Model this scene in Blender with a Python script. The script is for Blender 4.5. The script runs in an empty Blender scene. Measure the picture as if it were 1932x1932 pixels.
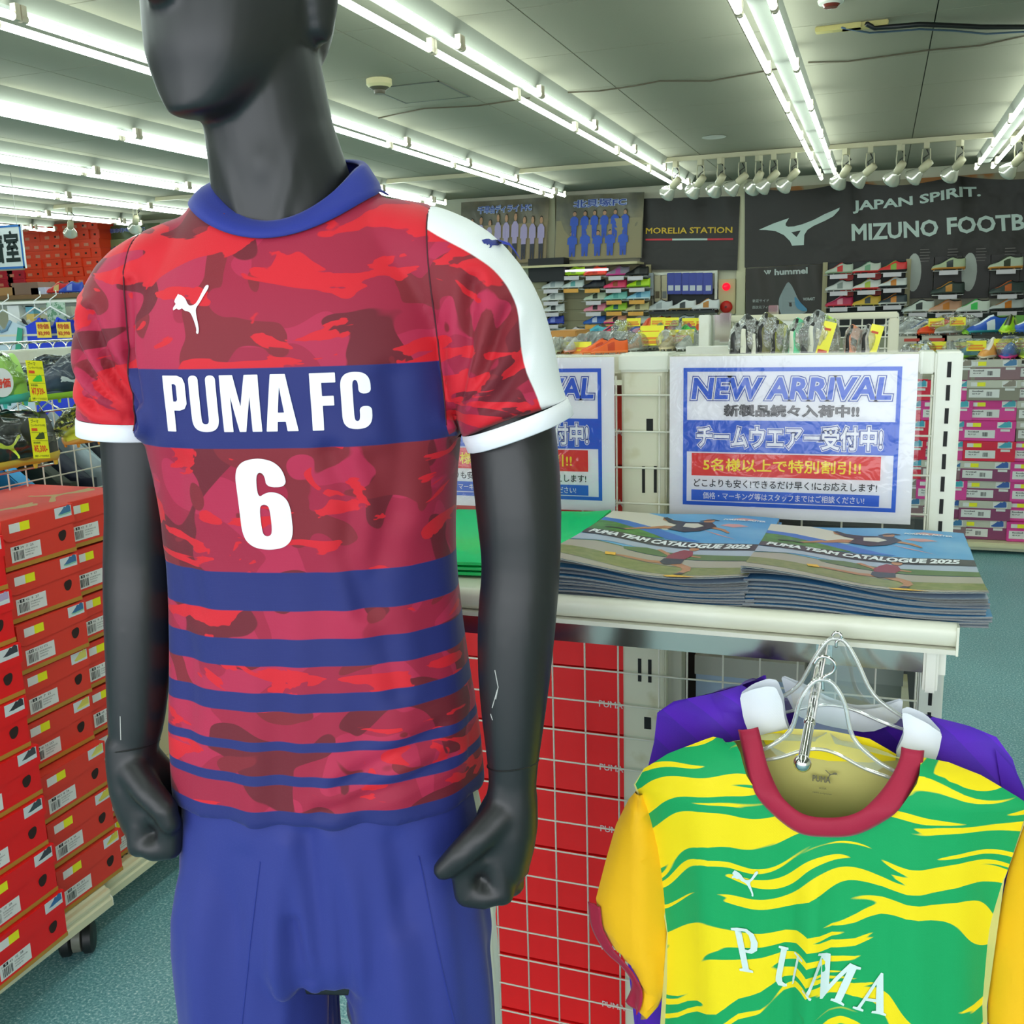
import bpy, bmesh, math, random
import numpy as np
from mathutils import Vector, Matrix
from mathutils.bvhtree import BVHTree
random.seed(7)
SC = bpy.context.scene
COL = SC.collection
# ------------------------------------------------------------------ camera
F = 1900.0
CAMLOC = Vector((0, 0, 1.56))
def _cv(px, py): return Vector((px - 966, -(py - 966), -F))
_Y = _cv(1662, 570).normalized()
_Z = -_cv(1230, 10400).normalized()
_Y = (_Y - _Z * _Y.dot(_Z)).normalized()
_X = _Y.cross(_Z)
ROT = Matrix((_X, _Y, _Z))
cam = bpy.data.cameras.new('camera'); camo = bpy.data.objects.new('camera', cam); COL.objects.link(camo)
cam.sensor_width = 36; cam.lens = F / 1932 * 36; cam.clip_start = 0.02; cam.clip_end = 80
camo.matrix_world = Matrix.Translation(CAMLOC) @ ROT.to_4x4()
SC.camera = camo
def P(px, py, ax, v):
    """point of the plane ax = v seen at photo pixel (px, py)"""
    d = ROT @ _cv(px, py); i = 'XYZ'.index(ax)
    return CAMLOC + d * ((v - CAMLOC[i]) / d[i])
# ------------------------------------------------------------------ light and exposure
SC.view_settings.view_transform = 'Standard'; SC.view_settings.look = 'None'
SC.view_settings.gamma = 1; SC.view_settings.use_curve_mapping = False
SC.view_settings.exposure = 0.35
w = bpy.data.worlds.new('world'); SC.world = w; w.use_nodes = True
w.node_tree.nodes['Background'].inputs[0].default_value = (0.86, 0.93, 1.0, 1)
w.node_tree.nodes['Background'].inputs[1].default_value = 1.0
def area(name, loc, rot, sx, sy, power, col=(1, 1, 1)):
    l = bpy.data.lights.new(name, 'AREA'); l.shape = 'RECTANGLE'; l.size = sx; l.size_y = sy; l.energy = power; l.color = col
    o = bpy.data.objects.new(name, l); COL.objects.link(o); o.location = loc; o.rotation_euler = rot
    return o
# daylight through the shop front behind the camera
area('shopfront_daylight', (0.6, -2.9, 1.9), (math.radians(80), 0, 0), 9, 2.6, 130, (0.93, 0.97, 1.0))
# ------------------------------------------------------------------ materials
def lin(c):
    if isinstance(c, str): c = [int(c[i:i + 2], 16) / 255 for i in (0, 2, 4)]
    elif max(c) > 1: c = [x / 255 for x in c]
    return tuple((x / 12.92 if x <= .04045 else ((x + .055) / 1.055) ** 2.4) for x in c) + (1,)
MATS = {}
def node(nt, t, ins=None, **kw):
    n = nt.nodes.new(t)
    for k, v in kw.items(): setattr(n, k, v)
    for k, v in (ins or {}).items():
        if isinstance(v, bpy.types.NodeSocket): nt.links.new(v, n.inputs[k])
        else: n.inputs[k].default_value = v
    return n
def mat(name, col='808080', rough=.5, metal=0, bump=None, noise=None, spec=None, coat=0, emit=None, alpha=None, trans=0):
    if name in MATS: return MATS[name]
    m = bpy.data.materials.new(name); m.use_nodes = True; nt = m.node_tree; b = nt.nodes['Principled BSDF']
    b.inputs['Base Color'].default_value = lin(col); b.inputs['Roughness'].default_value = rough; b.inputs['Metallic'].default_value = metal
    if spec is not None: b.inputs['Specular IOR Level'].default_value = spec
    if coat: b.inputs['Coat Weight'].default_value = coat; b.inputs['Coat Roughness'].default_value = .08
    if trans: b.inputs['Transmission Weight'].default_value = trans
    if emit: b.inputs['Emission Color'].default_value = lin(emit[0]); b.inputs['Emission Strength'].default_value = emit[1]
    if alpha is not None: b.inputs['Alpha'].default_value = alpha
    tc = node(nt, 'ShaderNodeTexCoord') if (bump or noise) else None
    if noise:   # (second colour, scale, lo, hi)
        n = node(nt, 'ShaderNodeTexNoise', {'Vector': tc.outputs['Object'], 'Scale': noise[1], 'Detail': 4.0})
        r = node(nt, 'ShaderNodeMapRange', {'Value': n.outputs['Fac'], 'From Min': noise[2], 'From Max': noise[3]})
        x = node(nt, 'ShaderNodeMix', {'Factor': r.outputs[0], 'A': lin(col), 'B': lin(noise[0])}, data_type='RGBA')
        x.inputs[6].default_value = lin(col); x.inputs[7].default_value = lin(noise[0]); nt.links.new(r.outputs[0], x.inputs[0])
        nt.links.new(x.outputs[2], b.inputs['Base Color'])
    if bump:    # (scale, strength, distance)
        n = node(nt, 'ShaderNodeTexNoise', {'Vector': tc.outputs['Object'], 'Scale': bump[0], 'Detail': 3.0})
        bp = node(nt, 'ShaderNodeBump', {'Height': n.outputs['Fac'], 'Strength': bump[1], 'Distance': bump[2]})
        nt.links.new(bp.outputs[0], b.inputs['Normal'])
    MATS[name] = m; return m
def film(name, tint=(1, 1, 1), amount=.35, rough=.08, bscale=60, bdist=.004, body=0.0, bodycol='ffffff'):
    """thin clear plastic: mostly see-through with a wrinkled gloss"""
    if name in MATS: return MATS[name]
    m = bpy.data.materials.new(name); m.use_nodes = True; nt = m.node_tree; nt.nodes.clear()
    tc = node(nt, 'ShaderNodeTexCoord'); n = node(nt, 'ShaderNodeTexNoise', {'Vector': tc.outputs['Object'], 'Scale': bscale, 'Detail': 2.0, 'Distortion': 1.0})
    bp = node(nt, 'ShaderNodeBump', {'Height': n.outputs['Fac'], 'Strength': 1.0, 'Distance': bdist})
    g = node(nt, 'ShaderNodeBsdfGlossy', {'Color': (1, 1, 1, 1), 'Roughness': rough, 'Normal': bp.outputs[0]})
    t = node(nt, 'ShaderNodeBsdfTransparent', {'Color': tuple(tint) + (1,)})
    fr = node(nt, 'ShaderNodeFresnel', {'IOR': 1.45, 'Normal': bp.outputs[0]})
    ad = node(nt, 'ShaderNodeMath', {0: fr.outputs[0], 1: amount}, operation='MULTIPLY_ADD'); ad.inputs[1].default_value = 1.0; ad.inputs[2].default_value = amount * .25
    mx = node(nt, 'ShaderNodeMixShader', {0: ad.outputs[0], 1: t.outputs[0], 2: g.outputs[0]})
    last = mx
    if body:
        d = node(nt, 'ShaderNodeBsdfDiffuse', {'Color': lin(bodycol)})
        last = node(nt, 'ShaderNodeMixShader', {0: body, 1: mx.outputs[0], 2: d.outputs[0]})
    o = node(nt, 'ShaderNodeOutputMaterial'); nt.links.new(last.outputs[0], o.inputs[0])
    MATS[name] = m; return m
def M(c, rough=.5, metal=0, **k):
    """plain colour material by hex"""
    return mat('c_%s_%d_%d' % (c, rough * 100, metal * 100), c, rough, metal, **k)
# ------------------------------------------------------------------ mesh building
class MB:
    def __init__(s): s.v = []; s.f = []; s.m = []
    def add(s, vs, fs, mi=0):
        o = len(s.v); s.v += [tuple(v) for v in vs]; s.f += [tuple(i + o for i in f) for f in fs]; s.m += [mi] * len(fs); return s
    def bx(s, x0, x1, y0, y1, z0, z1, mi=0, T=None):
        vs = [Vector((x, y, z)) for z in (z0, z1) for y in (y0, y1) for x in (x0, x1)]
        if T is not None: vs = [T @ v for v in vs]
        return s.add(vs, [(0, 2, 3, 1), (4, 5, 7, 6), (0, 1, 5, 4), (2, 6, 7, 3), (0, 4, 6, 2), (1, 3, 7, 5)], mi)
    def cbox(s, x0, x1, y0, y1, z0, z1, c=.002, mi=0, T=None):
        """box with bevelled edges"""
        bm = bmesh.new(); bmesh.ops.create_cube(bm, size=1)
        for v in bm.verts: v.co = Vector(((x0 + x1) / 2 + v.co.x * (x1 - x0), (y0 + y1) / 2 + v.co.y * (y1 - y0), (z0 + z1) / 2 + v.co.z * (z1 - z0)))
        bmesh.ops.bevel(bm, geom=bm.edges[:], offset=c, segments=2, affect='EDGES')
        if T is not None: bm.transform(T)
        bm.verts.index_update(); s.add([v.co for v in bm.verts], [[v.index for v in f.verts] for f in bm.faces], mi); bm.free(); return s
    def quad(s, a, b, c, d, mi=0): return s.add([a, b, c, d], [(0, 1, 2, 3)], mi)
    def tube(s, pts, r, seg=8, mi=0, closed=False, flat=1.0):
        pts = [Vector(p) for p in pts]; n = len(pts); rs = r if isinstance(r, (list, tuple)) else [r] * n
        rings = []; up = None
        for i, p in enumerate(pts):
            if closed: t = pts[(i + 1) % n] - pts[i - 1]
            else: t = pts[min(i + 1, n - 1)] - pts[max(i - 1, 0)]
            t.normalize()
            if up is None: up = Vector((0, 0, 1)) if abs(t.z) < .9 else Vector((1, 0, 0))
            a = t.cross(up)
            if a.length < 1e-6: a = t.cross(Vector((1, .1, 0)))
            a.normalize(); b = a.cross(t).normalized(); up = b
            rings.append([p + (a * math.cos(k * 2 * math.pi / seg) * flat + b * math.sin(k * 2 * math.pi / seg)) * rs[i] for k in range(seg)])
        fs = []
        m = n if closed else n - 1
        for i in range(m):
            j = (i + 1) % n
            for k in range(seg):
                l = (k + 1) % seg; fs.append((i * seg + k, i * seg + l, j * seg + l, j * seg + k))
        if not closed: fs += [tuple(range(seg))[::-1], tuple((n - 1) * seg + k for k in range(seg))]
        return s.add([q for R in rings for q in R], fs, mi)
    def cyl(s, a, b, r, seg=12, mi=0): return s.tube([a, b], r, seg, mi)
    def lathe(s, prof, c=(0, 0, 0), seg=16, mi=0, T=None):
        vs = []; n = len(prof); c = Vector(c)
        for (r, z) in prof:
            for k in range(seg):
                a = 2 * math.pi * k / seg; v = Vector((r * math.cos(a), r * math.sin(a), z)); vs.append((T @ v if T is not None else v) + c)
        fs = [(i * seg + k, i * seg + (k + 1) % seg, (i + 1) * seg + (k + 1) % seg, (i + 1) * seg + k) for i in range(n - 1) for k in range(seg)]
        fs += [tuple(range(seg))[::-1], tuple((n - 1) * seg + k for k in range(seg))]
        return s.add(vs, fs, mi)
    def grid(s, fn, nu, nv, mi=0, flip=False):
        vs = [fn(i / nu, j / nv) for j in range(nv + 1) for i in range(nu + 1)]
        fs = [(j * (nu + 1) + i, j * (nu + 1) + i + 1, (j + 1) * (nu + 1) + i + 1, (j + 1) * (nu + 1) + i) for j in range(nv) for i in range(nu)]
        if flip: fs = [f[::-1] for f in fs]
        return s.add(vs, fs, mi)
    def loft(s, rings, mi=0, cap=True):
        seg = len(rings[0]); fs = []
        for i in range(len(rings) - 1):
            for k in range(seg):
                l = (k + 1) % seg; fs.append((i * seg + k, i * seg + l, (i + 1) * seg + l, (i + 1) * seg + k))
        if cap: fs += [tuple(range(seg))[::-1], tuple((len(rings) - 1) * seg + k for k in range(seg))]
        return s.add([q for R in rings for q in R], fs, mi)
    def build(s, name, mats, parent=None, smooth=False, local=False, angle=None):
        if not isinstance(mats, (list, tuple)): mats = [mats]
        me = bpy.data.meshes.new(name)
        off = Vector((0, 0, 0)) if (local or parent is None) else wloc(parent)
        me.from_pydata([tuple(Vector(v) - off) for v in s.v], [], s.f)
        for m in mats: me.materials.append(m)
        if len(mats) > 1: me.polygons.foreach_set('material_index', s.m)
        if smooth: me.polygons.foreach_set('use_smooth', [True] * len(me.polygons))
        me.update()
        if angle: me.set_sharp_from_angle(angle=math.radians(angle))
        o = bpy.data.objects.new(name, me); COL.objects.link(o)
        if parent is not None: o.parent = parent
        return o
def wloc(o):
    l = Vector((0, 0, 0))
    while o is not None: l += o.location; o = o.parent
    return l
def tag(o, label, cat, group=None, kind=None):
    o['label'] = label; o['category'] = cat
    if group: o['group'] = group
    if kind: o['kind'] = kind
    return o
def struct(o, label=None):
    o['kind'] = 'structure'
    if label: o['label'] = label
    return o
def thing(name, label, cat, loc=(0, 0, 0), rz=0, group=None):
    o = bpy.data.objects.new(name, None); COL.objects.link(o); o.location = loc; o.rotation_euler = (0, 0, rz); o.empty_display_size = .05
    return tag(o, label, cat, group)
KIDS = {}
def dup(root, loc=None, rz=None, label=None, group=None, rot=None):
    r = root.copy(); COL.objects.link(r)
    if loc is not None: r.location = loc
    if rz is not None: r.rotation_euler = (0, 0, rz)
    if rot is not None: r.rotation_euler = rot
    if label: r['label'] = label
    if group: r['group'] = group
    for ch in root.children:
        c = ch.copy(); COL.objects.link(c); c.parent = r
        for g in ch.children:
            d = g.copy(); COL.objects.link(d); d.parent = c
    return r
ORD = ['first', 'second', 'third', 'fourth', 'fifth', 'sixth', 'seventh', 'eighth', 'ninth', 'tenth', 'eleventh', 'twelfth', 'thirteenth', 'fourteenth', 'fifteenth', 'sixteenth', 'seventeenth', 'eighteenth', 'nineteenth', 'twentieth']
# ------------------------------------------------------------------ flat art: text and outlines
_tc = {}
def text2d(body, bold=0.0, shear=0.0, res=2):
    """bold thickens the strokes by a rim of that width"""
    k = (body, bold, shear, res)
    if k not in _tc:
        cu = bpy.data.curves.new('t', 'FONT'); cu.body = body; cu.bevel_depth = abs(bold); cu.bevel_resolution = 0; cu.shear = shear; cu.resolution_u = res
        o = bpy.data.objects.new('t', cu); COL.objects.link(o)
        me = bpy.data.meshes.new_from_object(o)
        vs = [(v.co.x, v.co.y) for v in me.vertices]; fs = [tuple(p.vertices) for p in me.polygons if bold == 0 or p.normal.z > .05]
        if bold == 0 and fs and sum(p.normal.z for p in me.polygons) < 0: fs = [f[::-1] for f in fs]
        bpy.data.objects.remove(o); bpy.data.curves.remove(cu); bpy.data.meshes.remove(me)
        _tc[k] = (vs, fs)
    return _tc[k]
def fit(art, w=None, h=None, ref=None):
    """scale art so that the box of ref (or art) fills w x h, origin at its lower left"""
    vs, fs = art; rv = (ref or art)[0]
    x0 = min(v[0] for v in rv); x1 = max(v[0] for v in rv); y0 = min(v[1] for v in rv); y1 = max(v[1] for v in rv)
    sx = w / (x1 - x0) if w else None; sy = h / (y1 - y0) if h else None
    sx = sx or sy; sy = sy or sx
    return [((x - x0) * sx, (y - y0) * sy) for x, y in vs], fs
def outline2d(splines):
    """filled 2D shape from closed outlines (holes allowed)"""
    cu = bpy.data.curves.new('s', 'CURVE'); cu.dimensions = '2D'; cu.fill_mode = 'BOTH'
    for sp in splines:
        s = cu.splines.new('POLY'); s.points.add(len(sp) - 1); s.use_cyclic_u = True
        for p, q in zip(s.points, sp): p.co = (q[0], q[1], 0, 1)
    o = bpy.data.objects.new('s', cu); COL.objects.link(o); me = bpy.data.meshes.new_from_object(o)
    vs = [(v.co.x, v.co.y) for v in me.vertices]; fs = [tuple(p.vertices) for p in me.polygons]
    bpy.data.objects.remove(o); bpy.data.curves.remove(cu); bpy.data.meshes.remove(me)
    return vs, fs
def rnd(sp, r=.25, n=2):
    """chaikin rounding of a closed outline"""
    for _ in range(n):
        q = []
        for i in range(len(sp)):
            a = sp[i]; b = sp[(i + 1) % len(sp)]
            q += [(a[0] * (1 - r) + b[0] * r, a[1] * (1 - r) + b[1] * r), (a[0] * r + b[0] * (1 - r), a[1] * r + b[1] * (1 - r))]
        sp = q
    return sp
def merge(arts):
    V = []; Fc = []
    for vs, fs in arts:
        o = len(V); V += vs; Fc += [tuple(i + o for i in f) for f in fs]
    return V, Fc
def shift(art, dx=0, dy=0, s=1): return [(x * s + dx, y * s + dy) for x, y in art[0]], art[1]
def cutgrid(art, step):
    """split a flat shape along a grid so it can follow a curved surface"""
    bm = bmesh.new(); vv = [bm.verts.new((x, y, 0)) for x, y in art[0]]
    for f in art[1]:
        try: bm.faces.new([vv[i] for i in f])
        except ValueError: pass
    xs = [v[0] for v in art[0]]; ys = [v[1] for v in art[0]]
    for ax, lo, hi in ((0, min(xs), max(xs)), (1, min(ys), max(ys))):
        t = math.floor(lo / step) * step + step
        while t < hi:
            co = [0, 0, 0]; no = [0, 0, 0]; co[ax] = t; no[ax] = 1
            bmesh.ops.bisect_plane(bm, geom=bm.verts[:] + bm.edges[:] + bm.faces[:], plane_co=co, plane_no=no)
            t += step
    bm.verts.index_update()
    r = [(v.co.x, v.co.y) for v in bm.verts], [tuple(v.index for v in f.verts) for f in bm.faces]
    bm.free(); return r
def rect(x0, y0, x1, y1): return [(x0, y0), (x1, y0), (x1, y1), (x0, y1)], [(0, 1, 2, 3)]
def ell(cx, cy, rx, ry, n=14, rot=0):
    c, s = math.cos(rot), math.sin(rot); v = []
    for i in range(n):
        a = 2 * math.pi * i / n; x = rx * math.cos(a); y = ry * math.sin(a); v.append((cx + x * c - y * s, cy + x * s + y * c))
    return v, [tuple(range(n))]
def limb(pts, ws):
    """flat tapered stroke"""
    n = len(pts); v = []
    for i, p in enumerate(pts):
        a = pts[max(i - 1, 0)]; b = pts[min(i + 1, n - 1)]; dx, dy = b[0] - a[0], b[1] - a[1]; l = math.hypot(dx, dy) or 1
        v += [(p[0] - dy / l * ws[i] / 2, p[1] + dx / l * ws[i] / 2), (p[0] + dy / l * ws[i] / 2, p[1] - dx / l * ws[i] / 2)]
    return v, [(2 * i, 2 * i + 1, 2 * i + 3, 2 * i + 2) for i in range(n - 1)]
class Flat:
    """a flat frame in space: origin o, unit axes u, v; art is printed n metres off the surface"""
    def __init__(s, o, u, v): s.o = Vector(o); s.u = Vector(u).normalized(); s.v = Vector(v).normalized(); s.n = s.u.cross(s.v)
    def at(s, x, y, d=0): return s.o + s.u * x + s.v * y + s.n * d
    def mb(s, arts, d=.0006):
        """arts: list of (art, matindex[, extra depth])"""
        mb = MB()
        for a in arts:
            art, mi = a[0], a[1]; dd = d + (a[2] if len(a) > 2 else 0)
            mb.add([s.at(x, y, dd) for x, y in art[0]], art[1], mi)
        return mb
def T2(body, x, y, w, h, bold=0.0, shear=0.0, res=2):
    return shift(fit(text2d(body, bold, shear, res), w, h), x, y)
# ================================================================== room shell
CEIL = 2.90; BACK = 12.0; LEFT = -14.0; RIGHT = 4.2; FRONT = -3.0
cream = mat('cream_enamel', 'd9d6bb', .35, noise=('cdc9ab', 3, .35, .75))
creamw = mat('white_enamel', 'e2e4d6', .32, noise=('cfcdb4', 9, .55, .8))
def floor_mat():
    m = bpy.data.materials.new('vinyl_floor'); m.use_nodes = True; nt = m.node_tree; b = nt.nodes['Principled BSDF']
    tc = node(nt, 'ShaderNodeTexCoord')
    v = node(nt, 'ShaderNodeTexNoise', {'Vector': tc.outputs['Object'], 'Scale': 150.0, 'Detail': 3.0, 'Roughness': .7})
    r = node(nt, 'ShaderNodeValToRGB', {0: v.outputs['Fac']}); e = r.color_ramp.elements
    e[0].position = .40; e[0].color = lin('5a959e'); e[1].position = .68; e[1].color = lin('d6ebe8')
    e2 = r.color_ramp.elements.new(.55); e2.color = lin('80b8be')
    v2 = node(nt, 'ShaderNodeTexNoise', {'Vector': tc.outputs['Object'], 'Scale': 1.3, 'Detail': 4.0})
    mr = node(nt, 'ShaderNodeMapRange', {'Value': v2.outputs['Fac'], 'From Min': .3, 'From Max': .7, 'To Min': .82, 'To Max': 1.08})
    mx = node(nt, 'ShaderNodeVectorMath', {0: r.outputs[0], 1: mr.outputs[0]}, operation='MULTIPLY')
    nt.links.new(mx.outputs[0], b.inputs['Base Color']); b.inputs['Roughness'].default_value = .42
    return m
fl = struct(MB().bx(LEFT, RIGHT, FRONT, BACK + .2, -.1, 0).build('floor', floor_mat()), 'blue-green speckled vinyl floor')
wallm = mat('wall_paint', 'dedcc4', .7)
struct(MB().bx(LEFT, RIGHT, BACK, BACK + .15, 0, 3.1).build('wall_back', wallm))
struct(MB().bx(LEFT - .15, LEFT, FRONT, BACK + .15, 0, 3.1).build('wall_left', wallm))
struct(MB().bx(RIGHT, RIGHT + .15, FRONT, BACK + .15, 0, 3.1).build('wall_right', wallm))
# ceiling: boards with open joints
cm = mat('ceiling_board', '979380', .85, noise=('7d7a68', 120, .66, .74), bump=(90, .25, .002))
ce = struct(MB().bx(LEFT, RIGHT, FRONT, BACK, CEIL + .012, CEIL + .1).build('ceiling', mat('ceiling_joint', '4a4a42', .9)), 'grey-white boarded ceiling')
PX, PY = .903, .90
bm_ = MB().bx(.003, PX - .003, .003, PY - .003, 0, .012).build('ceiling_board', cm, ce); bm_.location = (.193 - 17 * PX + 0, 4.68 - 8 * PY, CEIL)
bm_.location.x = .193 - 15 * PX
first = True
for i in range(-15, 5):
    for j in range(-5, 9):
        x = .193 + i * PX; y = 4.68 + j * PY
        if x + PX > RIGHT + .01 or y + PY > BACK + .05: continue
        if first: o = bm_; first = False
        else: o = bm_.copy(); COL.objects.link(o)
        o.location = (x, y, CEIL)
# ================================================================== fluorescent fittings
TZ = 2.78
tube_m = mat('lamp_tube', 'ffffff', .3, emit=((.93, 1.0, .97), 10.0))
pinkend = mat('lamp_holder', 'cfc4ae', .5)
house = mat('lamp_housing', '84877c', .55)
glowm = mat('lamp_metal', 'b9bdb6', .3, .6)
def make_light(L=1.22):
    r = thing('fluorescent_light', 'x', 'ceiling light')
    MB().add([(-.075, 0, .12), (.075, 0, .12), (.045, 0, .045), (-.045, 0, .045), (-.075, L, .12), (.075, L, .12), (.045, L, .045), (-.045, L, .045)],
             [(0, 1, 2, 3), (7, 6, 5, 4), (0, 4, 5, 1), (1, 5, 6, 2), (2, 6, 7, 3), (3, 7, 4, 0)]).build('housing', house, r, local=True)
    for s in (-1, 1):
        MB().cyl((s * .073, .035, 0), (s * .073, L - .035, 0), .0165, 10).build('lamp_tube', tube_m, r, smooth=True, local=True, angle=50)
        for y in (0.004, L - .03):
            MB().bx(s * .073 - .014, s * .073 + .014, y, y + .026, -.014, .05).cyl((s * .073, y + .003, 0), (s * .073, y + .03 if y < .1 else y - .004, 0), .018, 10).build('lamp_holder', pinkend, r, local=True)
    return r
rows = [('x', .89), ('x', -.55), ('x', -1.99), ('x', -3.43), ('x', -4.87), ('x', -6.31), ('x', -7.75), ('x', -9.19), ('x', -10.63), ('x', -12.07)]
rown = ['rightmost row', 'row left of the cable clips', 'row beside the hatch', 'row behind the mannequin neck', 'fifth row from the right',
        'sixth row from the right', 'seventh row from the right', 'eighth row from the right', 'ninth row from the right', 'far left row']
LT = make_light(); used = False
for ri, (_, x) in enumerate(rows):
    n = 0
    for k in range(7, -7, -1):
        y = 4.72 - 1.22 * 2 + 1.22 * (k - 0)
        if y + 1.22 > 10.9 or y < -2.6: continue
        c = Vector((x, y + 1.22, TZ)) - CAMLOC; c2 = Vector((x, y, TZ)) - CAMLOC
        q = ROT.transposed() @ c; q2 = ROT.transposed() @ c2
        vis = q.z < 0 and abs(q.x / -q.z) < .56 and q.y / -q.z < .54
        vis2 = q2.z < 0 and abs(q2.x / -q2.z) < .56 and q2.y / -q2.z < .54
        n += 1
        if not (vis or vis2) and not (y < 4 and x > -5): continue
        lab = 'twin-tube fluorescent fitting, %s from the back, %s' % (ORD[n], rown[ri])
        if not used: o = LT; o.location = (x, y, TZ); o['label'] = lab; used = True
        else: o = dup(LT, (x, y, TZ), label=lab)
        o['group'] = 'fluorescent ceiling lights in rows'
ST = make_light(.36)
ST.location = (rows[0][1], 10.86, TZ)
for ri, (_, x) in enumerate(rows):
    lab = 'short fluorescent fitting at the back end of the %s' % rown[ri]
    o = ST if ri == 0 else dup(ST, (x, 10.86, TZ))
    o['label'] = lab; o['group'] = 'fluorescent ceiling lights in rows'
# ------------------------------------------------------------------ ceiling fixtures
a = P(1200, 312, 'Z', 2.86); 
rail = MB().bx(-12, 2.6, -.018, .018, 2.855, 2.895)
ro = rail.build('lighting_track', mat('track_cream', 'b8b294', .45)); ro.location = (0, 9.72, 0)
tag(ro, 'long cream spotlight track crossing the ceiling before the banners', 'lighting track')
chrome = mat('chrome', 'd8d8d4', .12, 1.0)
steel = mat('brushed_steel', '9a9a96', .28, 1.0)
glass = mat('bulb_glass', 'd9d9cc', .12, .55)
def make_spot():
    r = thing('track_spotlight', 'x', 'spotlight')
    MB().bx(-.022, .022, -.03, .03, -.05, 0).build('adaptor', mat('track_cream'), r, local=True)
    m = MB().tube([(-.03, 0, -.05), (-.035, 0, -.13), (-.03, 0, -.18)], .005, 6).tube([(.03, 0, -.05), (.035, 0, -.13), (.03, 0, -.18)], .005, 6)
    m.build('arm', mat('track_cream'), r, local=True)
    MB().tube([(0, .03, -.05), (.02, .05, -.09), (-.02, .04, -.12), (-.01, .02, -.17)], .006, 6).build('cable', M('26241f'), r, smooth=True, local=True)
    T = Matrix.Rotation(math.radians(50), 4, 'Y') @ Matrix.Rotation(math.radians(25), 4, 'X')
    T.translation = Vector((0, 0, -.19))
    MB().lathe([(.001, .06), (.032, .055), (.036, .0), (.034, -.05), (.03, -.055)], T=T).build('lamp_socket', mat('track_cream'), r, smooth=True, local=True)
    MB().lathe([(.03, -.05), (.04, -.07), (.072, -.13), (.08, -.15), (.07, -.165), (.03, -.175), (.001, -.178)], T=T).build('bulb', glass, r, smooth=True, local=True)
    return r
SP = make_spot(); first = True
spx = [1322, 1360, 1401, 1432, 1460, 1498, 1597, 1643, 1700, 1749, 1812, 1925, 1275]
names = ['first', 'second', 'third', 'fourth', 'fifth', 'sixth']
for i, px in enumerate(spx):
    p = P(px, 300 - (px - 1300) * .075, 'Y', 9.72)
    if i < 6: lab = 'round-bulb track spotlight, %s from the left of six above the black banner' % names[i]
    elif i < 11: lab = 'round-bulb track spotlight, %s right of the double light row' % names[i - 6]
    elif i == 11: lab = 'round-bulb track spotlight at the right edge of the photo'
    else: lab = 'round-bulb track spotlight at the end of the light row beside the hatch'
    o = SP if first else dup(SP); first = False
    o.location = (p.x, 9.72, 2.856); o.rotation_euler = (0, 0, random.uniform(-.5, .5)); o['label'] = lab; o['group'] = 'spotlights on the ceiling track'
for i, (px, lab) in enumerate([(132, 'round-bulb track spotlight above the orange shoe boxes'), (256, 'round-bulb track spotlight left of the mannequin shoulder')]):
    p = P(px, 415, 'Y', 9.72); dup(SP, (p.x, 9.72, 2.856), label=lab, group='spotlights on the ceiling track')
def lathe_thing(name, label, cat, loc, parts):
    r = thing(name, label, cat, loc)
    for nm, prof, m in parts: MB().lathe(prof, seg=24).build(nm, m, r, smooth=True, local=True, angle=40)
    return r
p = P(715, 150, 'Z', CEIL)
lathe_thing('smoke_detector', 'cream round smoke detector beside the ceiling hatch', 'smoke detector', p,
            [('base', [(.001, 0), (.075, 0), (.075, -.03), (.06, -.045)], mat('det', 'd9cf9e', .5)), ('sensor', [(.06, -.045), (.035, -.06), (.033, -.075), (.03, -.08), (.001, -.08)], mat('det2', '5a5240', .4))])
p = P(1568, 0, 'Z', CEIL)
lathe_thing('ceiling_sensor', 'round ceiling sensor with dark centre at the top edge', 'sensor', p,
            [('base', [(.001, 0), (.06, 0), (.055, -.015), (.042, -.02)], M('d8d6cc')), ('lens', [(.042, -.018), (.03, -.032), (.001, -.035)], M('6a2a20', .2))])
p = P(1347, 258, 'Z', CEIL)
lathe_thing('recessed_downlight', 'small round recessed downlight alone between two light rows', 'downlight', p,
            [('trim_ring', [(.09, 0), (.1, -.004), (.085, -.008), (.07, -.004)], M('d8d8d0', .3)), ('reflector', [(.001, -.002), (.072, -.003)], steel)])
p = P(78, 364, 'Z', CEIL)
lathe_thing('recessed_downlight', 'small round recessed downlight left of the mannequin', 'downlight', p,
            [('trim_ring', [(.09, 0), (.1, -.004), (.085, -.008), (.07, -.004)], M('d8d8d0', .3)), ('reflector', [(.001, -.002), (.072, -.003)], steel)])
# hatch
h = [P(699, 168, 'Z', CEIL), P(878, 183, 'Z', CEIL)]
hx0, hx1, hy0, hy1 = -2.98, -2.52, 5.85, 6.35
hr = thing('access_hatch', 'square ceiling access hatch beside the smoke detector', 'hatch', (-2.75, 6.1, CEIL))
m = MB()
for a in ((hx0, hx1, hy0, hy0 + .012), (hx0, hx1, hy1 - .012, hy1), (hx0, hx0 + .012, hy0, hy1), (hx1 - .012, hx1, hy0, hy1)): m.bx(*a, CEIL - .005, CEIL)
m.build('frame', M('55564c'), hr); MB().bx(hx0 + .012, hx1 - .012, hy0 + .012, hy1 - .012, CEIL - .003, CEIL).build('panel', cm, hr)
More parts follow.
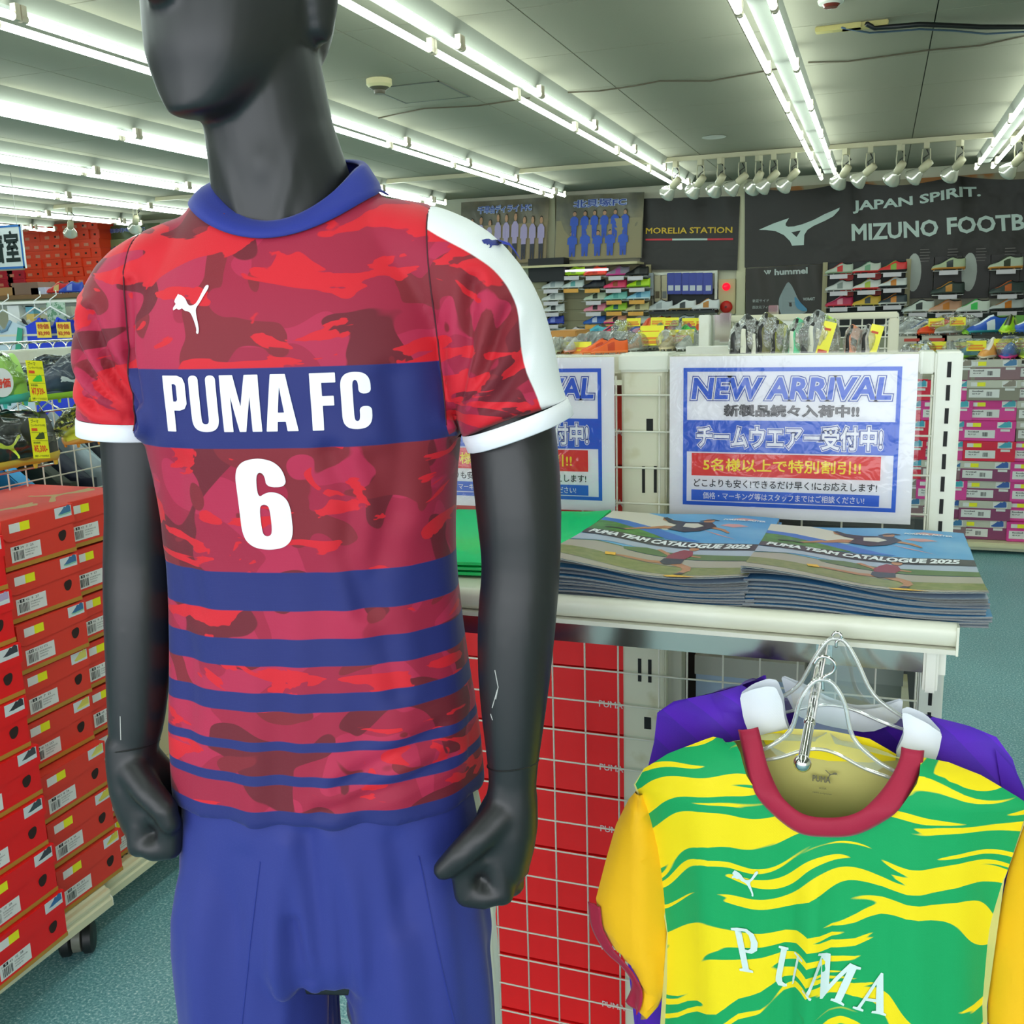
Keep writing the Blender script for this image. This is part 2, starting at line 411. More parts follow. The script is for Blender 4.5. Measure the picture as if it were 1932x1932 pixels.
# cable clips and cables
cr = thing('cable_mount', 'pair of yellowed plastic cable mounts on the ceiling', 'cable mount', P(1605, 45, 'Z', CEIL))
for px, py in ((1582, 48), (1632, 43)):
    q = P(px, py, 'Z', CEIL); MB().cbox(q.x - .11, q.x + .11, q.y - .03, q.y + .03, CEIL - .025, CEIL, .004).build('cable_clip', mat('clip', 'b7ab6a', .5), cr)
def ceilcable(name, lab, pts, r, m, z=.012):
    mb = MB().tube([P(x, y, 'Z', CEIL - z - dz) for x, y, dz in pts], r, 6); tag(mb.build(name, m, smooth=True), lab, 'cable')
ceilcable('power_cable', 'black cable along the ceiling from the yellow mounts', [(1635, 45, .01), (1650, 53, .02), (1690, 50, .03), (1735, 46, .03), (1790, 48, .02), (1850, 51, .03), (1932, 51, .02), (2050, 50, .02)], .012, M('15171a', .4))
ceilcable('thin_cable', 'thin blue-grey cable drooping beside the black ceiling cable', [(1588, 52, .01), (1640, 62, .012), (1700, 58, .012), (1735, 55, .012), (1800, 58, .02), (1860, 64, .02), (1932, 60, .02), (2050, 55, .02)], .005, M('4a5f74', .4))
for i, pts in enumerate([[(1525, 118), (1600, 116), (1680, 105), (1750, 95), (1850, 86), (1932, 68)], [(1060, 175), (1130, 172), (1200, 162), (1245, 153), (1340, 153), (1480, 128)], [(700, 226), (800, 205), (900, 200), (1000, 185)]]):
    ceilcable('power_cable', ['slack brown cord on the ceiling right of the double light row', 'slack brown cord between the two central light rows', 'slack brown cord on the ceiling near the hatch'][i], [(x, y, 0) for x, y in pts], .0045, M('5b5240', .6), .006)
# ================================================================== mannequin, its jersey and shorts (modelled in its own axes: u right, v away, z up)
MAN = Vector((-.565, .92, 0)); MRZ = math.radians(15)
DG = lambda: bpy.context.evaluated_depsgraph_get()
def sring(cu, cv, z, a, bf, bb, e=2.2, n=40, tilt=0, rot=0):
    r = []
    for k in range(n):
        t = 2 * math.pi * k / n; c, s = math.cos(t), math.sin(t)
        x = a * abs(c) ** (2 / e) * (1 if c >= 0 else -1); y = (bb if s > 0 else bf) * abs(s) ** (2 / e) * (1 if s >= 0 else -1)
        zz = z + tilt * y
        if rot: x, y = x * math.cos(rot) - y * math.sin(rot), x * math.sin(rot) + y * math.cos(rot)
        r.append(Vector((cu + x, cv + y, zz)))
    return r
def aring(c, d, a, b, side=(0, 1, 0), n=28, e=2.0):
    """ring around centre c, axis d; a along d x side, b along side"""
    d = Vector(d).normalized(); s = Vector(side); s = (s - d * s.dot(d)).normalized(); t = d.cross(s)
    out = []
    for k in range(n):
        q = 2 * math.pi * k / n; cc, ss = math.cos(q), math.sin(q)
        out.append(Vector(c) + t * a * abs(cc) ** (2 / e) * (1 if cc > 0 else -1) + s * b * abs(ss) ** (2 / e) * (1 if ss > 0 else -1))
    return out
def arm_loft(mb, path, e=2.0, side=(0, 1, 0), n=28):
    """path: list of (u, v, z, a, b)"""
    rings = []
    for i, p in enumerate(path):
        q0 = path[max(i - 1, 0)]; q1 = path[min(i + 1, len(path) - 1)]
        rings.append(aring(p[:3], Vector(q1[:3]) - Vector(q0[:3]), p[3], p[4], side, n, e))
    mb.loft(rings)
def fuse(mb, voxel, smooth=6, fac=.5, name='t'):
    o = mb.build(name, M('888888'), local=True)
    bm = bmesh.new(); bm.from_mesh(o.data); bmesh.ops.recalc_face_normals(bm, faces=bm.faces[:]); bm.to_mesh(o.data); bm.free()
    r = o.modifiers.new('r', 'REMESH'); r.mode = 'VOXEL'; r.voxel_size = voxel
    if smooth: s = o.modifiers.new('s', 'SMOOTH'); s.factor = fac; s.iterations = smooth
    bpy.context.view_layer.update()
    me = bpy.data.meshes.new_from_object(o.evaluated_get(DG())); bpy.data.objects.remove(o)
    return me
def catmull(pts, n=6):
    out = []
    for i in range(len(pts) - 1):
        p0 = np.array(pts[max(i - 1, 0)]); p1 = np.array(pts[i]); p2 = np.array(pts[i + 1]); p3 = np.array(pts[min(i + 2, len(pts) - 1)])
        for k in range(n):
            t = k / n; out.append(tuple(.5 * ((2 * p1) + (-p0 + p2) * t + (2 * p0 - 5 * p1 + 4 * p2 - p3) * t * t + (-p0 + 3 * p1 - 3 * p2 + p3) * t ** 3)))
    out.append(tuple(pts[-1])); return out
BV = -.01
body = MB()
tors = [(.82, .125, .07, .075), (.90, .142, .08, .085), (.98, .142, .082, .085), (1.10, .143, .088, .085), (1.2, .138, .085, .085), (1.3, .14, .088, .088), (1.4, .15, .1, .092), (1.5, .158, .102, .1), (1.57, .145, .085, .095), (1.62, .105, .06, .07), (1.66, .072, .05, .055)]
body.loft([sring(-.003, 0, z, a, f, b, 2.3) for z, a, f, b in catmull(tors, 4)])
# neck
arm_loft(body, [(-.002, .012, 1.58, .074, .074), (-.004, .008, 1.64, .076, .07), (-.008, .002, 1.69, .07, .066), (-.014, -.005, 1.74, .063, .062), (-.02, -.008, 1.80, .061, .062), (-.025, -.005, 1.85, .06, .06)], side=(0, 1, 0))
# head (turned to the mannequin's right)
hr = math.radians(-24)
def hp(x, y, z): return Vector((-.027 + x * math.cos(hr) - y * math.sin(hr), .0 + x * math.sin(hr) + y * math.cos(hr), z))
hs = [(1.742, -.078, .010, .012, .010), (1.746, -.072, .028, .030, .030), (1.757, -.060, .042, .044, .06), (1.775, -.048, .056, .058, .085), (1.80, -.034, .067, .077, .10), (1.83, -.02, .074, .091, .105),
      (1.87, -.012, .077, .097, .107), (1.91, -.01, .079, .098, .108), (1.95, -.005, .079, .094, .107), (1.985, 0, .073, .085, .098), (2.01, 0, .058, .066, .08), (2.028, 0, .035, .04, .05), (2.033, 0, .008, .01, .01)]
rings = []
for z, cy, a, f, b in catmull(hs, 3):
    rings.append([hp(v.x, v.y, v.z) for v in sring(0, cy, z, a, f, b, 2.25, n=36)])
body.loft(rings)
body.loft([[hp(v.x, v.y, v.z) for v in sring(0, cy, z, a, f, b, 2.0, n=16)] for z, cy, a, f, b in [(1.832, -.098, .010, .014, .02), (1.836, -.104, .017, .022, .02), (1.845, -.105, .019, .022, .02), (1.87, -.103, .013, .014, .02), (1.91, -.1, .009, .006, .02)]])
for s in (-1, 1):   # simple ear pads
    body.loft([[hp(s * (.074 + (z - 1.82) * .06) + v.x, .014 + v.y, v.z) for v in sring(0, 0, z, a, f, b, 2.0, n=16)] for z, cy, a, f, b in [(1.815, 0, .007, .007, .007), (1.823, 0, .011, .015, .013), (1.85, 0, .015, .023, .021), (1.89, 0, .017, .030, .026), (1.91, 0, .006, .012, .012)]])
# arms
armR = [(.13, 0, 1.575, .05, .055), (.186, -.005, 1.555, .046, .048), (.215, -.022, 1.49, .041, .044), (.223, -.035, 1.42, .0445, .046), (.227, -.045, 1.36, .043, .043), (.228, -.05, 1.305, .040, .039), (.223, -.055, 1.25, .040, .04), (.219, -.06, 1.19, .037, .038), (.217, -.066, 1.135, .031, .033), (.216, -.069, 1.10, .0265, .029), (.215, -.07, 1.07, .0245, .027)]
armL = [(-.13, 0, 1.575, .05, .055), (-.17, -.0, 1.555, .046, .05), (-.174, -.003, 1.49, .042, .045), (-.178, -.005, 1.42, .041, .043), (-.183, -.008, 1.36, .038, .040), (-.190, -.012, 1.305, .037, .037), (-.193, -.018, 1.25, .0365, .038), (-.197, -.024, 1.19, .034, .036), (-.203, -.03, 1.13, .030, .032), (-.207, -.034, 1.10, .026, .028), (-.2095, -.035, 1.075, .0245, .027)]
arm_loft(body, catmull(armR, 3)); arm_loft(body, catmull(armL, 3))
def hand(s, du, dv, dz):
    def q(u, v, z): return Vector((s * u + du, v + dv, z + dz))
    def chain(pts, r):
        body.tube([q(*p) for p in pts], r, 12)
        for p, rr in zip(pts, r):
            bm = bmesh.new(); bmesh.ops.create_icosphere(bm, subdivisions=2, radius=rr); bm.transform(Matrix.Translation(q(*p)))
            bm.verts.index_update(); body.add([v.co for v in bm.verts], [[v.index for v in f.verts] for f in bm.faces]); bm.free()
    # palm: wrist to knuckles
    arm_loft(body, [tuple(q(.215, -.070, 1.085)) + (.0235, .027), tuple(q(.214, -.070, 1.06)) + (.027, .030), tuple(q(.208, -.068, 1.035)) + (.033, .037), tuple(q(.203, -.065, 1.01)) + (.034, .041), tuple(q(.201, -.063, .985)) + (.030, .040), tuple(q(.200, -.062, .967)) + (.020, .034)], e=2.4)
    for i, (u, v, z, sc) in enumerate([(.203, -.096, .969, 1.0), (.211, -.074, .966, 1.03), (.216, -.052, .972, 1.0), (.214, -.033, .985, .85)]):
        r0 = .0145 * sc
        chain([(u - .004, v + .004, z + .04), (u, v, z), (u - .018, v - .004, z - .002), (u - .036 * sc, v - .004, z)], [r0, r0, r0, r0 * .97])
        chain([(u - .036 * sc, v - .004, z), (u - .039 * sc, v - .004, z + .030 * sc)], [r0 * .97, r0 * .93])
        chain([(u - .039 * sc, v - .004, z + .030 * sc), (u - .022, v - .003, z + .037 * sc)], [r0 * .93, r0 * .8])
    chain([(.204, -.088, 1.052), (.182, -.103, 1.034), (.163, -.110, 1.018), (.146 if s > 0 else .158, -.112, 1.003)], [.0185, .0165, .0145, .0115])
hand(1, 0, 0, 0)
hand(-1, .004, .035, .026)
# legs and feet
for s in (-1, 1):
    arm_loft(body, catmull([(s * .08, 0, .90, .062, .072), (s * .095, -.004, .75, .062, .07), (s * .096, -.008, .62, .056, .062), (s * .092, -.01, .55, .052, .058), (s * .094, .004, .46, .05, .058), (s * .097, .012, .36, .042, .048), (s * .1, .016, .24, .031, .036), (s * .102, .018, .17, .03, .038)], 2))
    arm_loft(body, [(s * .102, .03, .15, .03, .04), (s * .103, .0, .115, .036, .034), (s * .106, -.06, .09, .04, .024), (s * .110, -.12, .08, .042, .016), (s * .112, -.155, .076, .03, .01)], side=(0, 0, 1))
bme = fuse(body, .0038, 5)
bm = bmesh.new(); bm.from_mesh(bme)
for v in bm.verts:      # neck tendons, jaw hollow, wrist joint groove
    p = v.co
    if 1.60 < p.z < 1.75 and p.y < -.01:
        for s in (-1, 1):
            t = (1.75 - p.z) / .14; uc = -.012 + s * (.05 - .042 * t); d = p.x - uc
            v.co.y -= .0035 * math.exp(-(d / .008) ** 2) * min(1, t * 1.5)
        d = (p.x + .006) / .012; v.co.y -= .003 * math.exp(-d * d - ((p.z - 1.70) / .018) ** 2)
bm.to_mesh(bme); bm.free()
bme.polygons.foreach_set('use_smooth', [True] * len(bme.polygons))
black = mat('mannequin_black', '1b1c1e', .40, bump=(35, .05, .001), spec=.55)
man = thing('mannequin', 'matte black mannequin with clenched fists wearing a red camouflage jersey', 'mannequin', MAN, MRZ)
bme.materials.clear(); bme.materials.append(black); bme.name = 'body'
ob = bpy.data.objects.new('body', bme); COL.objects.link(ob); ob.parent = man
ob['label'] = 'matte black body with turned head and clenched fists'
# wrist joints, scuffs, stand
for s, du, dv in ((1, .216, -.069), (-1, -.207, -.034)):
    z = 1.10; r = (.0268, .0292)
    mb = MB().tube([Vector((du + r[0] * math.cos(t), dv + r[1] * math.sin(t), z + .006 * math.cos(t + 1))) for t in np.linspace(0, 2 * math.pi, 29)[:-1]], .0007, 5, closed=True)
    mb.build('wrist_joint', M('0a0a0a', .5), man, local=True)
mb = MB().lathe([(.001, .025), (.17, .025), (.175, .02), (.175, .0), (.001, 0)], seg=48); mb.build('base_plate', steel, man, smooth=True, local=True, angle=30)
MB().cyl((.10, .05, .02), (.10, .05, .30), .008).tube([(.10, .05, .30), (.10, .03, .32)], .008).build('support_rod', chrome, man, local=True)
BODYTREE = BVHTree.FromPolygons([v.co for v in bme.vertices], [p.vertices for p in bme.polygons])
for pts in ([(.203, 1.21), (.206, 1.193), (.203, 1.18)], [(.197, 1.163), (.199, 1.157)], [(-.205, 1.145), (-.207, 1.118)], [(.205, 1.19), (.199, 1.17)]):
    w_ = []
    for u, z in pts:
        h_ = BODYTREE.ray_cast(Vector((u, -1, z)), Vector((0, 1, 0)))
        w_.append(h_[0] + Vector((0, -.0003, 0)))
    MB().tube(w_, .00045, 4).build('scuff_mark', M('c9c9c4', .8), man, local=True)

# ------------------------------------------------------------------ jersey
def mix3(nt, fac, a, b):
    x = node(nt, 'ShaderNodeMix', data_type='RGBA')
    for sck, val in ((x.inputs[0], fac), (x.inputs[6], a), (x.inputs[7], b)):
        if isinstance(val, bpy.types.NodeSocket): nt.links.new(val, sck)
        else: sck.default_value = val
    return x.outputs[2]
def step(nt, val, edge, soft=.0015, inv=False):
    r = node(nt, 'ShaderNodeMapRange', {'Value': val, 'From Min': edge - soft, 'From Max': edge + soft})
    if inv: r.inputs['To Min'].default_value = 1; r.inputs['To Max'].default_value = 0
    return r.outputs[0]
def math_(nt, op, a, b=0, c=0):
    n = node(nt, 'ShaderNodeMath', operation=op)
    for i, x in enumerate((a, b, c)):
        if isinstance(x, bpy.types.NodeSocket): nt.links.new(x, n.inputs[i])
        else: n.inputs[i].default_value = x
    return n.outputs[0]
def mesh_bump(nt, vec, b, scale=620, dist=.0004):
    ch = node(nt, 'ShaderNodeTexChecker', {'Vector': vec, 'Scale': float(scale)})
    bp = node(nt, 'ShaderNodeBump', {'Height': ch.outputs['Fac'], 'Strength': .35, 'Distance': dist}); nt.links.new(bp.outputs[0], b.inputs['Normal'])
def fabric(name, build):
    m = bpy.data.materials.new(name); m.use_nodes = True; nt = m.node_tree; b = nt.nodes['Principled BSDF']
    b.inputs['Roughness'].default_value = .62; b.inputs['Specular IOR Level'].default_value = .35
    b.inputs['Sheen Weight'].default_value = .15; b.inputs['Sheen Roughness'].default_value = .4
    tc = node(nt, 'ShaderNodeTexCoord'); xyz = node(nt, 'ShaderNodeSeparateXYZ', {0: tc.outputs['Object']})
    col = build(nt, tc.outputs['Object'], xyz)
    if isinstance(col, bpy.types.NodeSocket): nt.links.new(col, b.inputs['Base Color'])
    else: b.inputs['Base Color'].default_value = col
    mesh_bump(nt, tc.outputs['Object'], b)
    return m
def camo(nt, vec):
    def nz(sx, sz, scale, det, dist, off):
        mp = node(nt, 'ShaderNodeMapping', {'Vector': vec, 'Location': (off, off * .7, off * 1.3), 'Scale': (sx, sx, sz)})
        return node(nt, 'ShaderNodeTexNoise', {'Vector': mp.outputs[0], 'Scale': scale, 'Detail': det, 'Distortion': dist, 'Roughness': .45}).outputs['Fac']
    base = lin('9d1d3c')
    c = mix3(nt, step(nt, nz(1, 1.3, 12, 0.0, .9, 4.2), .54, .004), base, lin('b02549'))
    c = mix3(nt, step(nt, nz(1, 1.4, 9, .3, 1.2, 9.1), .56, .004), c, lin('6c1a28'))
    c = mix3(nt, step(nt, nz(1, 1.3, 12, .3, 1.2, 2.1), .62, .004), c, lin('80202c'))
    return mix3(nt, step(nt, nz(1, 2.6, 8.5, 3.2, 1.6, 1.7), .575, .004), c, lin('cf1c2b'))
NAVY = lin('222a6e')
BANDS = [(1.437, 1.513), (1.272, 1.312), (1.214, 1.243), (1.166, 1.186), (1.124, 1.134), (1.087, 1.098), (1.0, 1.059)]
def body_col(nt, vec, xyz):
    c = camo(nt, vec); z = xyz.outputs[2]
    for lo, hi in BANDS:
        f = math_(nt, 'MULTIPLY', step(nt, z, lo, .0005), step(nt, z, hi, .0005, True)); c = mix3(nt, f, c, NAVY)
    return c
def sleeve_col(nt, vec, xyz):
    c = camo(nt, vec)
    at = node(nt, 'ShaderNodeAttribute', attribute_name='stripe')
    c = mix3(nt, step(nt, at.outputs['Fac'], 0, .0006), c, lin('eef1f2'))
    return c
m_body = fabric('jersey_body', body_col); m_sleeve = fabric('jersey_sleeve', sleeve_col)
m_navy = fabric('navy_knit', lambda nt, v, x: lin('22308c')); m_white = fabric('white_knit', lambda nt, v, x: lin('f2f2f8'))
jm = MB()
jt = [(1.040, .173, .105, .1), (1.10, .170, .102, .098), (1.20, .161, .098, .094), (1.30, .155, .097, .092), (1.38, .158, .104, .096), (1.45, .166, .113, .103), (1.52, .168, .115, .108), (1.575, .160, .107, .106), (1.62, .140, .088, .096), (1.655, .112, .070, .082), (1.685, .086, .052, .066), (1.715, .07, .038, .05)]
jm.loft([sring(0, 0, z, a, f, b, 2.35, 56) for z, a, f, b in catmull(jt, 4)])
slR = [(.07, 0, 1.640, .035, .05), (.12, .0, 1.622, .048, .066), (.162, -.004, 1.594, .058, .068), (.192, -.010, 1.555, .060, .066), (.209, -.020, 1.513, .057, .062), (.218, -.028, 1.475, .055, .060), (.226, -.034, 1.448, .056, .058)]
slL = [(-.07, 0, 1.636, .035, .05), (-.12, .0, 1.610, .047, .066), (-.155, 0, 1.582, .057, .068), (-.173, -.003, 1.545, .057, .066), (-.180, -.006, 1.51, .053, .062), (-.184, -.008, 1.48, .051, .058), (-.187, -.01, 1.452, .050, .056)]
arm_loft(jm, catmull(slR, 3), 2.1); arm_loft(jm, catmull(slL, 3), 2.1)
jme = fuse(jm, .0042, 7)
def seg_d(p, pts):
    best = 9
    for a, b in zip(pts[:-1], pts[1:]):
        ax, ay = a; bx_, by = b; dx, dy = bx_ - ax, by - ay; t = max(0, min(1, ((p[0] - ax) * dx + (p[1] - ay) * dy) / (dx * dx + dy * dy)))
        best = min(best, math.hypot(p[0] - ax - t * dx, p[1] - ay - t * dy))
    return best
FOLDS = [([(.168, 1.455), (.20, 1.50), (.225, 1.56)], .006, .0055), ([(.166, 1.46), (.185, 1.52), (.192, 1.585)], .007, .005), ([(.175, 1.452), (.215, 1.475), (.25, 1.52)], .006, .005), ([(.18, 1.447), (.215, 1.455), (.245, 1.472)], .006, .004),
         ([(.2, 1.475), (.235, 1.51), (.255, 1.55)], .006, .003),
         ([(-.148, 1.462), (-.18, 1.49), (-.222, 1.555), (-.215, 1.57)], .006, .0055), ([(-.146, 1.466), (-.17, 1.51), (-.188, 1.565)], .006, .0055), ([(-.15, 1.458), (-.19, 1.473), (-.235, 1.515)], .006, .006), ([(-.16, 1.455), (-.20, 1.458), (-.238, 1.478)], .006, .004), ([(-.142, 1.48), (-.15, 1.53), (-.145, 1.595)], .005, .004),
         ([(.055, 1.43), (.07, 1.38), (.062, 1.33), (.075, 1.27)], .010, .0035), ([(.095, 1.42), (.10, 1.36), (.085, 1.30), (.10, 1.18)], .012, .003), ([(-.10, 1.42), (-.11, 1.35), (-.10, 1.27)], .012, .0022),
         ([(.04, 1.085), (.09, 1.115), (.14, 1.135)], .008, .003), ([(.02, 1.06), (.10, 1.085), (.15, 1.10)], .007, .0025), ([(.115, 1.50), (.12, 1.44), (.11, 1.37)], .012, .003), ([(-.13, 1.31), (-.12, 1.22), (-.13, 1.13)], .012, .002)]
SEAM = lambda z: .150 + (1.60 - z) * .06
bm = bmesh.new(); bm.from_mesh(jme); bm.normal_update()
for v in bm.verts:
    p = v.co
    if v.normal.y < .25:
        for pts, wd, dp in FOLDS:
            if abs(p.x - pts[0][0]) > .16: continue
            d = seg_d((p.x, p.z), pts)
            if d < wd * 4:
                v.co -= v.normal * dp * (1.6 * min(1, max(0, (p.z - 1.452) / .03)) * min(1, max(0, ((.248 if p.x > 0 else .235) - abs(p.x)) / .035)) if abs(p.x) > .165 else 1.25) * (math.exp(-(d / wd) ** 2) - .5 * math.exp(-((d - wd * 2) / (wd * 1.2)) ** 2))
    if p.z < 1.35:
        k = min(1, (1.35 - p.z) / .25); an = math.atan2(p.y, p.x)
        v.co += v.normal * k * (.0022 * math.sin(an * 9 + p.z * 7) + .0016 * math.sin(an * 15 - p.z * 11))
    d = abs(p.x) - SEAM(p.z)
    if p.z > 1.43: v.co -= v.normal * .0016 * math.exp(-(d / .0025) ** 2)
# openings: hem, cuffs, neck
bm.normal_update()
kill = [f for f in bm.faces if (f.calc_center_median().z < 1.045 and f.normal.z < -.7)
        or (f.calc_center_median().z > 1.62 and ((f.calc_center_median().x - .003) / .089) ** 2 + ((f.calc_center_median().y + .004) / .074) ** 2 < 1)]
bmesh.ops.delete(bm, geom=kill, context='FACES')
cutR = (Vector((.226, -.036, 1.455)), Vector((-.32, 0, .95)).normalized()); cutL = (Vector((-.188, -.01, 1.458)), Vector((.08, 0, 1)).normalized())
for co, no in (cutR, cutL):
    g = [f for f in bm.faces if abs(f.calc_center_median().x - co.x) < .062 and f.calc_center_median().z < 1.50 and abs(f.calc_center_median().x) > .14 and f.calc_center_median().z > 1.42]
    ge = list({e for f in g for e in f.edges}); gv = list({v for f in g for v in f.verts})
    bmesh.ops.bisect_plane(bm, geom=gv + ge + g, plane_co=co, plane_no=no)
    kk = [f for f in bm.faces if (f.calc_center_median() - co).dot(no) < -.00001 and abs(f.calc_center_median().x - co.x) < (.062 if co.x > 0 else .054) and f.calc_center_median().z > 1.40 and abs(f.calc_center_median().x) > SEAM(1.45) + .006]
    bmesh.ops.delete(bm, geom=kk, context='FACES')
loose = [v for v in bm.verts if not v.link_faces]; bmesh.ops.delete(bm, geom=loose, context='VERTS')
bm.to_mesh(jme); JT = BVHTree.FromBMesh(bm)
jersey = thing('football_jersey', 'red camouflage football jersey with navy bands worn by the mannequin', 'jersey', MAN, MRZ)
def piece(name, keep, mt, stripe=None, sides=(1, -1)):
    b2 = bm.copy()
    for s in (1, -1):
        no = Vector((s, 0, .06)).normalized(); co = Vector((s * SEAM(1.55), 0, 1.55))
        g = [f for f in b2.faces if f.calc_center_median().z > 1.40]
        bmesh.ops.bisect_plane(b2, geom=list({v for f in g for v in f.verts}) + list({e for f in g for e in f.edges}) + g, plane_co=co, plane_no=no)
    dl = [f for f in b2.faces if not keep(f.calc_center_median())]
    bmesh.ops.delete(b2, geom=dl, context='FACES')
    bmesh.ops.delete(b2, geom=[v for v in b2.verts if not v.link_faces], context='VERTS')
    me = bpy.data.meshes.new(name); b2.to_mesh(me); b2.free()
    me.materials.clear(); me.materials.append(mt); me.polygons.foreach_set('use_smooth', [True] * len(me.polygons))
    if stripe:
        at = me.attributes.new('stripe', 'FLOAT', 'POINT'); at.data.foreach_set('value', [stripe(v.co) for v in me.vertices])
    o = bpy.data.objects.new(name, me); COL.objects.link(o); o.parent = jersey
    return o
def above_cuff(c):
    co, no = cutR if c.x > 0 else cutL
    return (c - co).dot(no) > 0
def is_sleeve(c): return c.z > 1.405 and abs(c.x) > SEAM(1.55) - .06 * (c.z - 1.55) and (c.z > 1.44 or abs(c.x) > .172)
STRIPE_R = [(.085, 1.72), (.117, 1.683), (.140, 1.643), (.190, 1.612), (.215, 1.592), (.232, 1.561), (.238, 1.51), (.254, 1.465), (.262, 1.40)]
STRIPE_L = [(-.06, 1.71), (-.087, 1.688), (-.113, 1.668), (-.136, 1.651), (-.152, 1.641), (-.175, 1.636), (-.202, 1.622), (-.222, 1.607), (-.245, 1.58), (-.26, 1.50), (-.262, 1.40)]
def sdist(p, pts):
    """signed distance to an open curve, positive on its left"""
    best = 9; sg = 1
    for (ax, ay), (bx_, by) in zip(pts[:-1], pts[1:]):
        dx, dy = bx_ - ax, by - ay; t = max(0, min(1, ((p[0] - ax) * dx + (p[1] - ay) * dy) / (dx * dx + dy * dy)))
        ex, ey = p[0] - ax - t * dx, p[1] - ay - t * dy; d = math.hypot(ex, ey)
        if d < best: best = d; sg = 1 if dx * ey - dy * ex > 0 else -1
    return best * sg
STR_R = catmull(STRIPE_R, 5); STR_L = catmull(STRIPE_L, 5)
def stripe_f(c):
    # band over the shoulder and down the outer sleeve: front edge follows a curve in (u, z), back edge at fixed depth
    if c.x > 0: return min(sdist((c.x, c.z), STR_R), .035 - c.y)
    return min(-sdist((c.x, c.z), STR_L), .045 - c.y)
piece('body_panel', lambda c: not is_sleeve(c), m_body)
for s, nm in ((1, 'sleeve'), (-1, 'sleeve')):
    piece('sleeve', lambda c, s=s: is_sleeve(c) and c.x * s > 0 and above_cuff(c), m_sleeve, stripe_f)
# raglan seams
for s in (1, -1):
    for yy, dy in ((-1, 1), (1, -1)):
        pts = []
        for z in np.linspace(1.665, 1.45, 30):
            h_ = JT.ray_cast(Vector((s * (SEAM(1.55) - .06 * (z - 1.55)), yy, z)), Vector((0, dy, 0)))
            if h_[0] is not None: pts.append(h_[0] + Vector((0, -dy * .0001, 0)))
        MB().tube(pts, .0008, 6).build('raglan_seam', M('4a1420', .7), jersey, smooth=True, local=True)
# white cuffs
for (co, no), path, s in ((cutR, slR, 1), (cutL, slL, -1)):
    mb = MB(); n = 56; ax = Vector(path[-1][:3]) - Vector(path[-3][:3]); ax.normalize()
    t = Vector((0, 1, 0)); a = no.cross(t).normalized(); rings = []
    for dz, grow in ((-.0005, -.0012), (0, .0014), (-.008, .0016), (-.017, .0016), (-.018, .0002), (-.017, -.0016)):
        ring = []
        for k in range(n):
            q = 2 * math.pi * k / n; d = (a * math.cos(q) + t * math.sin(q))
            src = co + no * .0015
            hit = JT.ray_cast(src + d * .13, -d, .13)
            el = 1 / math.sqrt((math.cos(q) / path[-1][3]) ** 2 + (math.sin(q) / path[-1][4]) ** 2)
            rr = (hit[0] - src).length if hit[0] is not None else el
            if not .9 * el < rr < 1.1 * el: rr = el
            ring.append((rr, d))
        rs = [r for r, _ in ring]
        rs = [(rs[i - 2] + rs[i - 1] + rs[i] + rs[(i + 1) % n] + rs[(i + 2) % n]) / 5 for i in range(n)]
        rings.append([co + no * dz + d * (rr + grow) for rr, (_, d) in zip(rs, ring)])
    mb.loft(rings, cap=False); mb.build('cuff', m_white, jersey, smooth=True, local=True)
# navy collar: band lying on the shirt around the neck
mb = MB(); n = 72; rows_ = []
for k in range(n):
    t = 2 * math.pi * k / n; c, s_ = math.cos(t), math.sin(t)
    inn = Vector((.003 + .0755 * c, -.004 + .064 * s_, 1.700 + .004 * c + (.018 * s_ if s_ > 0 else .052 * s_ * abs(s_) ** .6)))
    out = Vector((.003 + .101 * c, -.004 + .083 * s_, inn.z - .022 + (.006 if s_ < 0 else 0)))
    col = []
    for j, tt in enumerate((0, .12, .4, .7, 1.0)):
        p = inn.lerp(out, tt); h_ = JT.find_nearest(p)
        if tt >= .4 and h_[0] is not None:
            q = h_[0] + (h_[1] if h_[1].z > 0 or h_[1].y < 0 else -h_[1]) * .0032; p = p.lerp(q, min(1, (tt - .1) / .5))
        col.append(p)
    col.insert(0, inn + Vector((-c, -s_, -.4)).normalized() * .006)
    rows_.append(col)
nr = len(rows_[0]); mb.add([p for r in rows_ for p in r], [(k * nr + j, ((k + 1) % n) * nr + j, ((k + 1) % n) * nr + j + 1, k * nr + j + 1) for k in range(n) for j in range(nr - 1)])
o = mb.build('collar', m_navy, jersey, smooth=True, local=True)
sol = o.modifiers.new('s', 'SOLIDIFY'); sol.thickness = .0015; sol.offset = 0
# lettering
def on_jersey(art, d=.0009, cu=0, tree=None, direction=Vector((0, 1, 0))):
    art = cutgrid(art, .006); tree = tree or JT; mb = MB(); vs = []
    for x, y in art[0]:
        h_ = tree.ray_cast(Vector((x, -1, y)), Vector((0, 1, 0))); p = h_[0] if h_[0] is not None else Vector((x, -.1, y))
        vs.append(p + Vector((0, -d, 0)))
    return mb.add(vs, art[1])
_P = [[(0, 0), (.175, 0), (.175, .38), (.29, .38), (.38, .41), (.43, .5), (.43, .86), (.39, .96), (.29, 1), (0, 1)], [(.175, .54), (.23, .54), (.255, .57), (.255, .82), (.23, .85), (.175, .85)]]
_U = [[(0, 1), (0, .16), (.05, .05), (.16, 0), (.32, 0), (.43, .05), (.48, .16), (.48, 1), (.305, 1), (.305, .19), (.28, .14), (.2, .14), (.175, .19), (.175, 1)]]
_M = [[(0, 0), (0, 1), (.225, 1), (.32, .45), (.415, 1), (.64, 1), (.64, 0), (.48, 0), (.48, .62), (.375, 0), (.265, 0), (.16, .62), (.16, 0)]]
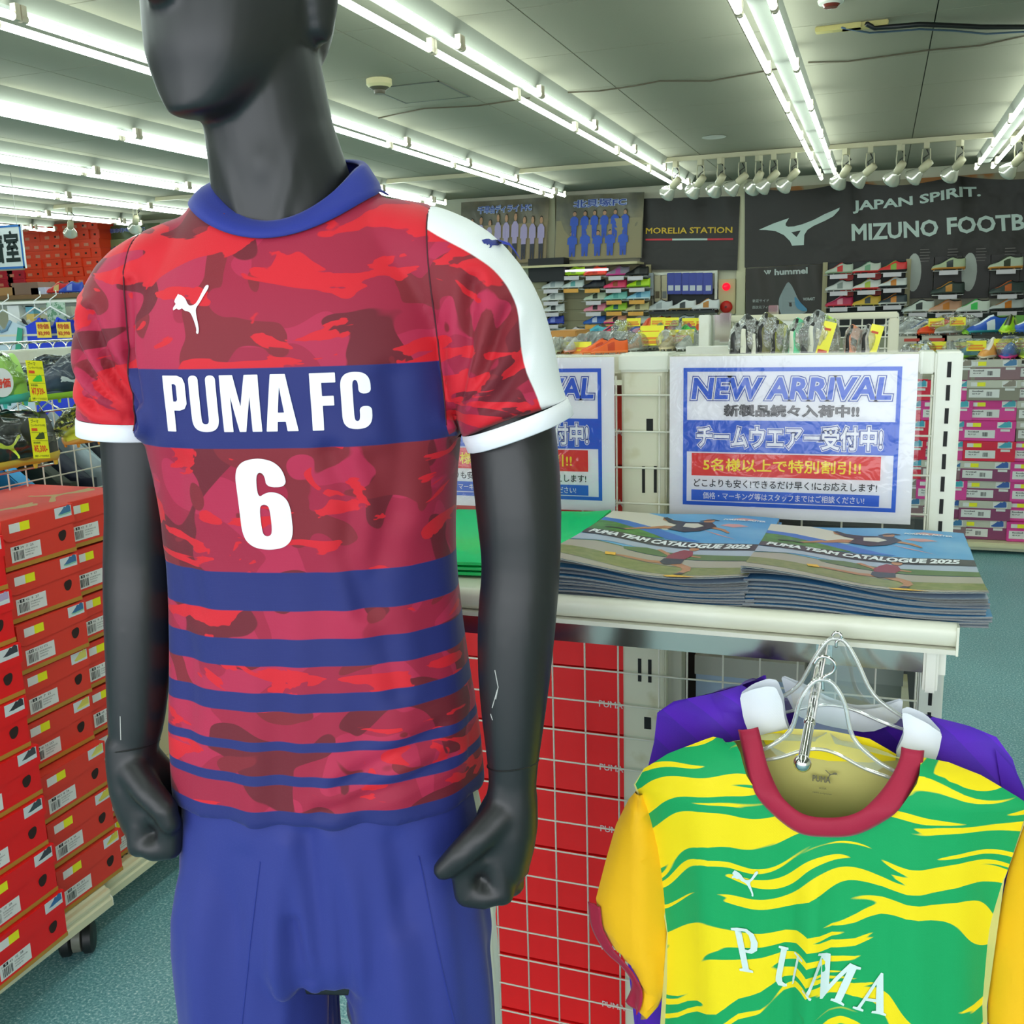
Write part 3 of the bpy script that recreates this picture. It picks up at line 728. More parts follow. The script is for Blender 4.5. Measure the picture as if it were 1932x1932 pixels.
_A = [[(0, 0), (.13, 1), (.37, 1), (.52, 0), (.34, 0), (.325, .17), (.195, .17), (.18, 0)], [(.21, .33), (.31, .33), (.26, .78)]]
_F = [[(0, 0), (0, 1), (.40, 1), (.40, .83), (.18, .83), (.18, .60), (.36, .60), (.36, .43), (.18, .43), (.18, 0)]]
_C = [[(.275, .62), (.46, .62), (.46, .84), (.41, .95), (.31, 1), (.15, 1), (.05, .95), (0, .84), (0, .16), (.05, .05), (.15, 0), (.31, 0), (.41, .05), (.46, .16), (.46, .40), (.275, .40), (.275, .19), (.25, .14), (.21, .14), (.185, .19), (.185, .81), (.21, .86), (.25, .86), (.275, .81)]]
_6 = [[(.53, .69), (.53, .82), (.47, .94), (.34, 1), (.19, 1), (.06, .95), (0, .83), (0, .17), (.06, .05), (.19, 0), (.36, 0), (.49, .05), (.55, .17), (.55, .48), (.50, .59), (.40, .64), (.30, .63), (.22, .57), (.22, .78), (.25, .85), (.29, .85), (.32, .80), (.32, .69)], [(.22, .2), (.245, .15), (.30, .15), (.33, .2), (.33, .45), (.305, .5), (.245, .5), (.22, .45)]]
def soft(sp, c=.03, n=3):
    for _ in range(n):
        q = []
        for i in range(len(sp)):
            a = sp[i]; b = sp[(i + 1) % len(sp)]; l = math.hypot(b[0] - a[0], b[1] - a[1]); r = min(.28, c / l)
            q += [(a[0] + (b[0] - a[0]) * r, a[1] + (b[1] - a[1]) * r), (b[0] + (a[0] - b[0]) * r, b[1] + (a[1] - b[1]) * r)]
        sp = q; c *= .45
    return sp
def word(gl, gap=.07):
    x = 0; arts = []
    for g in gl:
        if g is None: x += .16; continue
        a_ = outline2d([soft(q, .045 if g in (_C, _U) else .006) for q in g]); arts.append(shift(a_, x, 0)); x += max(v[0] for v in a_[0]) + gap
    return merge(arts)
wd = fit(word([_P, _U, _M, _A, None, _F, _C]), .203, .0535)
on_jersey(shift(wd, -.107, 1.4535)).build('lettering', m_white, jersey, smooth=True, local=True)['label'] = 'white block lettering PUMA FC'
on_jersey(shift(fit(outline2d([soft(q, .05) for q in _6]), .0515, .0915), -.040, 1.336)).build('number', m_white, jersey, smooth=True, local=True)['label'] = 'white number 6'
CAT = [(825, 778), (810, 782), (790, 820), (770, 860), (748, 888), (715, 895), (700, 880), (685, 850), (660, 832), (640, 828), (636, 822), (630, 835), (618, 850), (612, 870), (625, 880), (605, 900), (605, 918), (614, 914), (630, 905), (640, 915), (655, 912), (665, 905), (680, 920), (705, 925), (722, 935), (737, 965), (750, 1000), (758, 1030), (753, 1050), (768, 1055), (772, 1030), (768, 1000), (760, 960), (754, 925), (757, 905), (778, 880), (802, 840), (828, 800), (830, 785)]
CAT = [(x - 605, 1055 - y) for x, y in CAT]
cat2d = outline2d([rnd(CAT, .25, 1)])
on_jersey(shift(fit(cat2d, .0375, .0445), -.0905, 1.5455)).build('emblem', m_white, jersey, smooth=True, local=True)['label'] = 'white leaping cat emblem'
# small navy cat on the shoulder stripe
MINV = (Matrix.Translation(MAN) @ Matrix.Rotation(MRZ, 4, 'Z')).inverted()
def cast(tree, px, py, inv):
    o_ = inv @ CAMLOC; d_ = (inv.to_3x3() @ (ROT @ _cv(px, py))).normalized(); h_ = tree.ray_cast(o_, d_)
    return (h_[0] - d_ * .0009) if h_[0] is not None else o_ + d_
SC_ = [(175, 403), (205, 395), (225, 395), (245, 405), (270, 400), (300, 403), (335, 415), (358, 425), (345, 412), (365, 425), (400, 470), (435, 530), (445, 542), (430, 528), (395, 478), (360, 440), (330, 432), (300, 430), (285, 440), (262, 438), (245, 440), (238, 455), (222, 456), (232, 445), (225, 430), (212, 438), (205, 428), (190, 428)]
art = cutgrid(outline2d([[(860 + x / 3.578, -(340 + y / 3.578)) for x, y in SC_]]), 4)
mb = MB().add([cast(JT, x, -y, MINV) for x, y in art[0]], art[1])
mb.build('shoulder_emblem', m_navy, jersey, local=True)['label'] = 'small navy leaping cat on the white shoulder stripe'
bm.free()
# ------------------------------------------------------------------ shorts
sm = MB()
sm.loft([sring(0, 0, z, a, f, b, 2.4, 56) for z, a, f, b in catmull([(1.10, .150, .092, .09), (1.05, .163, .098, .1), (.98, .174, .103, .108), (.90, .182, .105, .11), (.87, .184, .104, .108), (.84, .18, .095, .1)], 4)])
for s in (-1, 1):
    arm_loft(sm, catmull([(s * .085, 0, 1.0, .07, .085), (s * .094 - .004, -.002, .9, .086, .1), (s * .097 - .002, -.004, .80, .088, .104), (s * .099, -.006, .72, .085, .106), (s * .102, -.008, .66, .088, .110)], 3), 2.3)
sme = fuse(sm, .005, 6)
bm = bmesh.new(); bm.from_mesh(sme); bm.normal_update()
for v in bm.verts:
    p = v.co; an = math.atan2(p.y, p.x); k = min(1, max(0, (1.06 - p.z) / .15))
    v.co += v.normal * k * (.0035 * math.sin(an * 11 + p.z * 6) + .002 * math.sin(an * 23 + 2))
    for pts, wd_, dp in (([(.0, 1.03), (.01, .93), (.015, .84)], .012, .008), ([(-.02, 1.02), (-.035, .92), (-.045, .80), (-.05, .70)], .012, -.006), ([(-.02, .93), (-.008, .86)], .008, .006), ([(.03, 1.03), (.045, .95), (.05, .85)], .012, -.005), ([(.02, .80), (.03, .70)], .012, .006), ([(-.07, 1.0), (-.085, .9), (-.08, .8)], .014, .004), ([(.09, 1.02), (.10, .93)], .012, .004)):
        if v.normal.y < .2:
            d = seg_d((p.x, p.z), pts); v.co -= v.normal * dp * math.exp(-(d / wd_) ** 2)
bm.normal_update()
bmesh.ops.delete(bm, geom=[f for f in bm.faces if (f.calc_center_median().z < .672 and f.normal.z < -.6) or (f.calc_center_median().z > 1.085 and f.normal.z > .6)], context='FACES')
bmesh.ops.delete(bm, geom=[v for v in bm.verts if not v.link_faces], context='VERTS')
ST_ = BVHTree.FromBMesh(bm); me = bpy.data.meshes.new('shorts_fabric'); bm.to_mesh(me)
at = me.attributes.new('stripe', 'FLOAT', 'POINT'); at.data.foreach_set('value', [(.030 + .03 * max(0, .9 - v.co.z)) - abs(v.co.y - .02) if abs(v.co.x) > .12 else -.05 for v in bm.verts]); bm.free()
def shorts_col(nt, vec, xyz):
    a_ = node(nt, 'ShaderNodeAttribute', attribute_name='stripe'); c = mix3(nt, step(nt, a_.outputs['Fac'], 0, .0006), lin('2b3584'), lin('dfe6e0'))
    return mix3(nt, step(nt, xyz.outputs[2], .672, .0005, True), c, lin('28338a'))
me.materials.clear(); me.materials.append(fabric('shorts_fabric', shorts_col)); me.polygons.foreach_set('use_smooth', [True] * len(me.polygons))
sh = thing('football_shorts', 'navy blue football shorts with pale side stripes worn by the mannequin', 'shorts', MAN, MRZ)
o = bpy.data.objects.new('shorts_fabric', me); COL.objects.link(o); o.parent = sh
CAT2 = [(515, 1662), (506, 1668), (490, 1710), (478, 1760), (465, 1800), (445, 1820), (400, 1828), (350, 1838), (335, 1832), (322, 1845), (305, 1870), (303, 1892), (318, 1900), (330, 1898), (318, 1925), (340, 1925), (370, 1892), (420, 1865), (455, 1873), (470, 1895), (488, 1908), (490, 1925), (496, 1895), (490, 1850), (480, 1820), (492, 1770), (507, 1710), (518, 1675)]
CAT2 = [(x - 303, 1925 - y) for x, y in CAT2]
on_jersey(shift(fit(outline2d([rnd(CAT2, .25, 1)]), .054, .068), .105, .715), tree=ST_).build('emblem', mat('gold_print', 'c2a92c', .35, .3), sh, local=True)['label'] = 'gold leaping cat emblem'
for s in (-1, 1):   # leg seam piping
    pts = []
    for t in np.linspace(0, 1, 24):
        u = s * (.115 + .055 * t) if s > 0 else -(.05 + .06 * t); z = 1.0 - .33 * t
        h_ = ST_.ray_cast(Vector((u, -1, z)), Vector((0, 1, 0)))
        if h_[0] is not None: pts.append(h_[0] + Vector((0, -.0002, 0)))
    MB().tube(pts, .0008, 5).build('seam', M('28338a'), sh, local=True)
# ================================================================== near gondola: net, posts, shelf, posters
GY = 1.632   # plane of the net
red_box = mat('red_card', 'e53a2a', .55, bump=(14, .3, .006))
red_sat = mat('red_card_glossy', 'ee1016', .5, bump=(10, .5, .006))
wire = mat('net_wire', 'd9d8c8', .35)
gond = thing('display_gondola', 'cream metal gondola frame behind the catalogue shelf', 'gondola', (-.36, 1.70, 0))
creamp = mat('post_cream', 'd7d5bd', .38, noise=('bfb990', 14, .58, .72))
slotm = M('0b0d0c', .7)
def post(x0, x1, z0, z1, slots, y0=1.642, y1=1.70, mt=None, par=gond):
    o = MB().cbox(x0, x1, y0, y1, z0, z1, .003).build('upright_post', mt or creamp, par)
    mb = MB()
    for (sx, sz, sw, sh) in slots: mb.bx(sx - sw / 2, sx + sw / 2, y0 - .0008, y0 + .002, sz - sh, sz)
    mb.build('slots', slotm, o)['kind'] = 'stuff'
    return o
# centre post
sl = []
z = 1.285
sl += [(-.3625, 1.296, .005, .045), (-.3425, 1.297, .005, .045), (-.352, 1.376, .011, .022)]
for k in range(6): sl += [(-.370, .957 - k * .42, .006, .042), (-.352, .957 - k * .42, .006, .042)]
sl += [(-.356, .85, .012, .022), (-.356, .43, .012, .022)]
post(-.40, -.324, .0, 1.46, sl)
o = MB().cbox(-.403, -.317, 1.634, 1.71, 1.453, 1.483, .004).build('bracket_cap', creamw, gond)
MB().cbox(-.396, -.328, 1.638, 1.645, 1.412, 1.453, .002).build('joint_plate', creamp, gond)
# thin side uprights beside the centre post
MB().bx(-.324, -.300, 1.66, 1.70, .12, 1.45).build('side_channel', mat('channel', 'b9b8a4', .4), gond)
# right post with long slots
sl = [(.0995 - .00, 1.466 - k * .0345, .0055, .023) for k in range(36)]
post(.080, .118, .0, 1.481, sl, 1.636, 1.70, creamw)
MB().cbox(.058, .080, 1.640, 1.70, 1.448, 1.481, .002).build('joint_plate', creamw, gond)
MB().cbox(-.82, -.78, 1.642, 1.70, .0, 1.481, .003).build('upright_post', creamp, gond)
MB().bx(-.82, .118, 1.66, 1.70, 1.45, 1.478).build('top_rail', creamp, gond)
MB().bx(-.82, .118, 1.66, 1.70, .005, .045).build('bottom_rail', creamp, gond)
MB().bx(-.39, .10, 1.72, 2.05, .0, .10).build('plinth', creamp, gond)
# stains on the right post and cap
# wire net
net = thing('wire_net', 'cream wire net panel hooked on the gondola behind the posters', 'wire net', (-.36, GY, .1))
xs = [.079 - .0605 * k for k in range(0, 15)]
zsn = [1.416 - .0605 * k for k in range(0, 23)]
proto_v = MB().cyl((0, 0, .05), (0, 0, 1.447), .0017, 6).build('wire', wire, net, smooth=True, local=True); proto_v.location = (0, 0, 0)
for i, x in enumerate(xs):
    o = proto_v if i == 0 else proto_v.copy()
    if i: COL.objects.link(o)
    o.location = (x + .36 - .002, .0035, -.1)
    if -.36 < x < -.34: o.location.x += .012
proto_h = MB().cyl((-.80, 0, 0), (.08, 0, 0), .0017, 6).build('wire', wire, net, smooth=True, local=True)
for i, z in enumerate(zsn):
    o = proto_h if i == 0 else proto_h.copy()
    if i: COL.objects.link(o)
    o.location = (.36, 0, z - .1)
# shelf with raised lip
sh_ = thing('metal_shelf', 'cream enamel metal shelf holding the catalogue stacks', 'shelf', (-.36, 1.38, 1.2))
SX0, SX1, SY0, SY1, SZ = -.80, .092, 1.14, 1.625, 1.205
shm = mat('shelf_enamel', 'd9dac8', .30, noise=('c9c8ac', 5, .5, .8), spec=.6)
MB().cbox(SX0, SX1, SY0 + .014, SY1, SZ - .02, SZ, .002).build('shelf_plate', shm, sh_)
prof = [(0, SZ - .020), (-.004, SZ - .018), (-.009, SZ - .010), (-.010, SZ), (-.006, SZ + .006), (0, SZ + .008), (.006, SZ + .006), (.012, SZ + .001), (.020, SZ - .0005), (.020, SZ - .02)]
mb = MB(); mb.loft([[Vector((x, SY0 + .008 + y, z)) for y, z in prof] for x in (SX0, SX1)]); mb.build('raised_lip', shm, sh_, smooth=True, angle=40)
MB().bx(SX0, SX1 + .001, SY0 - .003, SY0 + .014, SZ - .026, SZ - .0205).build('lip_edge', mat('lip_edge', 'cfcfc0', .3), sh_)
MB().bx(SX1, SX1 + .0025, SY0 - .004, SY1, SZ - .027, SZ + .006).build('end_cap', shm, sh_)
for x in (-.30, -.155): MB().cyl((x, SY0 + .020, SZ), (x, SY0 + .020, SZ + .0012), .005, 16).build('rivet', mat('rivet', 'c4c6b8', .3), sh_, smooth=True, angle=30)
# stainless hang bar below
bar = thing('hang_bar', 'flat stainless steel hang bar under the catalogue shelf', 'hang bar', (-.36, 1.17, 1.16))
MB().cbox(-.80, .062, 1.176, 1.186, 1.142, 1.176, .001).build('bar', mat('hang_steel', 'b3aea4', .16, 1.0, bump=(6, .3, .004)), bar)
MB().cbox(.062, .078, 1.17, 1.20, 1.12, 1.178, .003).build('end_bracket', creamw, bar)
MB().bx(.070, .086, 1.18, 1.64, 1.14, 1.17).build('arm', creamw, bar)
# ------------------------------------------------------------------ laminated posters
blue = mat('print_blue', '1e62d0', .4); dblue = mat('print_dark_blue', '1546a4', .4); white = mat('print_white', 'eef0f2', .45)
redp = mat('print_red', 'e22c26', .4); yel = mat('print_yellow', 'f8e81c', .4); blk = mat('print_black', '0c0c0e', .45); greyp = mat('print_grey', '5b5c5e', .35)
lam = film('laminate', amount=.05, rough=.12, bscale=34, bdist=.0018)
def poster(x0, x1, z0, z1, y, label, tilt=0.0):
    W, H = x1 - x0, z1 - z0
    r = thing('sale_poster', label, 'poster', ((x0 + x1) / 2, y, z0))
    f = Flat((x0, y, z0), (1, 0, 0), (0, -tilt, 1)); f.n = Vector((0, -1, 0))
    mb = MB(); mb.add([f.at(0, 0, 0), f.at(W, 0, 0), f.at(W, H, 0), f.at(0, H, 0), f.at(0, 0, -.0012), f.at(W, 0, -.0012), f.at(W, H, -.0012), f.at(0, H, -.0012)], [(0, 1, 2, 3), (7, 6, 5, 4), (0, 4, 5, 1), (1, 5, 6, 2), (2, 6, 7, 3), (3, 7, 4, 0)])
    mb.build('sheet', white, r)
    b = .026 * H / .252; ix0, iz0, ix1, iz1 = .022, .018, W - .022, H - .018
    def fr(x0, y0, x1, y1, t): return merge([rect(x0, y0, x1, y0 + t), rect(x0, y1 - t, x1, y1), rect(x0, y0 + t, x0 + t, y1 - t), rect(x1 - t, y0 + t, x1, y1 - t)])
    iw, ih = ix1 - ix0, iz1 - iz0
    F_ = lambda fx, fy: (ix0 + fx * iw, iz0 + fy * ih)
    blues = [(fr(ix0, iz0, ix1, iz1, .0062), 0), (rect(ix0 + .006, iz0 + .395 * ih, ix1 - .006, iz0 + .625 * ih), 0), (rect(ix0 + .014, iz0 + .035 * ih, ix1 - .024, iz0 + .115 * ih), 0)]
    f.mb(blues, .0004).build('blue_panels', blue, r)
    f.mb([(fr(ix0 + .0062, iz0 + .009, ix1 - .0062, iz1 - .0062, .0022), 0)], .0003).build('inner_frame', white, r)
    f.mb([(rect(ix0 + .014, iz0 + .22 * ih, ix1 - .024, iz0 + .385 * ih), 0)], .0004).build('red_panel', redp, r)
    def layered(body, x, y, w, h, layers, sh=0.0):
        ref = text2d(body, layers[-1][0], sh)
        for k, (bold, m, nm) in enumerate(layers):
            a_ = shift(fit(text2d(body, bold, sh), w, h, ref), x, y)
            # keep the centres aligned
            f.mb([(a_, 0)], .0007 + .0003 * k).build(nm, m, r)
    layered('NEW ARRIVAL', ix0 + .013, iz0 + .775 * ih, iw - .026, .155 * ih, [(-.095, dblue, 'lettering_outline'), (-.065, white, 'lettering_outline'), (.03, blue, 'lettering')], .12)
    layered('新製品続々入荷中!!', ix0 + .2 * iw, iz0 + .655 * ih, .62 * iw, .082 * ih, [(-.045, blk, 'lettering_outline'), (.012, greyp, 'lettering')])
    layered('チームウエアー受付中!', ix0 + .022, iz0 + .425 * ih, iw - .045, .165 * ih, [(-.10, white, 'lettering_outline'), (-.065, dblue, 'lettering_outline'), (-.025, white, 'lettering')])
    f.mb([(T2('5名様以上で特別割引!!', ix0 + .10 * iw, iz0 + .255 * ih, .74 * iw, .095 * ih, -.02), 0)], .0008).build('lettering', yel, r)
    f.mb([(T2('どこよりも安く!できるだけ早く!にお応えします!', ix0 + .055 * iw, iz0 + .135 * ih, .86 * iw, .062 * ih, -.012), 0)], .0006).build('lettering', blk, r)
    f.mb([(T2('価格・マーキング等はスタッフまではご相談ください!', ix0 + .10 * iw, iz0 + .048 * ih, .76 * iw, .052 * ih, -.010), 0)], .0008).build('lettering', white, r)
    mb = MB(); mb.grid(lambda a, b_: f.at(-.006 + a * (W + .012), -.006 + b_ * (H + .012), .0022 + .0008 * math.sin(a * 9) * math.sin(b_ * 7)), 20, 14)
    mb.build('laminate', lam, r, smooth=True)
    return r
poster(-.313, .056, 1.222, 1.479, 1.612, 'laminated blue NEW ARRIVAL poster, right one behind the catalogues')
poster(-.774, -.405, 1.222, 1.479, 1.615, 'laminated blue NEW ARRIVAL poster, left one behind the mannequin arm')
# ------------------------------------------------------------------ catalogues
sky = mat('cat_sky', '4f9bd0', .4, noise=('7db7dc', 9, .4, .7), spec=.35); grass = mat('cat_grass', '4e8a35', .4, noise=('3c7028', 60, .4, .6), spec=.35)
road = mat('cat_road', 'a9a090', .4, spec=.35); field = mat('cat_field', '76803c', .4, noise=('8a8a4c', 80, .4, .6), spec=.35); haze = mat('cat_haze', 'a9b3c4', .4, spec=.35)
bandm = mat('cat_band', '3b3b3c', .4, spec=.35); hedge = mat('cat_hedge', '55713a', .4, spec=.35); skin = mat('cat_skin', 'b97f55', .4, spec=.35); maroon = mat('cat_maroon', '8c2a33', .4, spec=.35)
dark = mat('cat_dark', '2e3238', .4, spec=.35); cloudm = mat('cat_cloud', 'd6cfc0', .4, spec=.35); pinkc = mat('cat_pink', 'd79a9a', .4, spec=.35); shoe_y = mat('cat_shoe', 'f0b61c', .4, spec=.35); pageg = mat('page_edges', '8d9092', .5); pagel = mat('page_light', 'c9cbcb', .45)
def catalogue(x0, x1, y0, y1, zf, thick, label, grp, art=True, rz=0):
    W, D = x1 - x0, y1 - y0
    r = thing('catalogue', label, 'catalogue', (x0 + W / 2, y0 + D / 2, zf(0, 0)), 0, grp)
    cx_, cy_ = x0 + W / 2, y0 + D / 2
    def S(x, y, d=0):
        z = zf(x / W, y / D) + thick + d; X, Y_ = x0 + x - cx_, y0 + y - cy_
        return Vector((cx_ + X * math.cos(rz) - Y_ * math.sin(rz), cy_ + X * math.sin(rz) + Y_ * math.cos(rz), z))
    nl = 4 if art else 2
    for k in range(nl):      # cover and leaves, folded at the front
        t0, t1 = k * thick / nl, (k + .8) * thick / nl
        if k == nl - 1: t1 = thick
        def rr(a, b, t):     # a across, b front-back
            ins = .0015 * (nl - 1 - k); fr_ = .002 * math.sin(math.pi * (t - t0) / max(1e-6, t1 - t0))
            gap = (.004 * math.sin(a * 5 + k) + .004) * (1 - b) ** 6 * (.4 if k < nl - 1 else 1)
            return S(a * W, ins * b - fr_ + b * (D - ins), t - thick + (gap if art else gap * .5))
        mb = MB(); nu, nv = 20, 10
        mb.grid(lambda a, b: rr(a, b, t1), nu, nv, 0).grid(lambda a, b: rr(a, b, t0), nu, nv, 0, True)
        for e0, e1 in (((0, 0), (1, 0)), ((1, 0), (1, 1)), ((1, 1), (0, 1)), ((0, 1), (0, 0))):
            mb.grid(lambda a, b: rr(e0[0] + (e1[0] - e0[0]) * a, e0[1] + (e1[1] - e0[1]) * a, t0 + (t1 - t0) * b), nu, 2, 1)
        mb.build('cover' if k == nl - 1 else 'pages', [sky if k == nl - 1 else pagel, pageg], r, smooth=True, angle=35)
    if not art: return r
    def top(x, y, d): 
        a, b = x / W, y / D; gap = (.004 * math.sin(a * 5 + nl - 1) + .004) * (1 - b) ** 6
        return S(x, y, d + gap)
    def pr(name, arts, m, d=.0004):
        if name.startswith(('runner', 'leaping')) and len(arts) > 1: arts = [merge(arts)]
        mb = MB()
        sc_ = {'leaping': (.50, .765, 1.45), 'runner': (.56, .23, 1.25), 'runners': (.56, .23, 1.25)}.get(name.split('_')[0] + ('' if name != 'runner_shoes' else ''))
        if sc_: arts = [([(sc_[0] * W + (x - sc_[0] * W) * sc_[2], sc_[1] * D + (y - sc_[1] * D) * sc_[2]) for x, y in a_[0]], a_[1]) for a_ in arts]
        for a_ in arts:
            a_ = cutgrid(a_, W / 20); mb.add([top(x, y, d) for x, y in a_[0]], a_[1])
        return mb.build(name, m, r, smooth=True)
    X = lambda f_: f_ * W; Yf = lambda f_: f_ * D
    def pg(*pts): return outline2d([[(X(a), Yf(b)) for a, b in pts]])
    pr('sky_photo', [pg((0, .60), (.18, .585), (.4, .54), (.7, .51), (1, .52), (1, 1), (0, 1))], sky, .0003)
    pr('cloud_photo', [pg((0, .86), (.2, .80), (.42, .70), (.50, .76), (.40, .9), (.22, 1), (0, 1)), ], cloudm, .0005)
    pr('cloud_streak', [pg((.62, .72), (.72, .64), (.84, .57), (.72, .655)), pg((.70, .80), (.78, .77), (.86, .80), (.80, .83), (.74, .83)), pg((.74, .92), (.82, .90), (.90, .93), (.80, .95))], pinkc, .0006)
    pr('stadium_photo', [pg((0, .86), (.15, .83), (.35, .73), (.58, .57), (.66, .53), (.48, .545), (.25, .70), (.10, .78), (0, .80))], mat('cat_blue', '2f6fc4', .4, spec=.35), .0007)
    pr('turf_photo', [pg((0, .80), (.10, .78), (.25, .70), (.40, .60), (.46, .55), (.2, .58), (0, .62))], grass, .0007)
    pr('haze_photo', [pg((0, .52), (.2, .50), (.45, .44), (.7, .42), (1, .43), (1, .30), (.75, .30), (.45, .36), (.2, .42), (0, .40))], haze, .0004)
    pr('hedge_photo', [pg((.30, .36), (.42, .385), (.55, .345), (.75, .335), (1, .325), (1, .255), (.7, .26), (.45, .29), (.32, .32)), pg((0, .385), (.15, .405), (.30, .36), (.3, .35), (.15, .392), (0, .375))], hedge, .0007)
    pr('path_photo', [pg((0, .375), (.15, .392), (.30, .35), (.34, .31), (.45, .285), (.7, .255), (1, .25), (1, .15), (.6, .16), (.3, .2), (0, .27))], road, .0006)
    pr('field_photo', [pg((0, .27), (.2, .235), (.35, .19), (.6, .155), (1, .15), (1, .03), (.5, .04), (.25, .07), (0, .12))], field, .0007)
    pr('verge_photo', [pg((0, .12), (.25, .07), (.5, .04), (1, .03), (1, 0), (0, 0))], road, .0005)
    pr('title_band', [pg((0, .62), (.2, .592), (.45, .535), (.7, .503), (1, .51), (1, .415), (.7, .405), (.45, .43), (.2, .49), (0, .53))], bandm, .0009)
    # the two athletes printed on the cover
    L_ = lambda pts, ws: limb([(X(a), Yf(b)) for a, b in pts], [q * W for q in ws])
    pr('leaping_player', [L_([(.36, .725), (.43, .755), (.50, .745)], [.03, .05, .05]), L_([(.28, .69), (.33, .715), (.37, .735)], [.015, .025, .04]), L_([(.60, .765), (.66, .735), (.69, .70)], [.03, .02, .012]), L_([(.40, .87), (.405, .845), (.45, .815)], [.02, .02, .02]), ell(X(.585), Yf(.835), .022 * W, .022 * D)], skin, .0010)
    pr('leaping_player_kit', [pg((.45, .73), (.52, .70), (.58, .715), (.63, .77), (.60, .815), (.50, .82), (.44, .84), (.405, .875), (.39, .87), (.43, .81), (.47, .785)), L_([(.21, .70), (.26, .70), (.30, .685)], [.01, .02, .012]), L_([(.55, .83), (.60, .85), (.625, .84)], [.01, .018, .008])], dark, .0012)
    pr('leaping_player_shirt', [pg((.50, .76), (.55, .745), (.58, .77), (.55, .80), (.50, .80))], cloudm, .0014)
    pr('runner', [L_([(.57, .205), (.50, .20), (.40, .215), (.33, .215)], [.045, .035, .028, .016]), L_([(.60, .205), (.66, .165), (.67, .13), (.645, .085)], [.05, .04, .032, .016]), L_([(.50, .345), (.54, .31), (.575, .275)], [.022, .022, .02]), L_([(.62, .30), (.66, .29), (.685, .285)], [.022, .018, .016]), ell(X(.637), Yf(.375), .02 * W, .022 * D)], skin, .0010)
    pr('runner_vest', [pg((.555, .245), (.63, .255), (.65, .30), (.64, .345), (.60, .36), (.575, .33), (.555, .29))], maroon, .0012)
    pr('runner_shorts', [pg((.55, .25), (.63, .255), (.63, .20), (.57, .18), (.545, .205)), L_([(.61, .392), (.645, .395), (.66, .385)], [.01, .022, .008]), L_([(.665, .10), (.645, .075)], [.026, .024])], dark, .0013)
    pr('runner_shoe', [pg((.60, .06), (.64, .07), (.67, .065), (.73, .045), (.62, .045))], shoe_y, .0014); pr('runner_shoe', [pg((.32, .225), (.36, .235), (.37, .20), (.33, .195))], shoe_y, .0014)
    # title set along the band
    for nm, body, x_, y_, w__, h_, b_ in (('title_lettering', 'PUMA TEAM CATALOGUE 2025', .035, .0, .90, .068, .05), ('slogan_lettering', 'FOREVER. FASTER.', .70, .885, .24, .026, .03)):
        a_ = fit(text2d(body, b_, .18 if nm[0] == 't' else .25), w__ * W, h_ * D); vv = []
        if nm[0] == 't':
            bandc = [(0, .5775), (.2, .5425), (.45, .4825), (.7, .455), (1, .4625)]
            for x, y in a_[0]:
                q = x_ + x / W; k = max(i for i in range(4) if bandc[i][0] <= q + 1e-6); t = (q - bandc[k][0]) / (bandc[k + 1][0] - bandc[k][0]); t_ = t * t * (3 - 2 * t) * .4 + t * .6
                c_ = bandc[k][1] + (bandc[k + 1][1] - bandc[k][1]) * t_
                vv.append((x_ * W + x, y + (c_ - .034) * D))
            a_ = (vv, a_[1])
        else: a_ = shift(a_, x_ * W, y_ * D)
        pr(nm, [a_], white, .0015)
    for c_ in r.children:
        if c_.name.startswith(('runner', 'leaping')): c_['kind'] = 'stuff'
    return r
def wavy(base, amp, ph): return lambda a, b: base + amp * (1 - b) ** 2 * (.55 + .45 * math.cos(a * 3.6 + ph)) + .0015 * math.sin(a * 7 + b * 3)
N_ST = 5
for side, (x0, x1, y0, y1, ph) in {'right': (-.140, .122, 1.150, 1.502, .0), 'left': (-.392, -.132, 1.150, 1.55, .3)}.items():
    random.seed(3 if side == 'right' else 5)
    for k in range(N_ST):
        dx, dy = random.uniform(-.006, .006), random.uniform(-.004, .004)
        if k < 4 and side == 'right': dx += .006
        if k == 4: dx = dy = 0
        th = .0052
        base = SZ + .001 + k * (th + .0012)
        ordk = ['lowest catalogue', 'second lowest catalogue', 'middle catalogue', 'catalogue just under the top one', 'top catalogue with runner on the cover'][k]
        catalogue(x0 + dx, x1 + dx, y0 + dy + (.0 if k == 4 else .004), y1 + dy, wavy(base, .0035 * k if k < 4 else .020, ph), th, ordk + ', %s stack on the shelf' % side, 'football catalogues in two stacks', art=(k == 4), rz=random.uniform(-.012, .012) if k < 4 else 0)
# ------------------------------------------------------------------ green folders behind the arm
gm = film('green_plastic', tint=(.25, .95, .55), amount=.5, rough=.12, bscale=30, bdist=.001, body=.72, bodycol='08d877')
r = thing('plastic_folder', 'translucent green plastic folder stack on the shelf behind the arm', 'folder', (-.5, 1.4, SZ))
for k in range(3):
    z = SZ + .004 + k * .007
    def gf(a, b, up=0): 
        x = -.66 + a * .262; y = 1.20 + b * .36; e = max(0, (a - .8) / .2)
        return Vector((x - k * .004, y + .03 * a, z + up + .004 * e ** 2 + .002 * math.sin(b * 6)))
    mb = MB().grid(lambda a, b: gf(a, b, .004), 16, 10).grid(lambda a, b: gf(a, b, 0), 16, 10, 0, True)
    for e0, e1 in (((0, 0), (1, 0)), ((1, 0), (1, 1)), ((1, 1), (0, 1)), ((0, 1), (0, 0))): mb.grid(lambda a, b: gf(e0[0] + (e1[0] - e0[0]) * a, e0[1] + (e1[1] - e0[1]) * a, .004 * b), 16, 1)
    mb.build('sheet_cover', gm, r, smooth=True, angle=40)
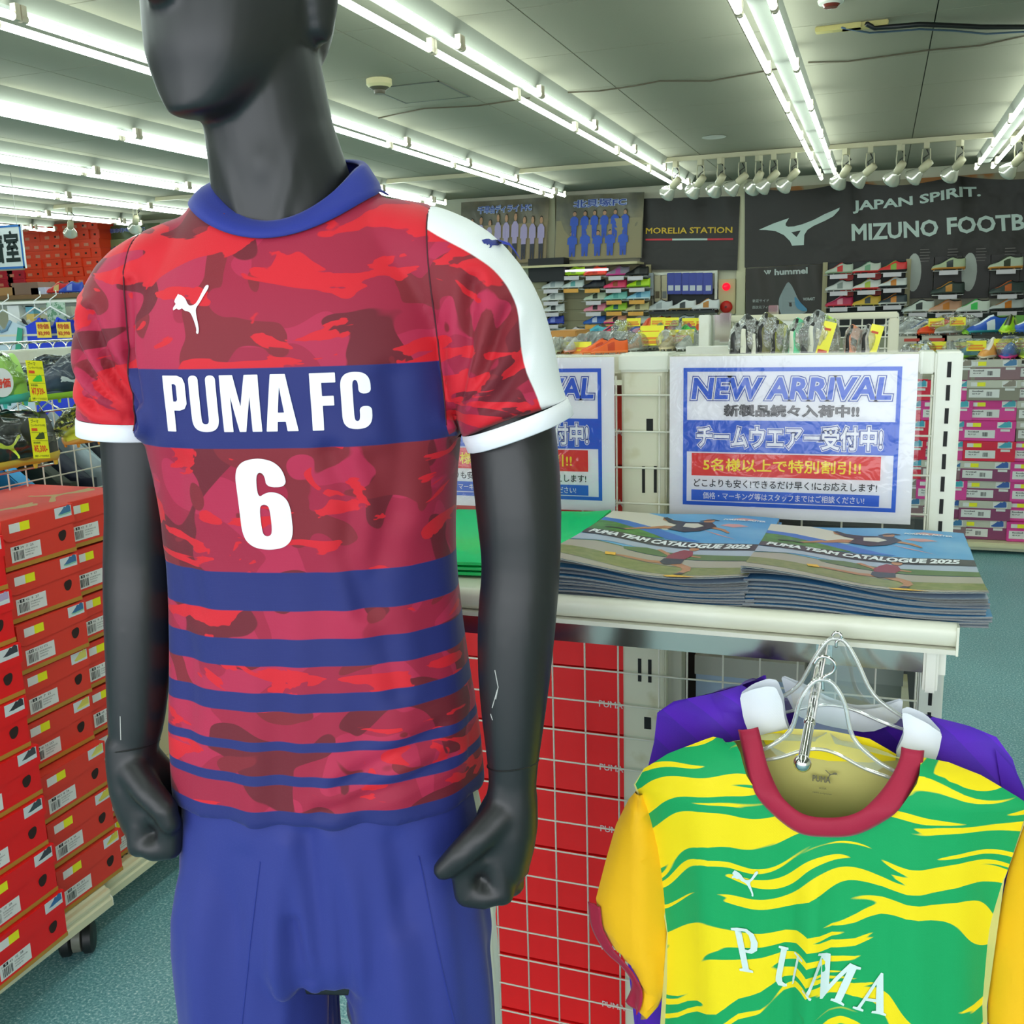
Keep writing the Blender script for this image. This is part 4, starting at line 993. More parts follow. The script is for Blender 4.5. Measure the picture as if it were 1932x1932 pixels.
# ================================================================== shoe boxes
card_brown = mat('kraft_edge', 'b8862f', .6); lab_w = mat('label_white', 'e4e4e0', .5); lab_y = mat('label_yellow', 'f4f010', .45); ink = mat('label_ink', '17181a', .5); pic_w = mat('label_picture', 'd6dcdd', .35); holem = M('2a1712', .8); goldp = mat('gold_ink', 'c29a4a', .45)
def bars(x, y, w, h, n, seed):
    rr = random.Random(seed); arts = []; q = 0
    while q < w:
        t = rr.choice((.0009, .0014, .002)); arts.append(rect(x + q, y, x + min(q + t, w), y + h)); q += t + rr.choice((.001, .0016, .0022))
    return merge(arts)
def shoe_sil(x, y, w, up, sole):
    """side view of a shoe as flat print: [(art, idx)]"""
    S = lambda *p: outline2d([[(x + a * w, y + b * w) for a, b in p]])
    return [(S((0, .10), (.12, .16), (.38, .36), (.52, .50), (.62, .44), (.80, .56), (.98, .46), (1, .12), (.6, .10), (.3, .07)), up), (S((0, .10), (.3, .07), (.6, .10), (1, .12), (.99, .03), (.6, 0), (.2, -.01), (.02, .02)), sole)]
def shoe_box(label, W=.215, H=.116, D=.33, red=red_box, size='8', nums='42  9  27', pic='4a6f9c', sole='8fc7a8', detail=True, grp=None, cats=True, seed=0):
    """box whose front faces +X (local); y runs along the front, origin bottom centre of the front"""
    r = thing('shoe_box', label, 'shoe box', (0, 0, 0), 0, grp)
    lh = .038
    MB().cbox(-D, 0, -W / 2 + .0015, W / 2 - .0015, 0, H - .004, .0012).build('base', red, r, local=True)
    MB().bx(-D + .001, .0006, -W / 2 + .001, W / 2 - .001, 0, .010).build('kraft_edge', card_brown, r, local=True)
    # lid: top plate, flap over the front with rounded lower corner, side strips
    mb = MB(); mb.bx(-D, .002, -W / 2, W / 2, H - .003, H)
    sh = [(-W / 2, H - .001), (-W / 2, H - lh), (-W / 2 + .010, H - lh - .010), (-W / 2 + .022, H - lh - .014), (W / 2 - .004, H - lh - .006), (W / 2, H - lh - .004), (W / 2, H - .001)]
    n = len(sh); mb.add([(.0035, y, z) for y, z in sh] + [(.0012, y, z) for y, z in sh], [tuple(range(n)), tuple(range(2 * n - 1, n - 1, -1))] + [(i, i + n, (i + 1) % n + n, (i + 1) % n) for i in range(n)])
    lid = mb.build('lid', red, r, local=True)
    f = Flat((.0035, -W / 2, 0), (0, 1, 0), (0, 0, 1))
    f.mb([(rect(.020, H - .032, .050, H - .012), 0), (rect(.050, H - .032, .078, H - .012), 1)], .0003).build('sticker', [lab_w, lab_y], lid, local=True)
    ps = shoe_sil(W - .050, H - .022, .040, 1, 2)
    f.mb([(rect(W - .060, H - .027, W - .008, H - .002), 0)] + [(a, i, .0003) for a, i in ps], .0003).build('shoe_picture', [pic_w, M(pic, .5), M(sole, .5)], lid, local=True)
    f0 = Flat((.0001, -W / 2, 0), (0, 1, 0), (0, 0, 1))
    lb = [(rect(.020, .016, .106, .052), 0)]
    if detail:
        lb += [(bars(.027, .020, .028, .020, 12, seed), 1, .0004), (rect(.030, .043, .043, .050), 1, .0004), (T2(nums, .047, .0435, .038, .005), 1, .0004), (T2('FUTURE MATCH FG', .060, .036, .036, .0032), 1, .0004), (T2('football boots', .060, .031, .026, .0025), 1, .0004), (T2('107372 05', .060, .024, .022, .003), 1, .0004), (T2('UK', .024, .044, .004, .003), 1, .0004)]
    else: lb += [(bars(.027, .020, .028, .020, 12, seed), 1, .0004), (rect(.030, .043, .043, .050), 1, .0004)]
    f0.mb(lb, .0006).build('size_label', [lab_w, ink], r, local=True)
    if detail: f0.mb([(T2(size, .032 if len(size) > 1 else .0345, .0442, .009 if len(size) > 1 else .0045, .005, .03), 0)], .0013).build('size_number', lab_w, r, local=True)
    hs = outline2d([soft([(W - .052, .040), (W - .054, .056), (W - .030, .060), (W - .028, .046), (W - .036, .034), (W - .046, .033)], .005)])
    f0.mb([(hs, 0)], .0008).build('finger_hole', holem, r, local=True)
    if cats:
        ft = Flat((-D * .98, W * .48, H), (1, 0, 0), (0, -1, 0)); ft.n = Vector((0, 0, 1))
        a_ = fit(cat2d, W * .9, D * .40); a_ = ([(y + D * .45, x + .01) for x, y in a_[0]], a_[1])
        ft.mb([(a_, 0)], .0004).build('lid_emblem', goldp, r, local=True)
        fs = Flat((-.075, -W / 2, .06), (1, 0, 0), (0, 0, 1))
        fs.mb([(T2('PUMA', .015, .0, .028, .010, .03), 0), (shift(fit(cat2d, .018, .010), .036, .009), 0)], .0006).build('side_emblem', goldp, r, local=True)
    return r
def place_box(b, x, y, z, rz=0, label=None): b.location = (x, y, z); b.rotation_euler = (0, 0, rz); return b
UP = ['bottom', 'second from the bottom', 'third from the bottom', 'fourth from the bottom', 'fifth from the bottom', 'sixth from the bottom', 'seventh from the bottom', 'top']
spec = [('7.5', '41  8.5  26.5', 'd8c84a', 'e8e070'), ('7', '40.5  8  26', 'd8c84a', 'c8c060'), ('7', '40.5  8  26', 'd9cf6a', 'e8e070'), ('6.5', '40  7.5  25.5', 'd6c85a', 'e8e070'), ('6', '39  7  25', 'd9cf6a', 'd8d060'), ('8.5', '42.5  9.5  27.5', '3c6c9a', '8fc7a8'), ('8', '42  9  27', '3f6f9c', '8fc7a8'), ('6', '39  7  25', '44759c', '8fc7a8')]
random.seed(11)
BZ = .182
mainx = [-1.765, -1.77, -1.772, -1.80, -1.80, -1.79, -1.795, -1.80]
for k in range(8):
    sz, nums, pc, so = spec[k]
    b = shoe_box('red shoe box, %s in the front stack left of the mannequin' % UP[k], size=sz, nums=nums, pic=pc, sole=so, grp='red shoe boxes in stacks', seed=k)
    place_box(b, mainx[k], [1.750, 1.745, 1.742, 1.742, 1.752, 1.75, 1.748, 1.755][k] + .003, BZ + k * .1195, random.uniform(-.025, .025))
for k in range(8):
    b = shoe_box('red shoe box, %s in the stack behind the front one' % UP[k], size='8', nums='42  9  27', pic='5d7f77' if k % 2 else 'd8c84a', sole='8fc7a8', grp='red shoe boxes in stacks', seed=20 + k, cats=k == 7)
    place_box(b, -1.84, 1.985 + (k % 3) * .003, BZ - .02 + k * .1215, random.uniform(-.02, .02))
for k in range(8):
    b = shoe_box('red shoe box, %s in the stack cut by the left edge' % UP[k], size='9', nums='43  10  28', pic=['3d6fa4', '3a3f49', '3a4a52', '44454b', '30343c', '3a3d46', 'b9a7c9', 'c23a55'][k], sole='d9e0e0', red=red_sat, grp='red shoe boxes in stacks', seed=40 + k, cats=k == 7)
    place_box(b, -1.69 - .006 * k, 1.475 + (.012, .006, .0, .008, -.004, .004, .006, .006)[k], BZ + k * .1175, random.uniform(-.02, .03))
# rolling base shelves
perf = M('3a3424', .8)
def base_shelf(label, y0, y1, xf, z, caster):
    r = thing('rolling_shelf', label, 'shelf', (xf - .2, y0, 0))
    MB().bx(xf - .42, xf - .022, y0, y1, z - .022, z).build('shelf_plate', mat('perf_cream', 'cbbd92', .45), r)
    mb = MB(); prof = [(-.022, 0), (-.018, .0), (-.014, -.006), (-.004, -.008), (0, -.014), (0, -.020), (-.004, -.024), (-.003, -.030), (.002, -.034), (.002, -.052), (-.022, -.052)]
    mb.loft([[Vector((xf + a, y, z + b)) for a, b in prof] for y in (y0, y1)]); mb.build('price_rail', mat('rail_cream', 'dcd8b4', .3), r, smooth=True, angle=30)
    mb = MB(); y = y0 + .02; k = 0
    while y < y1 - .02: mb.lathe([(.0035, .0004), (.001, .0008)], c=(xf - .040, y, z), seg=6); y += .018
    mb.build('perforations', perf, r)['kind'] = 'stuff'
    mb = MB().add([(xf - .022, y1, z), (xf + .004, y1, z - .03), (xf + .004, y1, z - .052), (xf - .03, y1, z - .05)], [(0, 1, 2, 3)]); mb.build('end_cap', creamw, r)
    MB().bx(xf - .5, xf - .45, y0, y1, .06, 1.50).build('back_panel', mat('back_cream', 'c5c1a6', .5), r) if False else None
    return r
s1 = base_shelf('cream rolling base shelf under the front red boxes', .55, 1.79, -1.745, .180, True)
s2 = base_shelf('cream base shelf farther back under the rear boxes', 1.83, 3.4, -1.80, .158, False)
def leg_caster(par, y, label=None):
    MB().cbox(-1.90, -1.845, y - .05, y, .085, .165, .003).build('leg_bracket', creamw, par)
    mb = MB().bx(-1.844, -1.8435, y - .018, y - .010, .10, .125).bx(-1.844, -1.8435, y - .040, y - .034, .095, .13); mb.build('slots', slotm, par)['kind'] = 'stuff'
    c = thing('caster', label, 'caster', (-1.87, y + .0, .0)) if False else par
    T = Matrix.Rotation(math.radians(90), 4, 'Y') @ Matrix.Rotation(0, 4, 'Z')
    wl = []
    for dx in (-.026, .026):
        T2_ = Matrix.Rotation(math.radians(35), 4, 'Z') @ T
        c0 = Vector((-1.835, y - .005, .041)) + (Matrix.Rotation(math.radians(35), 4, 'Z') @ Vector((dx, 0, 0)))
        MB().lathe([(.012, -.014), (.034, -.014), (.041, -.009), (.041, .009), (.034, .014), (.012, .014)], c=c0, T=T2_, seg=28).build('caster_wheel', mat('caster_black', '1d1e1f', .45), par, smooth=True, angle=40)
    MB().lathe([(.03, -.012), (.036, -.01), (.036, .01), (.03, .012)], c=Vector((-1.835, y - .005, .043)), T=Matrix.Rotation(math.radians(35), 4, 'Z') @ T, seg=20).build('caster_hood', mat('caster_grey', '7e7c70', .4), par, smooth=True, angle=40)
    MB().cyl((-1.86, y - .02, .05), (-1.86, y - .02, .09), .008).build('caster_stem', steel, par)
leg_caster(s1, 1.76)
leg_caster(s2, 3.3)
# ------------------------------------------------------------------ big red boxes behind the near net
def long_box(label, x0, x1, z0, h, y, m=red_sat, txt=True):
    r = thing('shoe_box', label, 'shoe box', ((x0 + x1) / 2, y, z0), 0, 'red boxes behind the wire net')
    MB().cbox(x0, x1, y + .002, y + .22, z0, z0 + h - .004, .001).build('base', m, r)
    MB().bx(x0 - .001, x1 + .001, y, y + .222, z0 + h - .034, z0 + h - .001).build('lid', m, r)
    if txt:
        f = Flat((x1 - .060, y, z0 + .052), (1, 0, 0), (0, 0, 1)); f.n = Vector((0, -1, 0))
        f.mb([(T2('PUMA', 0, 0, .046, .013, .015), 0)], .0022 - .003 + .002).build('lettering', mat('dull_white', 'd8d0d0', .5), r)
    return r
hts = [.125] * 11
z = .013
for k in range(9):
    long_box('big red shoe box behind the near net, %s' % (['lowest', 'second lowest', 'third lowest', 'fourth from the bottom', 'fifth from the bottom', 'sixth from the bottom', 'seventh from the bottom', 'just below the top one', 'topmost'][k]), -.745, -.405, z + .127 * k, .125, 1.72)
for k in range(2):
    long_box('red shoe box above shelf level behind the left poster, %s one' % ['lower', 'upper'][k], -.745, -.405, z + .127 * (9 + k), .125, 1.73, red_box)
# grey boxes right of the centre post
def plain_box(label, x0, x1, y0, y1, z0, z1, mb_, ml, lidh=.035):
    r = thing('storage_box', label, 'box', ((x0 + x1) / 2, (y0 + y1) / 2, z0))
    MB().cbox(x0, x1, y0, y1, z0, z1 - .004, .001).build('base', mb_, r); MB().bx(x0 - .002, x1 + .002, y0 - .002, y1 + .002, z1 - lidh, z1).build('lid', ml, r)
    return r
gb = M('8d99a2', .5); gl = M('a9a89a', .5)
plain_box('blue-grey box with pale lid in the dark compartment beside the post', -.285, -.10, 1.72, 1.98, .83, .945, M('9db0c4', .45), gl)
plain_box('pale grey box at the right end of the dark compartment', -.07, .06, 1.74, 1.98, .83, .95, M('8a9186', .5), M('9aa096', .5))
plain_box('grey carton below in the dark compartment', -.28, .05, 1.75, 1.98, .66, .80, M('6d7468', .6), M('7d8478', .6))
MB().bx(-.30, .08, 1.70, 2.05, .80, .826).build('compartment_shelf', creamp, gond)
MB().bx(-.80, .10, 2.06, 2.08, .1, 1.14).build('back_panel', M('3a3f3c', .7), gond)
bagm = film('clear_bag', amount=.6, rough=.06, bscale=45, bdist=.01, body=.06, bodycol='e8eef0')
def crumple(name, label, cat, c, sx, sy, sz, m, seed, grp=None, sub=3):
    bm = bmesh.new(); bmesh.ops.create_icosphere(bm, subdivisions=sub, radius=1)
    from mathutils import noise as nz
    for v in bm.verts:
        n_ = nz.noise(v.co * 1.7 + Vector((seed, 0, 0))) * .25 + nz.noise(v.co * 4 + Vector((0, seed, 0))) * .12
        v.co *= 1 + n_; v.co = Vector((v.co.x * sx, v.co.y * sy, v.co.z * sz))
    bm.verts.index_update(); mb = MB().add([v.co for v in bm.verts], [[v.index for v in f.verts] for f in bm.faces]); bm.free()
    o = mb.build(name, m, local=True, smooth=False); o.location = c
    if cat: tag(o, label, cat, grp)
    return o
crumple('plastic_bag', 'crumpled clear plastic bag on the blue-grey box behind the net', 'plastic bag', (-.19, 1.84, .975), .085, .09, .03, bagm, 3)
# ================================================================== faceout arm, clear hangers and the two hanging jerseys
arm = thing('faceout_arm', 'sloping chrome hanging arm with ball end below the catalogue shelf', 'display arm', (-.045, 1.176, 1.17))
YF, YP = 1.045, 1.115
A0 = P(1556, 1205, 'Y', 1.172); A1 = P(1514, 1440, 'Y', .945)
R_ = lambda t: A0.lerp(A1, t)
MB().cbox(A0.x - .009, A0.x + .009, 1.166, 1.176, 1.145, 1.18, .002).build('mount', chrome, arm)
MB().tube([R_(0), R_(1)], [.0052, .0052], 14).build('rod', chrome, arm, smooth=True, angle=40)
for i, t in enumerate((.40, .72, 1.0)):
    c = R_(t); bm = bmesh.new(); bmesh.ops.create_uvsphere(bm, u_segments=16, v_segments=10, radius=.0062 if t < 1 else .0085)
    bm.verts.index_update(); MB().add([v.co * (1 if t == 1 else 1) + c + Vector((0, 0, .0015 if t < 1 else 0)) for v in bm.verts], [[v.index for v in f.verts] for f in bm.faces]).build('ball_stop' if t < 1 else 'ball_end', chrome, arm, smooth=True); bm.free()
clear = film('clear_plastic', amount=.5, rough=.05, bscale=12, bdist=.001, body=.04, bodycol='e9f0ee')
clear2 = film('clear_plastic_rim', amount=.8, rough=.08, bscale=12, bdist=.001, body=.28, bodycol='dfe6e0')
def hanger(label, cx, cy, z, hw, rz=0, hs=1.0):
    """clear moulded hanger, neck at (cx, cy, z); shoulders hw wide each side"""
    r = thing('clear_hanger', label, 'hanger', (cx, cy, z), rz)
    hk = [(0, 0, -.004), (0, 0, .010), (.009, 0, .017), (.011, 0, .026), (.004, 0, .033), (-.005, 0, .032), (-.010, 0, .024)]
    MB().tube([(a * hs, b, c * hs) for a, b, c in catmull(hk, 4)], .0018, 8).build('hook', chrome, r, smooth=True, local=True)
    top = catmull([(-hw, 0, -.085), (-hw * .72, 0, -.074), (-hw * .42, 0, -.052), (-.022, 0, -.016), (-.010, 0, .004), (0, 0, .008), (.010, 0, .004), (.022, 0, -.016), (hw * .42, 0, -.052), (hw * .72, 0, -.074), (hw, 0, -.085)], 4)
    low = catmull([(-hw, 0, -.094), (-hw * .6, 0, -.086), (-hw * .25, 0, -.074), (0, 0, -.070), (hw * .25, 0, -.074), (hw * .6, 0, -.086), (hw, 0, -.094)], 6)
    MB().tube(top, .0024, 8).tube(low, .002, 8).build('rim', clear2, r, smooth=True, local=True)
    vs = []; n = 24
    def at(curve, u):
        k = u * (len(curve) - 1); i = min(int(k), len(curve) - 2); t = k - i; return Vector(curve[i]).lerp(Vector(curve[i + 1]), t)
    mb = MB(); mb.grid(lambda a, b: at(top, a).lerp(at(low, a), b) + Vector((0, .0004, 0)), 24, 3)
    mb.build('web', clear, r, smooth=True, local=True)
    return r
def flames(nt, vec, xyz):
    x, z = xyz.outputs[0], xyz.outputs[2]
    zz = math_(nt, 'SUBTRACT', z, math_(nt, 'MULTIPLY', math_(nt, 'MULTIPLY', x, -1.1), math_(nt, 'SUBTRACT', x, .20)))
    w1 = node(nt, 'ShaderNodeTexNoise', {'Vector': vec, 'Scale': 9.0, 'Detail': .0}).outputs['Fac']
    zz = math_(nt, 'ADD', zz, math_(nt, 'MULTIPLY', w1, .10))
    cb = node(nt, 'ShaderNodeCombineXYZ', {0: math_(nt, 'MULTIPLY', x, 4.6), 1: 0.0, 2: math_(nt, 'MULTIPLY', zz, 52.0)})
    n1 = node(nt, 'ShaderNodeTexNoise', {'Vector': cb.outputs[0], 'Scale': 1.0, 'Detail': 1.1, 'Roughness': .55, 'Distortion': .3}).outputs['Fac']
    return mix3(nt, step(nt, n1, .515, .005), lin('04a05a'), lin('f4dc08'))
m_flame = fabric('flame_fabric', flames); m_yel = fabric('yellow_knit', lambda nt, v, x: lin('f6bc08')); m_mar = fabric('maroon_knit', lambda nt, v, x: lin('a51c3c')); m_yin = fabric('pale_yellow_inside', lambda nt, v, x: lin('cdc675'))
def purple_col(nt, vec, xyz):
    w1 = node(nt, 'ShaderNodeTexWave', {'Vector': vec, 'Scale': 14.0, 'Distortion': 0.0}, bands_direction='DIAGONAL', wave_profile='SAW').outputs['Fac']
    b_ = node(nt, 'ShaderNodeTexVoronoi', {'Vector': vec, 'Scale': 26.0}).outputs['Distance']
    return mix3(nt, math_(nt, 'MULTIPLY', w1, .5), lin('5a1fc0'), lin('3d2a9a'))
m_pur = fabric('purple_knit', purple_col); m_wcol = fabric('white_collar_knit', lambda nt, v, x: lin('e9eef6'))
def garment(root, outline, sleeves, thick, folds, mats, back_drop=.0, cutneck=None, step_=.012):
    """outline: front body (x, z) polygon; sleeves: list of (polygon, bulge); cloth surfaces bulge in y"""
    def ydisp(x, z, xs0, xs1, t):
        c = (xs0 + xs1) / 2; h = max(.01, (xs1 - xs0) / 2); q = max(-1, min(1, (x - c) / h)); return t * (1 - abs(q) ** 3.2)
    def width(poly, z):
        xs = []
        for i in range(len(poly)):
            a, b = poly[i], poly[(i + 1) % len(poly)]
            if (a[1] - z) * (b[1] - z) <= 0 and abs(a[1] - b[1]) > 1e-9: xs.append(a[0] + (z - a[1]) / (b[1] - a[1]) * (b[0] - a[0]))
        return (min(xs), max(xs)) if xs else (poly[0][0], poly[0][0] + .001)
    def sheet(name, poly, sgn, t, mt, fold=folds, lift=0, silh=None):
        art = cutgrid(outline2d([poly]), step_); mb = MB(); vs = []
        for x, z in art[0]:
            a, b = width(silh or poly, z); y = -sgn * ydisp(x, z, a, b, t)
            if sgn > 0: y += fold(x, z)
            vs.append((x, y - sgn * lift, z))
        mb.add(vs, art[1]); o = mb.build(name, mt, root, smooth=True, local=True)
        return o
    return sheet, width
# ---- green and yellow jersey (local axes: x right, y away, z up; origin at the neck centre)
_g = P(1562, 1402, 'Y', YF); GYJ = Vector((_g.x, YF, _g.z))
j1 = thing('football_jersey', 'green and yellow flame-patterned jersey with maroon collar on the front hanger', 'jersey', GYJ)
def q_(px, py, Y=None): p = P(px, py, 'Y', YF); return (p.x - GYJ.x, p.z - GYJ.z)
front = [q_(*p) for p in [(1392, 1375), (1330, 1395), (1260, 1422), (1215, 1450), (1196, 1480), (1225, 1560), (1245, 1650), (1258, 1760), (1258, 1850), (1252, 1932), (1235, 2080), (1225, 2400), (1560, 2430), (1880, 2420), (1870, 2080), (1862, 1900), (1876, 1760), (1895, 1660), (1932, 1545), (1945, 1520), (1915, 1500), (1850, 1462), (1790, 1438), (1738, 1428), (1728, 1455), (1695, 1500), (1640, 1530), (1560, 1540), (1500, 1525), (1450, 1490), (1415, 1440)]]
fold1 = lambda x, z: -.011 * math.exp(-((x + .003 - .02 * z) / .008) ** 2) * min(1, max(0, (-z - .10) / .05)) + .007 * math.exp(-((x + .024 - .02 * z) / .012) ** 2) * min(1, max(0, (-z - .10) / .05)) + .004 * math.sin(x * 55 + z * 6) * min(1, max(0, (-z - .05) / .15)) + .003 * math.sin(x * 120 + 2 + z * 9) * min(1, max(0, -z / .2))
sheet, _w = garment(j1, front, None, .045, fold1, None)
MASKP = [p for p in front]
sheet('front_panel', front, 1, .034, m_flame)
backp = [q_(*p) for p in [(1412, 1394), (1330, 1408), (1260, 1422), (1215, 1450), (1196, 1480), (1225, 1560), (1258, 1760), (1235, 2080), (1225, 2400), (1560, 2430), (1880, 2420), (1862, 1900), (1895, 1660), (1945, 1520), (1915, 1500), (1850, 1470), (1724, 1442), (1700, 1432), (1560, 1400), (1436, 1396)]]
def bfold(x, z): return 0
o = sheet('back_panel', backp, -1, .030, [m_yin]); 
# inside yoke of the back neck
yoke = [q_(*p) for p in [(1432, 1402), (1490, 1392), (1560, 1396), (1640, 1412), (1692, 1440), (1690, 1452), (1640, 1458), (1560, 1455), (1480, 1440), (1440, 1420)]]
mb = MB(); a_ = cutgrid(outline2d([yoke]), .01); mb.add([(x, .026 * (1 - min(1, abs(x / .13)) ** 3), z) for x, z in a_[0]], a_[1]); mb.build('neck_yoke', fabric('yellow_flat', lambda nt, v, x: lin('f2dc10')), j1, smooth=True, local=True)
fl_ = Flat((0, .0235, 0), (1, 0, 0), (0, 0, 1)); fl_.n = Vector((0, -1, 0))
lp = q_(1530, 1492); fl_.mb([(T2('PUMA', lp[0], lp[1], .019, .0075, .035), 0), (shift(([(-x, y) for x, y in fit(cat2d, .013, .009)[0]], cat2d[1]), lp[0] + .026, lp[1] + .006), 0), (T2('ASIA', lp[0] + .007, lp[1] - .008, .008, .0022), 0), (T2('100% polyester', lp[0] + .001, lp[1] - .014, .02, .0022), 0)], 0).build('neck_print', M('6f6d52', .6), j1, local=True)
def ribbon(name, centre, wid, ys, mt, root, n=6, thick=.003):
    """band along a polyline of (x, z) with half widths, following depth ys(x, z)"""
    c = catmull(centre, n); mb = MB(); L = []; Rr = []
    for i, p in enumerate(c):
        a = c[max(i - 1, 0)]; b = c[min(i + 1, len(c) - 1)]; dx, dz = b[0] - a[0], b[1] - a[1]; l = math.hypot(dx, dz) or 1; nx, nz_ = -dz / l, dx / l
        row = []
        for t in (-1, -.6, 0, .6, 1): x, z = p[0] + nx * wid * t, p[1] + nz_ * wid * t; row.append((x, ys(x, z) - thick * (1 - t * t) ** .5 - .0006, z))
        L.append(row)
    vs = [q for r in L for q in r]; m_ = 5
    mb.add(vs, [(i * m_ + j, i * m_ + j + 1, (i + 1) * m_ + j + 1, (i + 1) * m_ + j) for i in range(len(L) - 1) for j in range(m_ - 1)])
    o = mb.build(name, mt, root, smooth=True, local=True); s_ = o.modifiers.new('s', 'SOLIDIFY'); s_.thickness = .0012; return o
col = [q_(*p) for p in [(1412, 1372), (1420, 1400), (1436, 1440), (1466, 1484), (1510, 1518), (1562, 1530), (1618, 1522), (1665, 1496), (1700, 1462), (1718, 1432), (1722, 1410)]]
def yfront(x, z):
    a, b = _w(front, min(z, -.02)); c = (a + b) / 2; h = (b - a) / 2; qq = max(-1, min(1, (x - c) / h)); return -.034 * (1 - abs(qq) ** 3.2) + fold1(x, z)
ribbon('collar', col, .0105, lambda x, z: yfront(x, min(z, -.015)) * min(1, max(.0, (-z + .0) / .05)) - .002, m_mar, j1)
bcol = [q_(*p) for p in [(1420, 1385), (1450, 1400), (1500, 1410), (1560, 1412), (1640, 1418), (1712, 1430)]]
# sleeves: hanging tubes flattened by gravity
def sleeve(root, poly, mt, cuff, mc, yb, amp):
    art = cutgrid(outline2d([poly]), .010); xs = [p[0] for p in poly]; zs = [p[1] for p in poly]; c = (min(xs) + max(xs)) / 2
    def sy(x, z, s):
        a, b = _w(poly, z); h = max(.004, (b - a) / 2); qv = max(-1, min(1, (x - (a + b) / 2) / h))
        return yb - s * amp * (1 - abs(qv) ** 2.5) + (-.006 * math.exp(-((qv - .25) / .25) ** 2) if s > 0 else 0)
    mb = MB()
    for s in (1, -1): mb.add([(x, sy(x, z, s), z) for x, z in art[0]], art[1])
    o = mb.build('sleeve', mt, root, smooth=True, local=True)
    ribbon('cuff', cuff, .0085, lambda x, z: sy(x, z, 1) - .002, mc, root)
    return sy
slp = [q_(*p) for p in [(1208, 1486), (1184, 1512), (1160, 1560), (1140, 1630), (1122, 1700), (1128, 1745), (1150, 1785), (1185, 1820), (1205, 1850), (1200, 1895), (1215, 1905), (1240, 1905), (1252, 1880), (1262, 1800), (1262, 1700), (1250, 1600), (1228, 1530)]]
cuffL = [q_(*p) for p in [(1122, 1705), (1128, 1750), (1150, 1790), (1180, 1818), (1202, 1848), (1204, 1872), (1192, 1900)]]
sleeve(j1, slp, m_yel, cuffL, m_mar, .006, .022)
slr = [q_(*p) for p in [(1945, 1520), (1915, 1600), (1892, 1700), (1872, 1820), (1862, 1932), (1890, 1960), (1960, 1930), (2030, 1880), (2050, 1800), (2020, 1680), (1990, 1580)]]
cuffR = [q_(*p) for p in [(1870, 1950), (1900, 1958), (1960, 1926), (2030, 1878), (2048, 1810)]]
sleeve(j1, slr, m_yel, cuffR, m_mar, .006, .022)
# emblem and serif letters on the front
def on_front(art, d=.0012):
    art = cutgrid(art, .008); return MB().add([(x, yfront(x, z) - d, z) for x, z in art[0]], art[1])
e0 = q_(1384, 1648); ca = fit(([(x * .82 - y * .42, x * .42 * .3 + y) for x, y in cat2d[0]], cat2d[1]), .0335, .028)
ca = fit(cat2d, .030, .031); ca = ([(x + .12 * (.031 - y), y) for x, y in ca[0]], ca[1])
palew = fabric('pale_print', lambda nt, v, x: lin('d3e6e2'))
on_front(shift(ca, e0[0], e0[1] - .004)).build('emblem', palew, j1, smooth=True, local=True)['label'] = 'pale leaping cat emblem'
sP = [[(0, 0), (.36, 0), (.36, .05), (.26, .07), (.26, .45), (.42, .44), (.58, .52), (.64, .70), (.58, .90), (.42, 1), (0, 1), (0, .95), (.09, .93), (.09, .07), (0, .05)], [(.26, .52), (.26, .93), (.36, .93), (.44, .86), (.46, .70), (.42, .56), (.34, .51)]]
sU = [[(0, 1), (.34, 1), (.34, .95), (.25, .93), (.25, .25), (.30, .12), (.40, .08), (.50, .12), (.56, .25), (.56, .93), (.47, .95), (.47, 1), (.72, 1), (.72, .95), (.62, .93), (.62, .22), (.54, .06), (.38, 0), (.20, .03), (.10, .14), (.08, .25), (.08, .93), (0, .95)]]
sM = [[(0, 0), (.24, 0), (.24, .05), (.15, .07), (.17, .75), (.46, 0), (.52, 0), (.80, .78), (.80, .07), (.72, .05), (.72, 0), (1.06, 0), (1.06, .05), (.97, .07), (.97, .93), (1.06, .95), (1.06, 1), (.78, 1), (.54, .34), (.29, 1), (0, 1), (0, .95), (.09, .93), (.08, .07), (0, .05)]]
sA = [[(0, 0), (.28, 0), (.28, .05), (.19, .07), (.25, .27), (.53, .27), (.60, .07), (.50, .05), (.50, 0), (.88, 0), (.88, .05), (.80, .07), (.46, 1), (.40, 1), (.10, .07), (0, .05)], [(.28, .34), (.50, .34), (.39, .70)]]
for nm, gl, (lx, ly), h, rot in (('P', sP, (1402, 1802), .052, 12), ('U', sU, (1460, 1828), .050, -8), ('M', sM, (1518, 1824), .052, -18), ('A', sA, (1610, 1862), .048, -14)):
    a_ = fit(outline2d(gl), None, h); c_, s_ = math.cos(math.radians(rot)), math.sin(math.radians(rot)); o_ = q_(lx, ly)
    sx = .72 if nm == 'U' else .82
    a_ = ([(x * sx * c_ - y * s_ + o_[0], x * sx * s_ + y * c_ + o_[1]) for x, y in a_[0]], a_[1])
    on_front(a_, .0016).build('lettering', palew, j1, smooth=True, local=True)['label'] = 'pale serif letter ' + nm
_h = P(1553, 1296, 'Y', YF); _h0, _h1 = P(1425, 1390, 'Y', YF), P(1705, 1425, 'Y', YF)
hanger('clear plastic hanger holding the green and yellow jersey', _h.x, YF, _h.z, (_h1.x - _h0.x) / 2)
